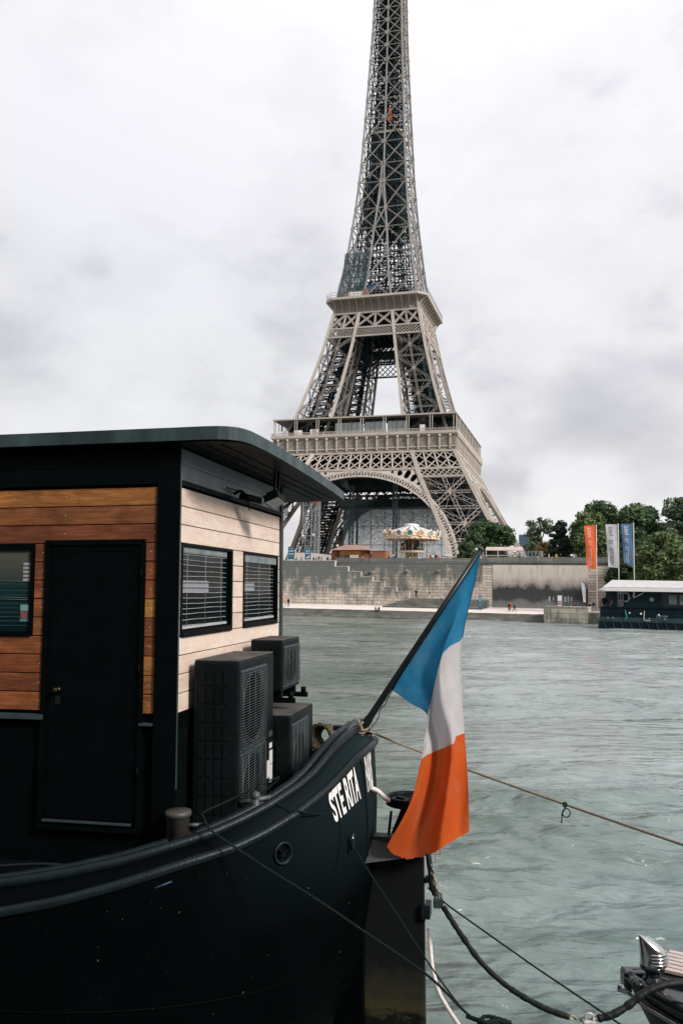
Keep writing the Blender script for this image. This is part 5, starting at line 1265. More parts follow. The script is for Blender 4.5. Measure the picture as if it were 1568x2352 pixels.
def free_rope(name, label, pts, r, mt, strands=True, part='strand', cat='rope', group=None):
    o = thing(name, label, cat, None, tuple(pts[0]), group=group); m = MB(); pts = [p-pts[0] for p in pts]
    if strands: rope_strands(m, pts, r)
    else: m.tube(pts, r, 8)
    m.build(part, mt, o); return o
ST = MB_BARGE @ by(842,1678,YC+0.05)
p1 = [ST]+[wpt(x,y,Y) for x,y,Y in ((900,1702,7.75),(965,1727,7.9),(1075,1769,7.85),(1300,1849,7.2),(1568,1941,6.2),(1800,2020,5.4))]+[Vector((5.4,3.0,2.15)), Vector((8.0,1.45,1.97))]
ro = free_rope('mooring_rope', 'tan twisted rope running from the stern out over the open water', spline(p1,6), 0.0115, ROPE_T, group='mooring ropes')
kn = thing('rope_loop', 'small dark loop of cord knotted on the tan mooring rope', 'cord', None, tuple(wpt(1298,1850,7.17)))
b0 = wpt(1298,1850,7.17); m = MB()
m.tube([wpt(*q,7.17)-b0 for q in ((1298,1843),(1300,1850),(1297,1857),(1294,1863),(1290,1870),(1290,1880),(1289,1892))], 0.005, 6)
m.tube([wpt(1300+9*math.cos(a),1868+10*math.sin(a),7.17)-b0 for a in [i/14*6.283 for i in range(14)]], 0.005, 6, closed=True); m.tube([wpt(1297+3.5*math.cos(a),1849+5*math.sin(a),7.17)-b0 for a in [i/10*6.283 for i in range(10)]], 0.008, 6, closed=True)
m.build('knot', ROPE_D, kn)
g1 = MB_BARGE @ (hull(R(-50.5),0.0)+Vector((0,-0.03,0.06)))
def along(a, s, o=0.02): q = hull(a,s); return MB_BARGE @ (q+Vector((o*math.cos(a),o*math.sin(a)*1.0,0.0)))
p2 = [wpt(470,1882,6.1), wpt(478,1900,6.02), wpt(500,1920,5.98), wpt(620,2000,5.85), wpt(720,2062,5.75), wpt(850,2150,5.6), wpt(980,2240,5.45), wpt(1060,2318,5.3), wpt(1090,2343,5.25)]
free_rope('stern_line', 'thin dark green rope slanting across the black hull to the big knot', spline(p2,5), 0.0085, ROPE_D, group='mooring ropes')
p3 = [MB_BARGE @ (hull(R(-33),0.0)+Vector((-.05,0,.03))), along(R(-32),0.0,.06), along(R(-31),1.0,.055), along(R(-29),2.0,.06), along(R(-26),2.9,.03), wpt(776,1882,6.75), wpt(835,1985,6.5), wpt(905,2092,6.2), wpt(975,2200,5.9), wpt(1035,2285,5.5), wpt(1078,2338,5.26)]
free_rope('stern_line', 'thin black line from the rail bitt down past the painted name to the big knot', spline(p3,4), 0.0055, ROPE_D, False, group='mooring ropes')
kb = wpt(1098,2350,5.22); o = thing('rope_knot', 'big dark bunched knot of rope at the bottom edge', 'knot', None, tuple(kb)); m = MB(); rk = random.Random(2)
kp = [Vector((rk.uniform(-.085,.16), rk.uniform(-.06,.06), rk.uniform(-.075,.05)))+Vector((i*.004,0,-i*.0025)) for i in range(34)]
rope_strands(m, spline(kp,5), 0.012); rope_strands(m, spline([(.1,0,-.05),(.18,.02,-.13),(.28,-.4,-.22),(.36,-2.2,-.05),tuple(Vector((1.5,1.5,1.97))-kb)],5), 0.011); m.build('strand', ROPE_D, o)
p4 = [MB_BARGE @ Vector((0.0,-0.30,1.80)), wpt(405,1926,6.08), wpt(440,1918,6.1), wpt(470,1886,6.12), wpt(466,1868,6.15), wpt(520,1842,6.25), wpt(640,1786,6.5), MB_BARGE @ (hull(R(-35),0)+Vector((-.11,.05,.03)))]
free_rope('rail_line', 'slack dark rope tied along the inside of the stern rail past the air units', spline(p4,6), 0.007, ROPE_D, group='mooring ropes')
m = MB(); cp_ = by(722,1692,2.3); o = thing('rope_coil', 'coil of yellow and black rope hung behind the low air unit', 'rope coil', MB_BARGE, (0.60,2.30,2.20))
for i in range(5): rope_strands(m, [(0.014*i-.03+(.11-.006*i)*math.cos(a), 0.03*i, (.12-.006*i)*math.sin(a)) for a in [j/16*6.283 for j in range(17)]], 0.022)
m.build('strand', mat('yellow_black_rope', (0.13,0.11,0.06), 0.9, 0.7, 40), o)
m = MB(); kq = by(822,1664,YC); o = thing('rope_bend', 'knotted tan rope end on top of the stern post beside the flagstaff', 'rope knot', MB_BARGE, tuple(kq)); rk = random.Random(9)
rope_strands(m, spline([Vector((0.055*math.cos(i*1.9),0.05*math.sin(i*1.3),0.05*math.sin(i*2.3)-.01)) for i in range(16)]+[Vector((0.03,0.03,-.08))],6), 0.014); m.build('strand', ROPE_T, o)
# chain with sleeve from the rudder to the small boat
CH_M = mat('chain_steel', (0.24,0.22,0.15), 0.4, 0.4, 30, metal=0.7)
SLV = mat('black_chain_sleeve', (0.006,0.009,0.010), 0.55, 0.4, 14, spec=0.25, bump=0.4, bscale=40)
def chain(mb, pts, pitch=0.034):
    P = spline(pts, 12); L = [0]
    for a, b in zip(P, P[1:]): L.append(L[-1]+(b-a).length)
    n = max(2, int(L[-1]/pitch))
    for i in range(n):
        d_ = L[-1]*(i+0.5)/n; k = max(j for j in range(len(L)-1) if L[j] <= d_); c_ = P[k].lerp(P[k+1], (d_-L[k])/max(1e-9,L[k+1]-L[k])); t = (P[min(k+1,len(P)-1)]-P[k]).normalized()
        u = t.cross(Vector((0,0.3,1))).normalized(); u = u if i % 2 else t.cross(u)
        mb.tube([c_+t*(0.021*math.cos(a)*1.25)+u*(0.0125*math.sin(a)) for a in [j/10*6.283 for j in range(10)]], 0.0045, 6, closed=True)
def padlock(mb, c, s=1.0):
    mb.cbox((c.x-.03*s,c.y-.014*s,c.z-.075*s),(c.x+.03*s,c.y+.014*s,c.z-.015*s), 0.006*s)
    mb.tube([c+Vector((.02*s*math.cos(a),0,.02*s*math.sin(a))) for a in [math.pi*i/10 for i in range(11)]]+[c+Vector((-.02*s,0,-.02*s))], 0.005*s, 6); mb.tube([c+Vector((.02*s,0,0)), c+Vector((.02*s,0,-.02*s))], 0.005*s, 6)
c0 = wpt(984,1968,6.45); cht = thing('mooring_chain', 'steel chain in black sleeves drooping from the rudder to the small boat', 'chain', None, tuple(c0))
P = lambda x, y, Y: wpt(x, y, Y)-c0
m = MB(); chain(m, [P(986,1972,6.45),P(994,2010,6.42),P(1000,2035,6.4),P(1008,2062,6.38),P(1018,2082,6.35)]); chain(m, [P(1308,2337,5.9),P(1330,2342,5.9),P(1350,2344,5.88),P(1372,2340,5.88)]); m.build('links', CH_M, cht)
m = MB(); s1 = spline([P(1018,2084,6.35),P(1035,2112,6.3),P(1060,2150,6.25),P(1100,2206,6.17),P(1150,2255,6.1),P(1200,2290,6.02),P(1255,2319,5.95),P(1308,2338,5.9)],8); rz = random.Random(1)
m.tube(s1, [0.020+rz.uniform(-.003,.003) for _ in s1], 10); s2 = spline([P(1372,2341,5.88),P(1405,2332,5.88),P(1440,2312,5.9),P(1475,2285,5.92),P(1515,2266,5.95),P(1568,2258,6.0),P(1640,2262,6.1)],8); m.tube(s2, [0.025+rz.uniform(-.004,.004) for _ in s2], 10)
s3 = spline([P(983,1962,6.46),P(988,2000,6.44),P(993,2040,6.42),P(1003,2060,6.4)],6); m.tube(s3, [0.022+rz.uniform(-.003,.003) for _ in s3], 10); m.build('sleeve', SLV, cht)
pl1 = thing('padlock', 'dark square padlock hanging on the chain close to the rudder', 'padlock', None, tuple(wpt(1006,2058,6.36))); m = MB(); padlock(m, Vector((0,0,0)), 1.15); m.build('body', mat('padlock_dark', (0.05,0.065,0.075), 0.4, 0.3, 20, metal=0.4), pl1)
pl2 = thing('padlock', 'pale padlock hanging at the low point of the chain between its two sleeves', 'padlock', None, tuple(wpt(1353,2338,5.86))); m = MB(); padlock(m, Vector((0,0,0)), 1.35); m.build('body', mat('padlock_pale', (0.55,0.53,0.52), 0.4, 0.2, 20, metal=0.3), pl2)
free_rope('mooring_cable', 'straight thin black cable slanting from the rudder past the chain', [wpt(983,2040,6.5),wpt(1030,2082,6.3),wpt(1225,2220,5.9),wpt(1430,2358,5.4),wpt(1700,2540,4.5),Vector((3.6,1.5,1.97))], 0.006, ROPE_D, False, group='mooring ropes')
wf = spline([wpt(984,2132,6.45),wpt(988,2170,6.4),wpt(993,2225,6.3),wpt(1008,2280,6.2),wpt(1030,2320,6.1),wpt(1058,2362,6.0)],10); b0 = wf[0]
o = thing('fender_rope', 'thick ribbed white rope hanging from the rudder edge into the water', 'rope', None, tuple(b0), group='mooring ropes'); m = MB(); m.tube([p-b0 for p in wf], [0.0155 if i % 2 else 0.0135 for i in range(len(wf))], 10); m.build('strand', ROPE_W, o)
# ------------------------------------------------------------------ bow of the small boat, lower right
sb = thing('motor_boat', 'glossy black wooden motor boat bow with a chrome lamp and pale slats', 'motor boat', None, (2.2,6.4,0))
SB0 = Vector((2.2,6.4,0)); q = lambda x, y, z: at_z(x, y, z)-SB0
GLOSS = mat('gloss_black_varnish', (0.006,0.012,0.014), 0.18, 0.3, 3.0, spec=0.6)
tip = q(1449,2253,0.90); nd = (q(1568,2342,0.90)-tip); nd = nd/nd.length
ax = (Vector((nd.x*0.62+0.40, nd.y*0.62+0.16, 0))).normalized()       # boat axis
pv = Vector((-ax.y, ax.x, 0))
def sbp(a, b, z): return tip+ax*a+pv*b+Vector((0,0,z))
hw = lambda a: 0.05+0.62*(1-math.exp(-a*1.15))
m = MB(); secs = [0,0.08,0.2,0.4,0.7,1.1,1.6,2.4,3.4]
rows = []
for a in secs:
    w_ = hw(a) if a > 0 else 0.035; rk_ = 0.0
    rows.append([sbp(a+0.0,-w_,0.0), sbp(a+0.05,-w_*1.0,-0.10), sbp(a+0.25,-w_*0.80,-0.42), sbp(a+0.6,-w_*0.35,-1.2), sbp(a+0.6,w_*0.35,-1.2), sbp(a+0.25,w_*0.8,-0.42), sbp(a+0.05,w_,-0.10), sbp(a,w_,0.0)])
vs = [p for r_ in rows for p in r_]
m.add(vs, [(i*8+j,(i+1)*8+j,(i+1)*8+j+1,i*8+j+1) for i in range(len(rows)-1) for j in range(7)], 0, True); m.add(rows[0], [tuple(range(8))])
m.build('hull', GLOSS, sb, fix=True)
m = MB(); dl_ = [sbp(a,-(hw(a) if a > 0 else .035)+.01,0.03) for a in secs]; dr_ = [sbp(a,(hw(a) if a > 0 else .035)-.01,0.03) for a in secs]; n_ = len(secs)
m.add(dl_+dr_, [(i,i+1,n_+i+1,n_+i) for i in range(n_-1)])
m.tube([p+Vector((0,0,0.0)) for p in dl_], 0.045, 8); m.tube([p for p in dr_], 0.045, 8); m.cbox(tuple(sbp(-.02,-.07,-.05)-Vector((0,.0,0))), tuple(sbp(-.02,-.07,-.05)+Vector((0.16,0.12,0.12))), 0.02)
m.build('deck', GLOSS, sb)
m = MB(); m.tube([sbp(a,-(hw(a) if a > 0 else .035)-.012,-0.075) for a in secs], 0.015, 8); m.lathe([(0.0001,-.05),(0.022,-.03),(0.03,0.0),(0.03,0.05),(0.0001,0.055)], n=14, M=Matrix.Translation(sbp(-.03,-.03,-.06)) @ (-ax).to_track_quat('Z','Y').to_matrix().to_4x4()); m.build('rub_rail', mat('chrome_strip', (0.45,0.47,0.48), 0.22, 0.1, 10, metal=0.9), sb)
m = MB()
DECKW = mat('pale_deck_slat', (0.50,0.42,0.39), 0.55, 0.15, 10)
sa = q(1524,2216,0.97)
dd = (q(1568,2226,0.97)-sa).normalized(); de_ = Vector((-dd.y,dd.x,0))
for i in range(6):
    o_ = sa+de_*(0.20-0.068*i); m.add([o_, o_+dd*2.2, o_+dd*2.2+de_*0.05, o_+de_*0.05, o_+Vector((0,0,.02)), o_+dd*2.2+Vector((0,0,.02)), o_+dd*2.2+de_*0.05+Vector((0,0,.02)), o_+de_*0.05+Vector((0,0,.02))], [(4,5,6,7),(0,1,5,4),(3,0,4,7),(2,3,7,6)])
m.build('slat', DECKW, sb)
m = MB(); bb = sa+Vector((0.02,-.05,-.01)); m.add([bb+dd*-.06+de_*-.2, bb+dd*2.3+de_*-.2, bb+dd*2.3+de_*.32, bb+dd*-.06+de_*.32], [(0,1,2,3)]); m.build('foredeck', GLOSS, sb)
lp_c = q(1498,2250,0.97)
m = MB(); m.lathe([(0.075,-.10),(0.075,0.0),(0.05,0.02),(0.05,0.06),(0.085,0.075),(0.085,0.10),(0.06,0.105)], n=20, M=Matrix.Translation(lp_c)); m.ball(lp_c+Vector((-.11,-.03,-.03)), 0.045, 8, 0, 0.9); lb = m.build('lamp_base', GLOSS, sb)
m = MB(); MR = Matrix.Translation(lp_c+Vector((0.0,0,0.10)))
xback = lambda t: lerp(0.105,-0.085,max(0,(t-0.3)/0.7)**2.0)
rows = []
for i in range(13):
    t = i/12; z = lerp(0.0,0.20,t); x_f = -0.082-0.012*t; x_b = xback(t); w_ = lerp(0.08,0.02,t**3)
    rows.append([MR @ Vector(((x_f+x_b)/2+(x_b-x_f)/2*math.cos(a), w_*math.sin(a), z)) for a in [k/16*6.283 for k in range(16)]])
m.add([p for r_ in rows for p in r_], [(i*16+j, i*16+(j+1)%16, (i+1)*16+(j+1)%16, (i+1)*16+j) for i in range(12) for j in range(16)], 0, True); m.add(rows[-1], [tuple(range(16))])
for zf in (0.02,0.042,0.064,0.086):
    t = zf/0.20; x_b = xback(t); x_f = -0.085; w_ = lerp(0.08,0.02,t**3)+.003
    m.tube([MR @ Vector(((x_f+x_b)/2+((x_b-x_f)/2+.004)*math.cos(a), w_*math.sin(a), zf)) for a in [lerp(-2.0,1.2,k/14) for k in range(15)]], 0.006, 6)
m.build('chrome_lamp', mat('chrome', (0.62,0.61,0.61), 0.16, 0.1, 8, metal=1.0), sb)
m = MB(); m.tube(spline([sbp(.5,-.30,.10), sbp(.8,-.1,.14), sbp(1.2,.1,.1)],6), 0.02, 8); m.cbox(tuple(sbp(.6,-.35,.04)), tuple(sbp(.6,-.35,.04)+Vector((.5,.12,.07))), 0.02); m.build('fender_pad', BLACK, sb)
# ------------------------------------------------------------------ far bank: kiosk, carousel, signs
def qbase(x, y, c, z=GZ): p = qp(x, y, c); return Vector((p.x, c, z))
def W_(x0, x1, c): return qp(x1,1270,c).x-qp(x0,1270,c).x
BRICK = mat('kiosk_brown_boards', (0.26,0.105,0.055), 0.8, 0.2, 1.2, stretch=(1,1,6))
ROOFT = mat('kiosk_copper_roof', (0.33,0.17,0.12), 0.6, 0.3, 0.8, c2=(0.17,0.14,0.14))
kc = 22.0; p0 = qp(772,1282,kc); p1 = qp(838,1282,kc); kx = (p0.x+p1.x)/2; kw = p1.x-p0.x
k = thing('kiosk', 'brown snack kiosk with hipped copper roof and lit sign band on the quay', 'kiosk', M_QUAY, (kx,kc,GZ))
hE = qp(805,1264,kc).z-GZ; hR = qp(805,1250.5,kc).z-GZ
m = MB(); c8 = 0.9
m.prism([(-kw/2+c8,0),(kw/2-c8,0),(kw/2,c8),(kw/2,4),(-kw/2,4),(-kw/2,c8)], lambda u,v,d: (u,v,d), 0, hE-0.1); m.build('wall', BRICK, k, fix=True)
ew = W_(762,849,kc)/2; er = W_(785,819,kc)/2
m = MB(); m.add([(-ew,-1.1,hE),(ew,-1.1,hE),(ew,5,hE),(-ew,5,hE),(-ew*.62,0.3,hE+(hR-hE)*.62),(ew*.62,0.3,hE+(hR-hE)*.62),(ew*.62,3.8,hE+(hR-hE)*.62),(-ew*.62,3.8,hE+(hR-hE)*.62),(-er,1.5,hR),(er,1.5,hR),(er,2.6,hR),(-er,2.6,hR)],
     [(0,1,5,4),(1,2,6,5),(2,3,7,6),(3,0,4,7),(4,5,9,8),(5,6,10,9),(6,7,11,10),(7,4,8,11),(8,9,10,11),(3,2,1,0)]); m.build('roof', ROOFT, k)
m = MB(); m.box((-kw/2+c8+.1,-0.03,hE-0.95),(kw/2-c8-.1,-0.004,hE-0.25)); sg = m.build('sign_band', mat('kiosk_sign_orange', (0.80,0.36,0.05), 0.6, 0.25, 3.0), k)
m = MB(); rk = random.Random(8); x = -kw/2+c8+.3
while x < kw/2-c8-.4: w_ = rk.uniform(.1,.28); m.box((x,-.05,hE-.78),(x+w_,-.031,hE-.45)); x += w_+rk.uniform(.05,.2)
m.build('sign_mark', mat('kiosk_sign_brown', (0.16,0.06,0.03), 0.7), sg)
m = MB(); m.box((-kw*.30,-.02,0.2),(-kw*.23,-.004,hE-1.0)); m.build('drinks_poster', mat('kiosk_poster', (0.22,0.26,0.30), 0.5, 0.5, 6), k)
m = MB(); m.box((-kw*.22,-.015,0.3),(kw*.14,-.004,hE-1.05)); m.build('shutter', mat('kiosk_shutter', (0.14,0.075,0.055), 0.7, 0.2, 1, stretch=(1,1,12)), k)
m = MB(); hL = hE-0.2; xl = qp(759,1282,kc).x-kx; m.box((xl,0.5,0),(-kw/2-.002,3.5,hL)); m.build('side_wall', BRICK, k)
xb0, xb1 = qp(852,1282,kc).x, qp(884,1282,kc).x
k2 = thing('kiosk_annex', 'low brown boarded box right of the hipped kiosk', 'kiosk', M_QUAY, ((xb0+xb1)/2,kc,GZ)); wd = (xb1-xb0)/2; hb = qp(868,1266,kc).z-GZ
m = MB(); m.box((-wd,0.2,0),(wd,3.5,hb)); m.box((-wd-(qp(852,1270,kc).x-qp(835,1270,kc).x),0.5,0),(-wd-.002,3,hb-.55)); m.build('wall', BRICK, k2)
m = MB(); m.box((-wd-.1,0.1,hb+.002),(wd+.1,3.6,hb+.14)); m.build('roof', ROOFT, k2)
t = thing('menu_board', 'blank pale board standing on the parapet before the kiosk', 'board', M_QUAY, tuple(qbase(813,1280,16.2)))
m = MB(); w_ = W_(803,823,16.2)/2; z1 = qp(813,1275,16.2).z-GZ; m.box((-w_,0,0),(w_,.06,z1)); m.build('panel', mat('board_cream', (0.62,0.54,0.47), 0.8), t)
# carousel
cc = 48.0; cx_ = qp(945,1260,cc).x; CZt = lambda y: qp(945,y,cc).z-GZ; CR = W_(884,1006.5,cc)/2
ca = thing('carousel', 'double deck carousel with cream scalloped canopy and blue striped top', 'carousel', M_QUAY, (cx_,cc,GZ))
CREAM = mat('carousel_cream', (0.74,0.66,0.53), 0.6, 0.15, 2.0, c2=(0.66,0.48,0.33)); CWHITE = mat('carousel_white', (0.74,0.72,0.68), 0.6, 0.08, 1.0)
zc0, zc1, zt0, zt1 = CZt(1239), CZt(1225), CZt(1222), CZt(1209.5)
m = MB(); n = 48; 
def crp(r, z, i, n=48): a = i/n*2*math.pi; return (r*math.cos(a), r*math.sin(a), z)
for i in range(n):
    stripe = 1 if i % 3 == 0 else 0
    for (r0,z0_),(r1,z1_) in (((CR*.93,zt0),(CR*.6,lerp(zt0,zt1,.42))),((CR*.6,lerp(zt0,zt1,.42)),(CR*.25,zt1))):
        m.add([crp(r0,z0_,i),crp(r0,z0_,i+1),crp(r1,z1_,i+1),crp(r1,z1_,i)], [(0,1,2,3)], stripe)
m.lathe([(CR*.25,zt1-.1),(CR*.27,zt1+.25),(CR*.22,zt1+.55),(CR*.1,zt1+.7),(0.001,zt1+.72)], n=24); m.build('canopy', [CWHITE, mat('carousel_blue_stripe', (0.10,0.16,0.23), 0.6)], ca)
m = MB()
for i in range(96):
    a0, a1 = i, i+1; zz = lambda j: zc0-0.22*abs(math.sin(j/96*math.pi*32))
    m.add([crp(CR,zz(a0),a0,96),crp(CR,zz(a1),a1,96),crp(CR*1.01,zc1,a1,96),crp(CR*1.01,zc1,a0,96)], [(0,1,2,3)])
m.lathe([(CR*1.02,lerp(zc0,zc1,.3)),(CR*1.035,lerp(zc0,zc1,.36)),(CR*1.02,lerp(zc0,zc1,.42))], n=48); m.add([crp(CR*.99,zc1,i) for i in range(48)]+[crp(CR*.92,zt0,i) for i in range(48)], [(i,(i+1)%48,48+(i+1)%48,48+i) for i in range(48)])
m.add([crp(CR*.98,zc0+.5,i) for i in range(48)], [tuple(range(48))], 1); m.build('valance', [CREAM, CWHITE], ca)
PAINT = [mat('carousel_painting_teal', (0.05,0.22,0.25), 0.6, 0.5, 6), mat('carousel_painting_rose', (0.55,0.30,0.22), 0.6, 0.4, 6), mat('carousel_painting_blue', (0.25,0.36,0.45), 0.6, 0.4, 6)]
for i in range(16):
    m = MB(); md = MB(); a = (i+.5)/16*2*math.pi; c_ = Vector((CR*1.03*math.cos(a),CR*1.03*math.sin(a),lerp(zc0,zc1,.72))); u = Vector((-math.sin(a),math.cos(a),0)); o_ = Vector((math.cos(a),math.sin(a),0))
    hgt = (zc1-zc0)*.42
    md.add([c_+u*.62*math.cos(b)+Vector((0,0,hgt*math.sin(b))) for b in [j/12*6.283 for j in range(12)]], [tuple(range(12))], i % 3)
    pts_ = [c_+o_*.03+u*.78*math.cos(b)+Vector((0,0,hgt*1.15*math.sin(b))) for b in [j/12*6.283 for j in range(12)]]; m.tube(pts_, 0.11, 5, closed=True); m.ball(c_+Vector((0,0,hgt*1.45)), .22, 6); md_o = md.build('medallion', PAINT, ca); m.build('frame', CREAM, md_o)
zd0, zd1 = CZt(1264), CZt(1239.5); rD = W_(931,959.5,cc)/2
m = MB(); m.lathe([(rD,0),(rD,zd1-.35)], n=12); m.build('centre_drum', mat('carousel_drum', (0.27,0.25,0.15), 0.5, 0.45, 1.3), ca)
m = MB(); m.lathe([(rD*1.06,zd1-.4),(rD*1.1,zd1-.1),(rD*1.02,zd1)], n=12); m.build('drum_cornice', mat('carousel_red_brown', (0.20,0.055,0.03), 0.5), ca)
zp = CZt(1267.5); rP = W_(917,972.5,cc)/2
m = MB(); m.lathe([(rP,zp-.25),(rP*1.02,zp),(rP,zp+.2),(rP*.9,zp+.2)], n=40); m.lathe([(CR*.9,0.0),(CR*.92,0.35),(CR*.9,0.4),(0.01,.4)], n=40); m.build('deck', CREAM, ca)
m = MB()
for i in range(24): m = MB(); m.ball((rP*1.03*math.cos(i/24*6.283),rP*1.03*math.sin(i/24*6.283),zp+.15), .14, 6); m.build('light_bulb', CWHITE, ca)
CPOLE = mat('carousel_pole', (0.30,0.30,0.28), 0.4, metal=0.3)
for i in range(20):
    a = i/20*6.283; m = MB(); m.tube([(CR*.84*math.cos(a),CR*.84*math.sin(a),.4),(CR*.84*math.cos(a),CR*.84*math.sin(a),zc0+.4)], .05, 5); m.build('pole', CPOLE, ca); m = MB(); m.tube([(rP*.9*math.cos(a),rP*.9*math.sin(a),.4),(rP*.9*math.cos(a),rP*.9*math.sin(a),zc0+.4)], .04, 5); m.build('pole', CPOLE, ca)
rk = random.Random(3); HM = [CWHITE, mat('horse_dark', (0.02,0.025,0.03), 0.6), mat('horse_brown', (0.16,0.08,0.05), 0.6)]
for i in range(26):       # horses on both decks
    m = MB(); a = i/26*6.283; r_ = CR*.66 if i % 2 else rP*.8; z = 1.1 if i % 2 else zp+1.0; c_ = Vector((r_*math.cos(a),r_*math.sin(a),z)); u = Vector((-math.sin(a),math.cos(a),0)); mi = rk.randint(0,2)
    m.tube([c_-u*.6+Vector((0,0,.02)), c_-u*.2+Vector((0,0,-.03)), c_+u*.3, c_+u*.52+Vector((0,0,.25)), c_+u*.66+Vector((0,0,.55)), c_+u*.9+Vector((0,0,.42))], [.2,.24,.23,.16,.12,.07], 7, mi)
    for du, dz in ((-.5,-.7),(-.4,-.75),(.35,-.6),(.45,-.55)): m.tube([c_+u*du*.9+Vector((0,0,-.1)), c_+u*(du*1.1)+Vector((0,0,-.4)), c_+u*(du*.95)+Vector((0,0,dz))], [.08,.05,.05], 5, mi)
    m.build('horse', HM, ca)
m = MB()
for i in range(20): a = i/20*6.283; m.beam((rP*.95*math.cos(a),rP*.95*math.sin(a),zp+.2),(rP*.95*math.cos(a+.31),rP*.95*math.sin(a+.31),zp+1.0), .05)
m.build('balustrade', IRON_DK, ca); CRG = mat('carriage_dark', (0.025,0.035,0.045), 0.5, 0.4, 1.5)
for i in range(8): a = i/8*6.283+.3; m = MB(); m.box((rP*.72*math.cos(a)-.3,rP*.72*math.sin(a)-.3,zp+.2),(rP*.72*math.cos(a)+.3,rP*.72*math.sin(a)+.3,zp+2.1+.4*(i%2))); m.build('carriage', CRG, ca)
# blue signs, hoarding, arch
SIGNB = mat('sign_blue', (0.012,0.115,0.20), 0.5, 0.1, 2.0); SIGNW = mat('sign_white', (0.72,0.73,0.75), 0.6)
def blue_sign(x0, x1, y0, y1, c, label, sq):
    p = qbase((x0+x1)/2, 1280, c); t = thing('information_sign', label, 'sign', M_QUAY, tuple(p), group='blue information signs on the quay'); w_ = W_(x0,x1,c)/2; zt = qp(x0,y0,c).z-GZ; zb = qp(x0,y1,c).z-GZ
    m = MB(); m.box((-w_,0,zb),(w_,.12,zt)); bd = m.build('panel', SIGNB, t)
    m = MB(); hh = zt-zb
    for u, v in sq: m.box((-w_+2*w_*(u-.11),-.02,zb+hh*(v-.055)),(-w_+2*w_*(u+.11),-.003,zb+hh*(v+.055)))
    m.build('pictogram', SIGNW, bd)
    m = MB()
    for i, (v, a, b) in enumerate([(.90,.15,.85),(.865,.2,.8),(.83,.15,.85),(.80,.3,.7),(.22,.25,.75),(.17,.3,.7)]): m.box((-w_+2*w_*a,-.015,zb+hh*v),(-w_+2*w_*b,-.003,zb+hh*(v+.014)))
    m.build('text_line', mat('sign_text_pale', (0.40,0.47,0.52), 0.6) if 'sign_text_pale' not in bpy.data.materials else bpy.data.materials['sign_text_pale'], bd)
    for s_ in (-.7,.55): m = MB(); m.box((w_*s_,.02,0),(w_*(s_+.15),.1,zb)); m.build('post', GREY_STEEL, t)
blue_sign(661,675.5,1256,1284.5,19,'left blue information sign with four white squares by the cabin edge',[(.3,.66),(.7,.66),(.3,.42),(.7,.42)])
blue_sign(700,713,1256,1285,19,'right blue information sign with white squares in front of the pale hoarding',[(.3,.66),(.7,.66),(.3,.48),(.7,.48),(.72,.26),(.35,.14),(.65,.14)])
hc = 27.0; a0, a1 = qp(716,1275,hc), qp(760,1280,hc)
t = thing('hoarding', 'long pale hoarding sloping down behind the blue signs', 'hoarding', M_QUAY, (a0.x,hc,GZ)); m = MB(); m.add([(0,0,0),(a1.x-a0.x+1,0,0),(a1.x-a0.x+1,0,qp(760,1276,hc).z-GZ),(0,0,qp(716,1270,hc).z-GZ),(-6,0,qp(716,1270,hc).z-GZ+.1),(-6,0,0)], [(0,1,2,3),(5,0,3,4)]); m.build('panel', mat('hoarding_pale', (0.60,0.56,0.54), 0.8, 0.06, 0.5), t)
t = thing('tent', 'low round white marquee roof between the two blue signs', 'marquee', M_QUAY, tuple(qbase(688,1280,35))); m = MB(); r_ = W_(672,703,35)/2; hz_ = qp(688,1271.5,35).z-GZ
m.lathe([(r_,0),(r_,hz_*.6),(r_*.85,hz_*.85),(r_*.5,hz_),(.01,hz_+.1)], n=24); m.build('canvas', mat('marquee_canvas', (0.60,0.59,0.60), 0.8, 0.08, 0.5), t)
t = thing('stall_awning', 'dark stall with a brown awning beside the low kiosk box', 'stall', M_QUAY, tuple(qbase(893,1280,24))); m = MB(); w_ = W_(884,903,24)/2; zt = qp(893,1270,24).z-GZ
m.add([(-w_,0,zt-.6),(w_,0,zt-.9),(w_*.6,2.5,zt-.2),(-w_,2.5,zt)], [(0,1,2,3)]); m.build('awning', mat('awning_brown', (0.22,0.17,0.15), 0.8), t); m = MB(); m.box((-w_,.4,0),(w_*.6,2.5,zt-1.0)); m.build('counter', mat('stall_dark', (0.03,0.035,0.04), 0.7), t); m = MB(); m.box((-w_*.9,.36,zt-1.6),(-w_*.1,.395,zt-1.25)); m.build('lit_strip', mat('stall_orange', (0.6,0.22,0.04), 0.6), t)
def parasol(x, y, c, rU, label):
    p = qbase(x,1280,c); t = thing('parasol', label, 'parasol', M_QUAY, tuple(p)); r_ = W_(x-rU,x+rU,c)/2; zt = qp(x,y,c).z-GZ
    m = MB(); m.lathe([(r_,zt-.75),(r_*.98,zt-.55),(r_*.5,zt-.22),(.01,zt)], n=10); m.build('canopy', mat('parasol_grey', (0.36,0.36,0.36), 0.8, 0.1, 1), t); m = MB(); m.tube([(0,0,0),(0,0,zt)], .05, 6); m.build('pole', GREY_STEEL, t)
parasol(1026,1271.5,26,14,'grey market parasol at the foot of the right front tower leg')
def lamp_post(x, y, c, label):
    p = qbase(x,1280,c); zt = qp(x,y,c).z-GZ; t = thing('street_lamp', label, 'street lamp', M_QUAY, tuple(p), group='globe lamps on the esplanade')
    m = MB(); m.tube([(0,0,0),(0,0,.8),(0,0,.9),(0,0,zt-.3)], [.11,.1,.06,.05], 8); m.build('pole', IRON_DK, t); m = MB(); m.ball((0,0,zt), .34, 10); m.build('globe', mat('lamp_globe', (0.50,0.50,0.48), 0.3) if 'lamp_globe' not in bpy.data.materials else bpy.data.materials['lamp_globe'], t)
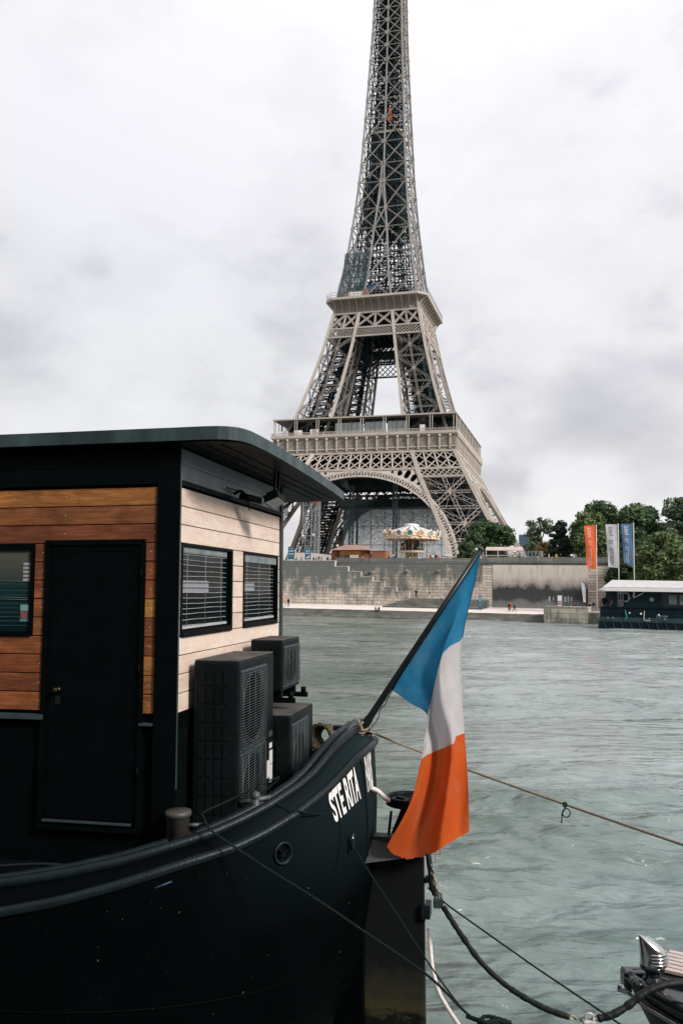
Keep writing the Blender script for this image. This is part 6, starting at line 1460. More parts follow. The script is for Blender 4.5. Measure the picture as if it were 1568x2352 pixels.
lamp_post(694,1231,30,'globe lamp left of the right blue sign'); lamp_post(718,1229,30,'globe lamp right of the right blue sign'); lamp_post(774,1254,30,'low globe lamp at the left eave of the kiosk'); lamp_post(1093,1262,26,'lamp by the glazed pergola beside the round tree')
# glazed pergola with planting
pc = 21.0; x0, x1 = qp(1109,1280,pc).x, qp(1203,1280,pc).x; zr = qp(1150,1255,pc).z-GZ; ze = qp(1150,1263,pc).z-GZ
pg = thing('pergola', 'pale canvas roofed terrace with white posts and green planters on the parapet', 'pergola', M_QUAY, ((x0+x1)/2,pc,GZ)); w_ = (x1-x0)/2
PGW = mat('pergola_white', (0.60,0.58,0.56), 0.6)
m = MB(); m.add([(-w_*.88,0,ze),(w_*.98,0,ze-.1),(w_*.86,1.8,zr),(-w_*.92,1.8,zr),(w_*.86,3.6,ze),(-w_*.92,3.6,ze)], [(0,1,2,3),(3,2,4,5)]); m.build('canvas_roof', mat('pergola_canvas', (0.50,0.41,0.37), 0.8, 0.1, 0.6), pg)
for x in (1103,1109,1116,1143,1168,1173,1197,1202): m = MB(); xx = qp(x,1270,pc).x-(x0+x1)/2; m.beam((xx,.05,0),(xx,.05,ze), .13); m.build('post', PGW, pg)
m = MB(); m.beam((-w_*.9,.05,1.6),(w_,.05,1.6), .1); m.build('mid_rail', PGW, pg); m = MB(); m.beam((-w_*.9,.02,ze-.05),(w_,.02,ze-.15), .14); m.build('eaves_beam', PGW, pg)
m = MB(); m.box((-w_*.62,1.6,0),(-w_*.35,2.4,ze)); m.build('timber_panel', mat('pergola_timber', (0.22,0.12,0.06), 0.7), pg)
m = MB(); m.box((-w_*.2,3.2,0),(w_*.9,3.4,ze-.8)); m.build('dark_back', DARKGLASS, pg)
for lo_, hi_ in (((-w_*.05,2.6,1.9),(w_*.08,3.1,2.6)),((w_*.42,2.6,1.4),(w_*.62,3.1,2.4)),((w_*.30,.3,0.6),(w_*.46,.6,1.4))): m = MB(); m.box(lo_,hi_); m.build('white_box', WHITE, pg)
LEAF_P = mat('planter_leaf', (0.10,0.16,0.04), 0.7, 0.5, 2.0)
m = MB(); rk = random.Random(12)
for i in range(700):
    x = rk.choice([rk.gauss(-.75,.1),rk.gauss(-.45,.16),rk.gauss(-.05,.14),rk.gauss(.72,.12),rk.uniform(-.95,.95)]); c_ = Vector((max(-1,min(1,x))*w_, rk.uniform(.2,1.2), abs(rk.gauss(0.9,.55)))); s_ = rk.uniform(.12,.26); a = Vector((rk.uniform(-1,1),rk.uniform(-1,1),rk.uniform(-1,1))).normalized(); b = a.orthogonal().normalized()
    m.add([c_-a*s_, c_+b*s_*.6, c_+a*s_, c_-b*s_*.6], [(0,1,2,3)])
m.build('foliage', LEAF_P, pg)
t = thing('terrace_railing', 'grey railing with wire mesh along the parapet right of the pergola', 'railing', M_QUAY, (qp(1205,1275,19).x,19,GZ)); m = MB(); L_ = W_(1205,1246,19)
for i in range(6): m.beam((L_*i/5,0,0),(L_*i/5,0,2.4), .1)
for z in (1.3,2.0,2.35): m.beam((0,0,z),(L_,0,z), .07)
m.box((L_*.87,-.1,1.0),(L_,.2,2.4)); m.build('rail', mat('railing_grey', (0.28,0.32,0.33), 0.6), t)
# far glass tower block between the trees
t = thing('office_block', 'distant blue glass office block between the trees', 'building', M_QUAY, tuple(qbase(1205,1250,620,7.2))); w_ = W_(1194,1222,620)/2; zt = qp(1205,1228,620).z-7.2
m = MB(); m.box((-w_,0,0),(w_,30,zt)); m.build('wall', mat('office_glass', (0.05,0.115,0.18), 0.3, 0.5, 0.06, stretch=(3,3,0.6)), t)
m = MB()
for i in range(8): m.box((-w_+w_*2*i/8,-.3,0),(-w_+w_*2*i/8+.5,-.01,zt))
m.build('mullion', mat('office_mullion', (0.13,0.22,0.29), 0.5), t)
# ------------------------------------------------------------------ trees
def leaf_mat(name, c1, c2):
    mm, t, p = new_mat(name); geo = t.n('ShaderNodeNewGeometry'); nz = t.noise(t.coord((1,1,1)), 0.35, 4, 0.6)
    s = t.math('ADD', t.math('MULTIPLY', geo.outputs['Random Per Island'], 0.5), t.math('MULTIPLY', nz, 0.6))
    t.l(t.ramp(s, [(0.25,c1),(0.8,c2)]), p.inputs['Base Color']); p.inputs['Roughness'].default_value = 0.65; p.inputs['Specular IOR Level'].default_value = 0.2
    tr = t.n('ShaderNodeBsdfTranslucent'); t.l(t.ramp(s, [(0.25,c1),(0.8,c2)]), tr.inputs[0]); mx = t.n('ShaderNodeMixShader'); mx.inputs[0].default_value = 0.28
    t.l(p.outputs[0], mx.inputs[1]); t.l(tr.outputs[0], mx.inputs[2]); out = [n for n in mm.node_tree.nodes if n.type == 'OUTPUT_MATERIAL'][0]; t.l(mx.outputs[0], out.inputs[0]); return mm
BARK = mat('bark', (0.05,0.045,0.038), 0.9, 0.3, 3.0)
G_DARK = leaf_mat('leaf_dark', (0.023, 0.055, 0.031), (0.098, 0.169, 0.072)); G_MID = leaf_mat('leaf_mid', (0.029, 0.065, 0.035), (0.124, 0.195, 0.091)); G_YEL = leaf_mat('leaf_yellow_green', (0.034, 0.065, 0.029), (0.176, 0.240, 0.098)); G_CON = leaf_mat('leaf_blue_green', (0.013, 0.034, 0.025), (0.052, 0.101, 0.065)); G_GOLD = leaf_mat('leaf_golden', (0.182, 0.130, 0.039), (0.468, 0.325, 0.104)); G_PALE = leaf_mat('leaf_grey_green', (0.044, 0.085, 0.055), (0.163, 0.221, 0.124))
def tree(name, label, x0, x1, ytop, ybot, c, mt, n_leaf, size, gz=GZ, dens=1.0, shape='round', seed=1, trunk=True, group='trees on the far bank'):
    rk = random.Random(seed); xc = (x0+x1)/2; ctr = qp(xc,(ytop+ybot)/2,c); rx = W_(x0,x1,c)/2; zt = qp(xc,ytop,c).z; zb = qp(xc,ybot,c).z; rz = (zt-zb)/2; cz = (zt+zb)/2
    t = thing(name, label, 'tree', M_QUAY, (ctr.x,c,gz), group=group); cz -= gz; ry = rx*0.85
    # clump centres through the crown
    cl = []
    nc = int(34*dens)+12
    while len(cl) < nc:
        v = Vector((rk.uniform(-1,1),rk.uniform(-1,1),rk.uniform(-1,1)))
        if shape == 'cone':
            h = (v.z+1)/2
            if math.hypot(v.x,v.y) > (1-h)**0.75*1.0+0.06: continue
        else:
            if v.length > 1 or v.length < 0.38*rk.random(): continue
            if shape == 'dome' and v.z < -0.55 and v.length > .8: continue
        cl.append((Vector((v.x*rx*.86, v.y*ry*.86, v.z*rz*.86)), rk.uniform(.16,.34)*min(rx,rz)*(1 if shape != 'cone' else .8)))
    m = MB(); per = n_leaf//nc
    for c_, r_ in cl:
        for i in range(per):
            v = Vector((rk.gauss(0,1),rk.gauss(0,1),rk.gauss(0,1))).normalized()*r_*rk.uniform(.55,1.08)
            p = c_+v*1.0; p.z = c_.z+v.z*.72; s_ = size*rk.uniform(.6,1.3)
            nrm = (v.normalized()*0.8+Vector((0,0,0.6))+Vector((rk.uniform(-1,1),rk.uniform(-1,1),rk.uniform(-1,1)))*.8).normalized(); a = nrm.orthogonal().normalized(); a = (a*math.cos(rk.random()*6.28)+nrm.cross(a)*math.sin(rk.random()*6.28)); b = nrm.cross(a); p = p+Vector((0,0,cz))
            m.add([p-a*s_, p-b*s_*.55, p+a*s_, p+b*s_*.55], [(0,1,2,3)])
    if trunk:
        tm = MB(); h0 = max(0.8, (zb-gz)+rz*.3)
        tm.tube([(0,0,-.3),(0.05,0,h0*.5),(0,0.05,h0),(0.1,0,cz+rz*.3),(0,0,cz+rz*.75)], [rx*.055+.12,rx*.045+.1,rx*.04+.08,rx*.02+.05,.03], 8)
        for c_, r_ in cl[::2]:
            b0 = Vector((0,0,lerp(h0*.8, cz+rz*.3, rk.random()))); e_ = c_+Vector((0,0,cz)); mid = b0.lerp(e_,.5)+Vector((rk.uniform(-.3,.3),rk.uniform(-.3,.3),-.1*rx)); tm.tube([b0,mid,e_], [.13+rx*.008,.08,.03], 5)
        tm.build('trunk', BARK, t)
    m.build('crown', mt, t); return t
tree('round_tree','big dome shaped dark green tree partly hiding the foot of the iron tower',1056,1186,1190,1288,48,G_DARK,11000,.36,shape='dome',seed=2,dens=2.0)
tree('bushy_tree','smaller blue green tree in front of the dome shaped tree',1063,1112,1214,1292,40,G_MID,4000,.28,seed=3)
tree('bushy_tree','low dark bush left of the pergola under the dome shaped tree',1048,1095,1240,1292,34,G_DARK,3000,.26,seed=31)
tree('airy_tree','thin see-through tree standing before the blue office block',1205,1274,1172,1280,75,G_PALE,3300,.34,seed=4,dens=.9)
tree('airy_tree','low loose bush at the foot of the blue office block',1200,1245,1238,1284,60,G_PALE,1500,.28,seed=41,dens=.7)
tree('golden_tree','small golden leaved tree among the green ones',1228,1264,1243,1285,46,G_GOLD,1700,.26,seed=5,dens=.6)
tree('conifer','dark pointed conifer between the thin tree and the chestnut',1252,1322,1180,1290,44,G_CON,6500,.34,shape='cone',seed=6,dens=2.2)
tree('chestnut_tree','yellow green chestnut tree behind the orange banner',1298,1406,1170,1300,42,G_YEL,11000,.38,seed=7,dens=1.8)
tree('plane_tree','tall dark plane tree rising behind the chestnut',1318,1438,1148,1250,75,G_MID,8000,.44,seed=8,dens=1.8)
tree('plane_tree','broad plane tree behind the white and blue banners',1402,1535,1155,1270,70,G_MID,11000,.46,seed=9,dens=2.2)
tree('plane_tree','airy tall pale plane tree standing furthest along the row',1508,1640,1126,1280,66,G_PALE,9000,.44,seed=10,dens=1.8)
tree('plane_tree','dark green tree filling the gap under the tall planes',1380,1520,1210,1310,52,G_DARK,7000,.42,seed=13,dens=1.6)
tree('background_tree','dull green tree in the gap between the conifer and the tall planes',1290,1420,1195,1300,95,G_MID,7000,.46,seed=21,dens=1.5)
tree('background_tree','dull green tree filling the sky gap behind the blue banner',1400,1560,1185,1300,100,G_PALE,8000,.48,seed=22,dens=1.6)
tree('chestnut_tree','large rounded light green chestnut spreading over the quay behind the excursion boat',1412,1660,1219,1378,12,G_YEL,17000,.36,gz=2.2,seed=11,dens=3.2)
tree('bushy_tree','dark low tree at the end of the quay wall left of the chestnut',1390,1452,1285,1366,13,G_DARK,5000,.34,gz=2.2,seed=12,dens=1.0)
# ------------------------------------------------------------------ banners and signs on the lower quay
def banner(label, px, ytop, ybase, xl, ybot_l, ybot_r, c, mt, lett, textcol):
    b = qp(px,ybase,c); zt = qp(px,ytop,c).z-b.z; t = thing('flagpole_banner', label, 'banner', M_QUAY, tuple(b), group='tall banners on the lower quay')
    m = MB(); m.tube([(0,0,-2),(0,0,zt+.15)], [.09,.07], 10); m.build('pole', mat('banner_pole', (0.62,0.58,0.54), 0.5) if 'banner_pole' not in bpy.data.materials else bpy.data.materials['banner_pole'], t)
    w_ = qp(px,ytop,c).x-qp(xl,ytop,c).x; zl = qp(xl,ybot_l,c).z-b.z; zr_ = qp(px,ybot_r,c).z-b.z; z0_ = zt-.02
    def f(u, v):  # u 0 at the free edge, 1 at the pole; v 0 bottom
        zb_ = lerp(zl,zr_,u); z = lerp(zb_,z0_,v); x = -w_+w_*u-.1+ (1-u)*(1-v)*w_*.22
        return Vector((x, .10*math.sin(u*4+v*5)*(1-u*.6), z))
    m = MB(); m.grid(f, 8, 20); cl = m.build('cloth', mt, t)
    vs, fs = text_mesh(lett, 1.0, 1.0, 0.012, 1.05); xs_ = [v.x for v in vs]; ys_ = [v.y for v in vs]; ax0, ax1, ay0, ay1 = min(xs_),max(xs_),min(ys_),max(ys_); m = MB()
    # lettering reads upward, seen from its back through the cloth
    out = []
    for v in vs:
        s = (v.x-ax0)/(ax1-ax0); q_ = (v.y-ay0)/(ay1-ay0); P = f(lerp(.24,.58,q_), lerp(.05,.95,s)); out.append(P+Vector((0,-.03,0)))
    m.add(out, fs); m.build('lettering', textcol, cl)
ORANGE = mat('banner_orange', (0.83,0.135,0.03), 0.7, 0.06, 1.0); BWHITE = mat('banner_white', (0.52,0.52,0.55), 0.7, 0.06, 1.0); BBLUE = mat('banner_blue', (0.075,0.165,0.31), 0.7, 0.1, 1.0)
TXP = mat('banner_text_pale', (0.74,0.56,0.50), 0.7); TXG = mat('banner_text_grey', (0.16,0.19,0.23), 0.7); TXW = mat('banner_text_white', (0.62,0.66,0.70), 0.7)
banner('orange banner with pale upright lettering on the nearest white pole',1370.5,1207,1392,1344,1304,1308,4,ORANGE,'VEDETTES · DE · PARIS',TXP)
banner('white banner with grey lettering on the middle pole above the boat roof',1421.5,1204,1396,1393.5,1302,1305,4,BWHITE,'VEDETTES · DE · PARIS',TXG)
banner('blue banner with white lettering on the rightmost pole',1457,1203,1396,1429.5,1292,1305,4,BBLUE,'VEDETTES · DE · PARIS',TXW)
b = qp(1343,1396,3.5); t = thing('feather_flag', 'white feather flag leaning on a dark pole beside the landing block', 'flag', M_QUAY, tuple(b)); Z = lambda y: qp(1343,y,3.5).z-b.z; X = lambda x: qp(x,1360,3.5).x-b.x
m = MB(); m.add([(X(1339),0,Z(1383)),(X(1345),0,Z(1384)),(X(1344.5),0,Z(1350)),(X(1342),0,Z(1341)),(X(1338),0,Z(1337)),(X(1334),0,Z(1337)),(X(1335),0.1,Z(1352)),(X(1337.5),0.1,Z(1368))], [(0,1,2,3,4,5,6,7)]); m.build('cloth', mat('feather_white', (0.58,0.60,0.63), 0.7, 0.1, 1), t)
m = MB(); m.tube([(X(1346),.02,Z(1400)),(X(1345.5),.02,Z(1352)),(X(1342.5),.02,Z(1340)),(X(1338),.02,Z(1336.5))], .06, 6); m.lathe([(.5,Z(1405)),(.4,Z(1398)),(.12,Z(1390))], (X(1347),0,0), 10); m.build('pole', BLACK, t)
b = qp(1284.5,1391,10); t = thing('ticket_panel', 'white panel with blue and red bands against the quay wall', 'panel', M_QUAY, tuple(b)); w_ = W_(1280,1289,10)/2; zt = qp(1284,1368,10).z-b.z
m = MB(); m.box((-w_,0,0),(w_,.25,zt)); m.build('panel', WHITE, t); m = MB(); m.box((-w_,-.015,zt*.32),(w_,-.002,zt*.45)); m.build('blue_band', mat('band_blue', (0.04,0.16,0.32), 0.6), t); m = MB(); m.box((-w_,-.015,zt*.10),(w_,-.002,zt*.26)); m.build('red_band', mat('band_red', (0.45,0.09,0.04), 0.6), t)
b = qp(1101.7,1400,8); t = thing('harbour_totem', 'slim blue totem with stacked white letters on the promenade', 'totem sign', M_QUAY, tuple(b)); w_ = W_(1098.9,1105,8)/2; zt = qp(1101,1366,8).z-b.z
m = MB(); m.box((-w_,0,.05),(w_,.18,zt)); m.box((-w_*1.7,-.1,-.05),(w_*1.7,.3,.049)); m.build('panel', SIGNB, t)
m = MB(); 
for ch, v, s_ in (('P',.90,.62),('O',.775,.62),('R',.655,.62),('T',.535,.62),('A',.33,.45)):
    vs, fs = text_mesh(ch, s_*.62, 1.1, 0.02); m.add([(p.x,-.012,zt*v+p.y) for p in vs], fs)
m.build('lettering', mat('totem_letter', (0.38,0.58,0.70), 0.6), t)
# ------------------------------------------------------------------ excursion boat
bc = -25.5; o0 = qp(1375,1440,bc); bt_ = thing('excursion_boat', 'dark blue river excursion boat with long pale roof moored by the landing block', 'boat', M_QUAY, (o0.x,bc,0))
zz = lambda y: qp(1480,y,bc).z; xx = lambda x: qp(x,1400,bc).x-o0.x
NAVY = mat('boat_dark_blue', (0.003,0.013,0.019), 0.45, 0.3, 0.8, spec=0.15); NAVY2 = mat('boat_band_blue', (0.012,0.042,0.055), 0.5, 0.25, 0.8); BROOF = mat('boat_roof_grey', (0.52,0.51,0.53), 0.6, 0.06, 1.0); BROOF2 = mat('boat_roof_white', (0.70,0.69,0.70), 0.5, 0.04, 1.0)
zwl, zgun, zdk, zro = -0.5, zz(1424), zz(1397), zz(1357)
L_ = 60.0; Bm = 9.0
def bplan(off=0.0): return [(xx(1376)-off,2.5),(xx(1376)-off,1.2),(xx(1378)-off*.7,0.3),(xx(1383),-off),(L_,-off),(L_,Bm),(xx(1376)-off,Bm)]
m = MB(); m.prism(bplan(0.25), lambda u,v,d: (u,v,d), zwl, zz(1430)); m.build('hull', NAVY, bt_, fix=True)
m = MB(); m.prism(bplan(0.32), lambda u,v,d: (u,v,d), zz(1430)+.002, zz(1428)); m.prism(bplan(0.12), lambda u,v,d: (u,v,d), zz(1428)+.002, zz(1419.5)); 
for i in range(40): m.beam((xx(1383)+.6+i*1.15,-.42,zwl+.2),(xx(1383)+.2+i*1.15,-.34,zz(1430)), .08, .1)
m.build('fender_band', NAVY2, bt_, fix=True)
m = MB(); m.prism(bplan(0.0), lambda u,v,d: (u,v,d), zz(1419.5)+.002, zdk); m.prism([(xx(1373.5),1.0),(xx(1380),-.15),(L_,-.15),(L_,0.05),(xx(1381),0.05),(xx(1375),1.1)], lambda u,v,d: (u,v,d), zdk+.002, zdk+.12); m.build('bulwark', NAVY, bt_, fix=True)
m = MB(); m.box((xx(1378),.3,zdk-.3),(L_,Bm-.3,zdk-.12)); m.build('deck', GREY_STEEL, bt_)
m = MB(); m.add([(xx(1373),0-.6,zro),(xx(1385),-.7,zz(1350.5)),(L_,-.7,zz(1351)),(L_,-.7,zz(1359.5)),(xx(1392),-.7,zz(1359)),(xx(1373),Bm,zro),(xx(1385),Bm,zz(1350.5)),(L_,Bm,zz(1351))], [(0,4,3,2,1),(0,1,6,5),(1,2,7,6)]); m.add([(xx(1373),-.6,zro-.02),(xx(1392),-.68,zz(1359)),(L_,-.68,zz(1359.5)),(L_,Bm,zz(1359.5)),(xx(1373),Bm,zro-.02)], [(4,3,2,1,0)])
m.build('roof_fascia', BROOF2, bt_)
m = MB(); m.add([(xx(1385),-.4,zz(1349.8)),(L_,-.4,zz(1350.2)),(L_,1.2,zz(1337)),(xx(1405),1.2,zz(1332.5)),(xx(1400),Bm-1,zz(1333)),(L_,Bm-1,zz(1337)),(xx(1385),Bm,zz(1349.5))], [(0,1,2,3),(3,2,5,4),(0,3,4,6)]); m.build('roof', BROOF, bt_)
# side with its round cut-outs, cabins, windows
zs0, zs1 = zdk+.1, zz(1358)
cut = [(xx(1416),zs0),(xx(1412),zs1)]
def px(x, y): return (xx(x), zz(y))
m = MB()
pw = lambda pts, y0=0.05, y1=0.15, mi=0: m.prism([px(*p) for p in pts], lambda u,v,d: (u,d,v), y0, y1, mi)
pw([(1397,1358),(1416,1358),(1416,1397),(1405,1397),(1405.5,1382),(1404,1372),(1401,1363)])
arc1 = [(1416.5,1396)]+[(1416+2,1396)]
pw([(1600,1358),(1480,1361),(1475,1366),(1463,1372),(1452,1376),(1452,1371),(1449,1364),(1443,1358.5),(1452,1358.5),(1453,1358),(1440,1357),(1430,1357),(1441,1359),(1447,1363.5),(1449,1370),(1448,1377),(1444,1384),(1437,1390),(1428,1394.5),(1416.2,1396.5),(1416.2,1397.5),(1600,1397.5)])
m.build('side_panel', NAVY, bt_, fix=True)
m = MB(); m.box((xx(1520),0.02,zz(1394)),(xx(1700),0.045,zz(1362.5))); m.build('cabin_wall', mat('boat_cabin_dark', (0.004,0.012,0.017), 0.35, 0.3, 1.0, spec=0.4), bt_)
BWIN = mat('boat_window', (0.10,0.14,0.14), 0.2, 0.4, 1.0, spec=0.6)
for i in range(6): m = MB(); m.box((xx(1536+i*24.5),-.01,zz(1388)),(xx(1554.5+i*24.5),.018,zz(1366))); m.build('window', BWIN, bt_)
# interior behind the round opening: white door, stairs, blue seats
m = MB(); m.box((xx(1417),2.0,zdk),(xx(1431),2.1,zs1)); m.box((xx(1408.5),1.2,zdk),(xx(1411.5),1.4,zs1))
for i in range(7): m.box((xx(1455+i*4.0),.5,zz(1375.5-i*2.15)),(xx(1459.6+i*4.0),1.2,zz(1374.4-i*2.15)))
m.beam((xx(1438),1.4,zz(1385)),(xx(1458),1.4,zz(1362)), .15); m.beam((xx(1455),.45,zz(1375)),(xx(1456),.45,zz(1358)), .2); m.beam((xx(1456),.45,zz(1374)),(xx(1482),.45,zz(1359.5)), .2)
for (xa,ya),(xb,yb) in zip([(1432,1363),(1440,1363),(1443,1366),(1443,1378),(1440,1382)],[(1440,1363),(1443,1366),(1443,1378),(1440,1382),(1432,1382)]): m.beam((xx(xa),1.6,zz(ya)),(xx(xb),1.6,zz(yb)), .22)
m.build('door', mat('boat_white_door', (0.50,0.52,0.54), 0.5, 0.1, 1), bt_)
m = MB(); m.box((xx(1431),2.3,zz(1392)),(xx(1440),2.5,zz(1384))); m.box((xx(1431),2.3,zz(1363)),(xx(1442),2.5,zz(1358))); m.build('blue_seat', mat('boat_blue', (0.03,0.13,0.24), 0.6), bt_)
m = MB(); m.box((xx(1420),1.97,zz(1379)),(xx(1422.5),1.995,zz(1366))); m.box((xx(1425.5),1.97,zz(1379)),(xx(1428,),1.995,zz(1366))); m.box((xx(1436),2.26,zz(1376)),(xx(1442),2.3,zz(1367))); m.build('door_pane', DARKGLASS, bt_)
m = MB(); m.box((xx(1373.8)+.6,Bm-.6,zdk),(L_,Bm-.5,zs1)); m.build('far_side', mat('boat_far_side', (0.05,0.07,0.08), 0.6), bt_)
for x, y, r_ in [(1445,1409,.11),(1471,1410.5,.15),(1512,1412,.13)]: m = MB(); m.ball((xx(x),-.05,zz(y)), r_, 8); m.build('deck_light', WHITE, bt_)
m = MB(); m.lathe([(.001,0),(.28,0),(.3,-.03)], n=16, M=Matrix.Translation((xx(1496),.0,zz(1377))) @ Matrix.Rotation(R(90),4,'X')); m.build('round_badge', mat('boat_badge', (0.14,0.19,0.20), 0.5), bt_)
m = MB(); rk = random.Random(4); x = 1506.0
while x < 1533: w_ = rk.uniform(.8,1.7); m.box((xx(x),-.03,zz(1415.5)),(xx(x+w_),-.003,zz(1413.2))); m.box((xx(x),-.03,zz(1418.6)),(xx(x+w_*.7),-.003,zz(1417.4))); x += w_+rk.uniform(.4,.9) if abs(x-1519) > 2 else 4
m.build('name_lettering', mat('boat_lettering', (0.24,0.30,0.32), 0.6), bt_)
m = MB(); m.tube(spline([(xx(1435),-.1,zz(1403)),(xx(1437),-.2,zz(1411)),(xx(1438.5),-.3,zz(1419)),(xx(1433),-.35,zz(1424))],6), .07, 6); m.build('mooring_line', mat('turquoise_rope', (0.03,0.25,0.30), 0.8), bt_)
m = MB(); m.tube(spline([(xx(1479),-.1,zz(1404)),(xx(1478.5),-.2,zz(1414)),(xx(1478),-.3,zz(1422)),(xx(1482),-.35,zz(1425.5)),(xx(1492),-.35,zz(1426))],6), .06, 6); m.build('mooring_line', mat('beige_rope', (0.42,0.38,0.34), 0.8), bt_)
CLT = mat('cleat_grey', (0.10,0.14,0.15), 0.6)
for x in (1395,1406,1490,1525): m = MB(); m.ball((xx(x),-.2,zz(1421)), .16, 6, 0, .8); m.box((xx(x)-.3,-.32,zz(1424.5)),(xx(x)+.3,-.1,zz(1423.4))); m.build('cleat', CLT, bt_)
# ------------------------------------------------------------------ people
SKIN = mat('skin', (0.45,0.27,0.19), 0.6, 0.1, 5); HAIRD = mat('hair_dark', (0.018,0.013,0.010), 0.7)
CLO = {}
def clo(c):
    k = tuple(round(x,3) for x in c)
    if k not in CLO: CLO[k] = mat('cloth_%02d' % len(CLO), c, 0.85, 0.2, 6.0, spec=0.1)
    return CLO[k]
def body_mesh(name, joints, edges):
    bm = bmesh.new(); vs = [bm.verts.new(j[:3]) for j in joints]
    for a, b in edges: bm.edges.new((vs[a],vs[b]))
    me = bpy.data.meshes.new(name); bm.to_mesh(me); bm.free(); o = bpy.data.objects.new(name, me); COL.objects.link(o)
    md = o.modifiers.new('s','SKIN'); md.use_smooth_shade = True
    for i, j in enumerate(joints): me.skin_vertices[0].data[i].radius = (j[3], j[3]*(j[4] if len(j) > 4 else .85))
    me.skin_vertices[0].data[0].use_root = True
    sb_ = o.modifiers.new('b','SUBSURF'); sb_.levels = 1; sb_.render_levels = 1
    dg = bpy.context.evaluated_depsgraph_get(); me2 = bpy.data.meshes.new_from_object(o.evaluated_get(dg)); bpy.data.objects.remove(o); me2.name = name; return me2
ED = [(0,1),(1,2),(2,3),(3,4),(4,5),(0,6),(6,7),(7,8),(8,9),(0,10),(10,11),(11,12),(12,13),(2,14),(14,15),(15,16),(16,17),(2,18),(18,19),(19,20),(20,21)]
def pose(kind):
    S = lambda la, ra, ll, rl: [(0,0,.95,.15),(0,0,1.15,.14),(0,0,1.38,.16,.7),(0,0,1.52,.06),(0,-.01,1.62,.095,1.1),(0,0,1.73,.075)]+ll+rl+la+ra
    L1 = [(-.09,0,.88,.11),(-.10,-.02,.48,.075),(-.10,0,.10,.05),(-.10,-.12,.04,.045)]; R1 = [(.09,0,.88,.11),(.10,-.02,.48,.075),(.10,0,.10,.05),(.10,-.12,.04,.045)]
    A1 = [(-.19,0,1.40,.07),(-.24,.02,1.14,.05),(-.25,-.04,.90,.038),(-.25,-.07,.80,.035)]; B1 = [(.19,0,1.40,.07),(.24,.02,1.14,.05),(.25,-.04,.90,.038),(.25,-.07,.80,.035)]
    if kind == 'stand': return S(A1,B1,L1,R1)
    if kind == 'walk':
        L2 = [(-.09,-.03,.88,.11),(-.10,-.20,.50,.075),(-.10,-.22,.10,.05),(-.10,-.34,.06,.045)]; R2 = [(.09,.02,.88,.11),(.10,.12,.50,.075),(.10,.36,.16,.05),(.10,.30,.05,.045)]
        return S([(-.19,0,1.40,.07),(-.24,.14,1.16,.05),(-.25,.16,.92,.038),(-.25,.12,.83,.035)],[(.19,0,1.40,.07),(.24,-.12,1.16,.05),(.25,-.26,.95,.038),(.25,-.33,.90,.035)],L2,R2)
    if kind == 'photo':
        return S([(-.19,0,1.40,.07),(-.30,-.16,1.22,.05),(-.12,-.32,1.52,.038),(-.06,-.34,1.60,.035)],[(.19,0,1.40,.07),(.30,-.16,1.22,.05),(.12,-.32,1.52,.038),(.06,-.34,1.60,.035)],L1,R1)
    if kind == 'sit':
        D = -.50; f = lambda j: (j[0], j[1], j[2]+D, *j[3:])
        L2 = [(-.09,-.06,.42,.115),(-.11,-.46,.44,.08),(-.11,-.50,.10,.05),(-.11,-.62,.03,.045)]; R2 = [(.09,-.06,.42,.115),(.11,-.46,.44,.08),(.11,-.50,.10,.05),(.11,-.62,.03,.045)]
        up = [f(j) for j in S([],[],[],[])]; up[0] = (0,0,.45,.15)
        return up+L2+R2+[(-.19,0,.90,.07),(-.24,-.1,.66,.05),(-.16,-.32,.52,.038),(-.12,-.38,.50,.035)]+[(.19,0,.90,.07),(.24,-.1,.66,.05),(.16,-.32,.52,.038),(.12,-.38,.50,.035)]
BODY = {}
for kd in ('stand','walk','photo','sit'):
    J = pose(kd)
    # joint order: spine 0-5, left leg 6-9, right leg 10-13, left arm 14-17, right arm 18-21
    me = body_mesh('person_'+kd, J, ED)
    for i in range(4): me.materials.append(None)
    hz = -.5 if kd == 'sit' else 0
    for p in me.polygons:
        c = p.center; z = c.z-hz
        hand = min((c-Vector(J[17][:3])).length, (c-Vector(J[21][:3])).length) < .07
        if z > 1.52 or (hand): k = 3 if (z > 1.66 or (c.y > .02 and z > 1.56)) and not hand else 2
        elif kd == 'sit': k = 1 if (c.z < .55 and (c.y < -.03 or c.z < .40)) else 0
        else: k = 1 if z < .93 and abs(c.x) < .20 else 0
        p.material_index = k
    BODY[kd] = me
def person(x, y, c, kind, top, bottom, label, rot=0, hair=(0.02,0.014,0.01), group=None, gz=None, h=1.74):
    p = qp(x, y, c)
    if gz is not None: p.z = gz
    o = bpy.data.objects.new('person', BODY[kind]); COL.objects.link(o); s_ = h/1.80
    o.matrix_world = M_QUAY @ Matrix.Translation(Vector((p.x,c,p.z))) @ Matrix.Rotation(rot,4,'Z') @ Matrix.Scale(s_,4)
    for i, mt in enumerate((clo(top), clo(bottom), SKIN, clo(hair))): o.material_slots[i].link = 'OBJECT'; o.material_slots[i].material = mt
    return tag(o, label, 'person', group)
def prom_z(c): return 1.36+(c-3)/12.2*0.94
BK = (.012,.014,.017); NV = (.015,.03,.055); JN = (.05,.08,.12); RD = (.62,.07,.035); GRY = (.25,.26,.27); WH = (.62,.61,.60); OR = (.65,.26,.08); TN = (.40,.27,.20)
person(656,1394,5.0,'walk',OR,(.30,.36,.42),'person in orange top and pale jeans walking by the left cabin edge',R(80),(.05,.03,.02),gz=prom_z(5),h=1.8)
person(662,1394,5.2,'stand',NV,JN,'person in dark navy coat at the left end of the promenade',R(170),gz=prom_z(5.2),h=1.86)
person(862,1404,2.1,'sit',(.10,.15,.20),JN,'person in faded blue seated on the river steps, left of a pair',R(60),gz=0.95)
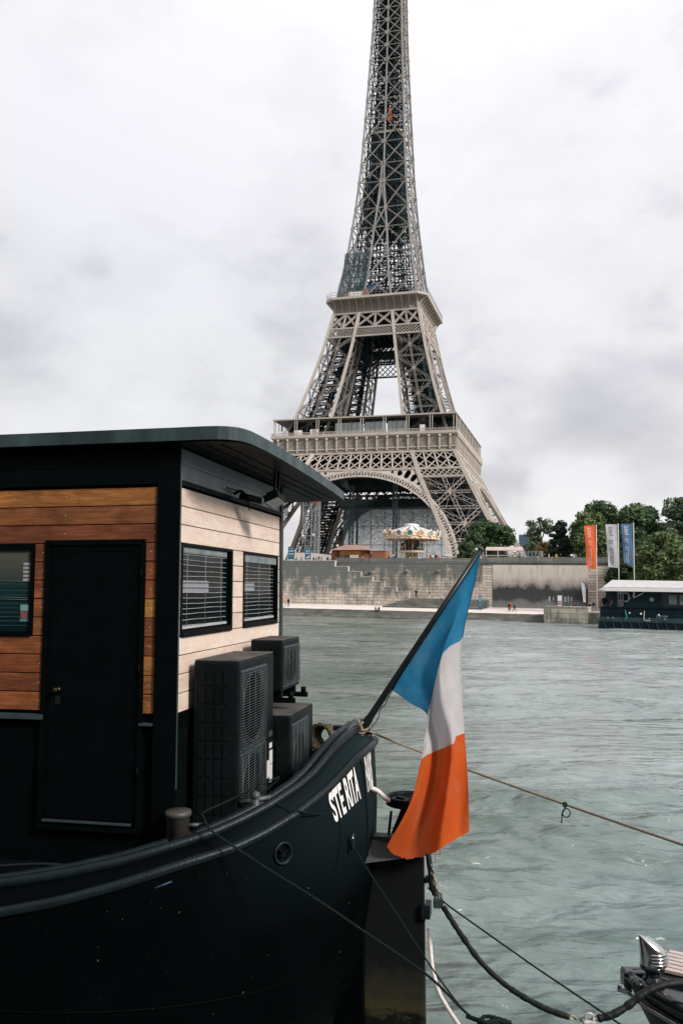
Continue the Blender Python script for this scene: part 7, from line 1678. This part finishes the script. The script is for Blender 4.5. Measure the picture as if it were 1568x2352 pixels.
person(870,1404,2.2,'sit',BK,BK,'person in black seated on the river steps, right of a pair',R(-30),gz=0.95)
person(955,1375,11.9,'photo',BK,BK,'person in black raising a camera on the stone landing',R(5),gz=3.725,h=1.82)
person(986,1375,12.0,'stand',BK,WH,'person in black jacket and white trousers on the stone landing',R(-80),gz=3.725,h=1.86)
person(1014,1390,10.3,'walk',(.50,.48,.46),JN,'person in pale grey climbing the landing steps beside the flagstaff',R(190),gz=2.9)
person(1168.5,1402,6.5,'walk',BK,BK,'person in black walking left of the one in orange red',R(70),gz=prom_z(6.5))
person(1173.5,1402,6.2,'walk',RD,TN,'person in orange red jacket walking between two in dark clothes',R(-20),(.25,.15,.07),gz=prom_z(6.2))
person(1181,1404,5.6,'walk',NV,NV,'person in dark blue walking right of the one in orange red',R(95),gz=prom_z(5.6),h=1.7)
person(1311,1391,9.5,'stand',GRY,WH,'person in grey beside the wall left of the yellow bag',R(100),gz=prom_z(9.5))
person(1320,1391,9.0,'stand',(.16,.045,.035),JN,'person in dark red jacket with a yellow bag by the wall',R(-60),gz=prom_z(9.0),h=1.85)
bg_ = qp(1324.5,1391,8.6); t = thing('shoulder_bag', 'bright yellow bag at the side of the person in dark red', 'bag', M_QUAY, (bg_.x,8.6,prom_z(8.6)+.45)); m = MB(); m.cbox((-.22,-.1,-.3),(.22,.1,.28), .05); m.build('body', mat('bag_yellow', (0.75,0.42,0.02), 0.6), t); m = MB(); m.tube([(-.2,0,.28),(-.15,0,.75),(.05,0,.85)], .02, 5); m.build('strap', BLACK, t)
person(1349,1403,2.8,'sit',BK,BK,'person in black sitting at the foot of the feather flag',R(-70),gz=2.07)
person(1363,1404,2.5,'stand',BK,GRY,'person in black top and grey trousers on the quay before the boat',R(20),gz=2.07,h=1.85)
person(1353,1400,5.5,'stand',BK,BK,'small dark figure further back between the feather flag and the orange banner pole',R(0),gz=2.07,h=1.6)
person(1379,1397,-23.5,'stand',TN,TN,'person in peach clothes by the orange banner pole above the boat stern',R(-40),(.3,.2,.12),gz=2.75)
person(1386,1397,-24,'stand',BK,NV,'left person of a pair in dark coats boarding the excursion boat',R(30),gz=2.75,h=1.84)
person(1390.5,1397,-23.8,'stand',NV,JN,'right person of a pair in dark coats boarding the excursion boat',R(150),gz=2.75,h=1.9)
person(1401,1397,-23.5,'stand',RD,WH,'person in red on the boat deck by the dark stanchion',R(90),gz=2.72,h=1.5)
person(1405.5,1397,-24.2,'stand',WH,BK,'person in white on the boat deck by the dark stanchion',R(-90),gz=2.72,h=1.5)
# on the esplanade
EZ = GZ
for x, cl_, kd, lab, h in [(681,BK,'sit','person in black crouching on the wall between the blue signs, left of two',1.6),(693,GRY,'sit','person in grey crouching on the wall between the blue signs, right of two',1.6),
    (720,BK,'sit','person in black seated right beside the right blue sign',1.6),(727,TN,'sit','person in tan seated behind the wall next to the right blue sign',1.5),(732,BK,'stand','taller dark figure in the group before the pale hoarding',1.3),(738,NV,'stand','navy figure in the group before the pale hoarding',1.25),(752,BK,'sit','dark person seated at the lower end of the pale hoarding',1.65)]:
    person(x,1283,17.2,kd,cl_,BK,lab,R(random.uniform(-180,180)),gz=EZ,h=h)
person(771,1302,14.3,'sit',(.30,.04,.04),BK,'small figure in red sitting on the top stair',R(20),gz=9.9,h=1.2)
for x, cl_, lab in [(988,RD,'person in bright red behind the parapet below the carousel'),(993,WH,'person in white next to the bright red one below the carousel'),(1001,NV,'person in navy behind the parapet between red and orange figures'),(1007,(.72,.16,.06),'person in orange red right of the navy figure behind the parapet')]:
    person(x,1283,17.0,'stand',cl_,BK,lab,R(random.uniform(-180,180)),gz=EZ,h=1.78)
crowd = [(896,NV),(904,BK),(912,(.06,.14,.2)),(919,(.03,.10,.16)),(926,GRY),(933,BK),(940,WH),(948,GRY),(955,BK),(962,WH),(969,TN),(975,(.5,.25,.2)),(981,WH)]
for i, (x, cl_) in enumerate(crowd):
    person(x+random.uniform(-1.5,1.5),1283,random.uniform(26,36),random.choice(['stand','walk']),cl_,random.choice([BK,JN,GRY]),'visitor in the queue before the carousel, head and shoulders above the parapet',R(random.uniform(-180,180)),gz=EZ,h=1.85,group='visitors queueing at the carousel')
for x, cl_, lab in [(1241,(.62,.16,.06),'person with orange red top at the right end of the terrace railing'),(1250,BK,'person in black on the esplanade right of the terrace railing'),(1260,TN,'person in peach on the esplanade left of the yellow one'),(1277,(.66,.50,.12),'person in yellow leaning on the parapet before the conifer'),(1287,BK,'person in black right of the yellow one on the parapet'),(1322,(.40,.24,.2),'person in dull pink leaning on the parapet left of the orange banner'),(1331,(.04,.11,.17),'person in blue leaning on the parapet left of the orange banner')]:
    person(x,1281,16.6,'stand',cl_,BK,lab,R(random.uniform(-180,180)),gz=EZ,h=1.85)

# things made of a single mesh need no empty: the mesh itself becomes the thing
for o in list(COL.objects):
    if o.type == 'EMPTY' and o.parent is None and len(o.children) == 1 and len(o.children[0].children) == 0 and o.children[0].type == 'MESH':
        c = o.children[0]; nm = o.name; M = o.matrix_world.copy()
        for k in list(o.keys()): c[k] = o[k]
        c.parent = None; c.matrix_world = M; bpy.data.objects.remove(o); c.name = nm
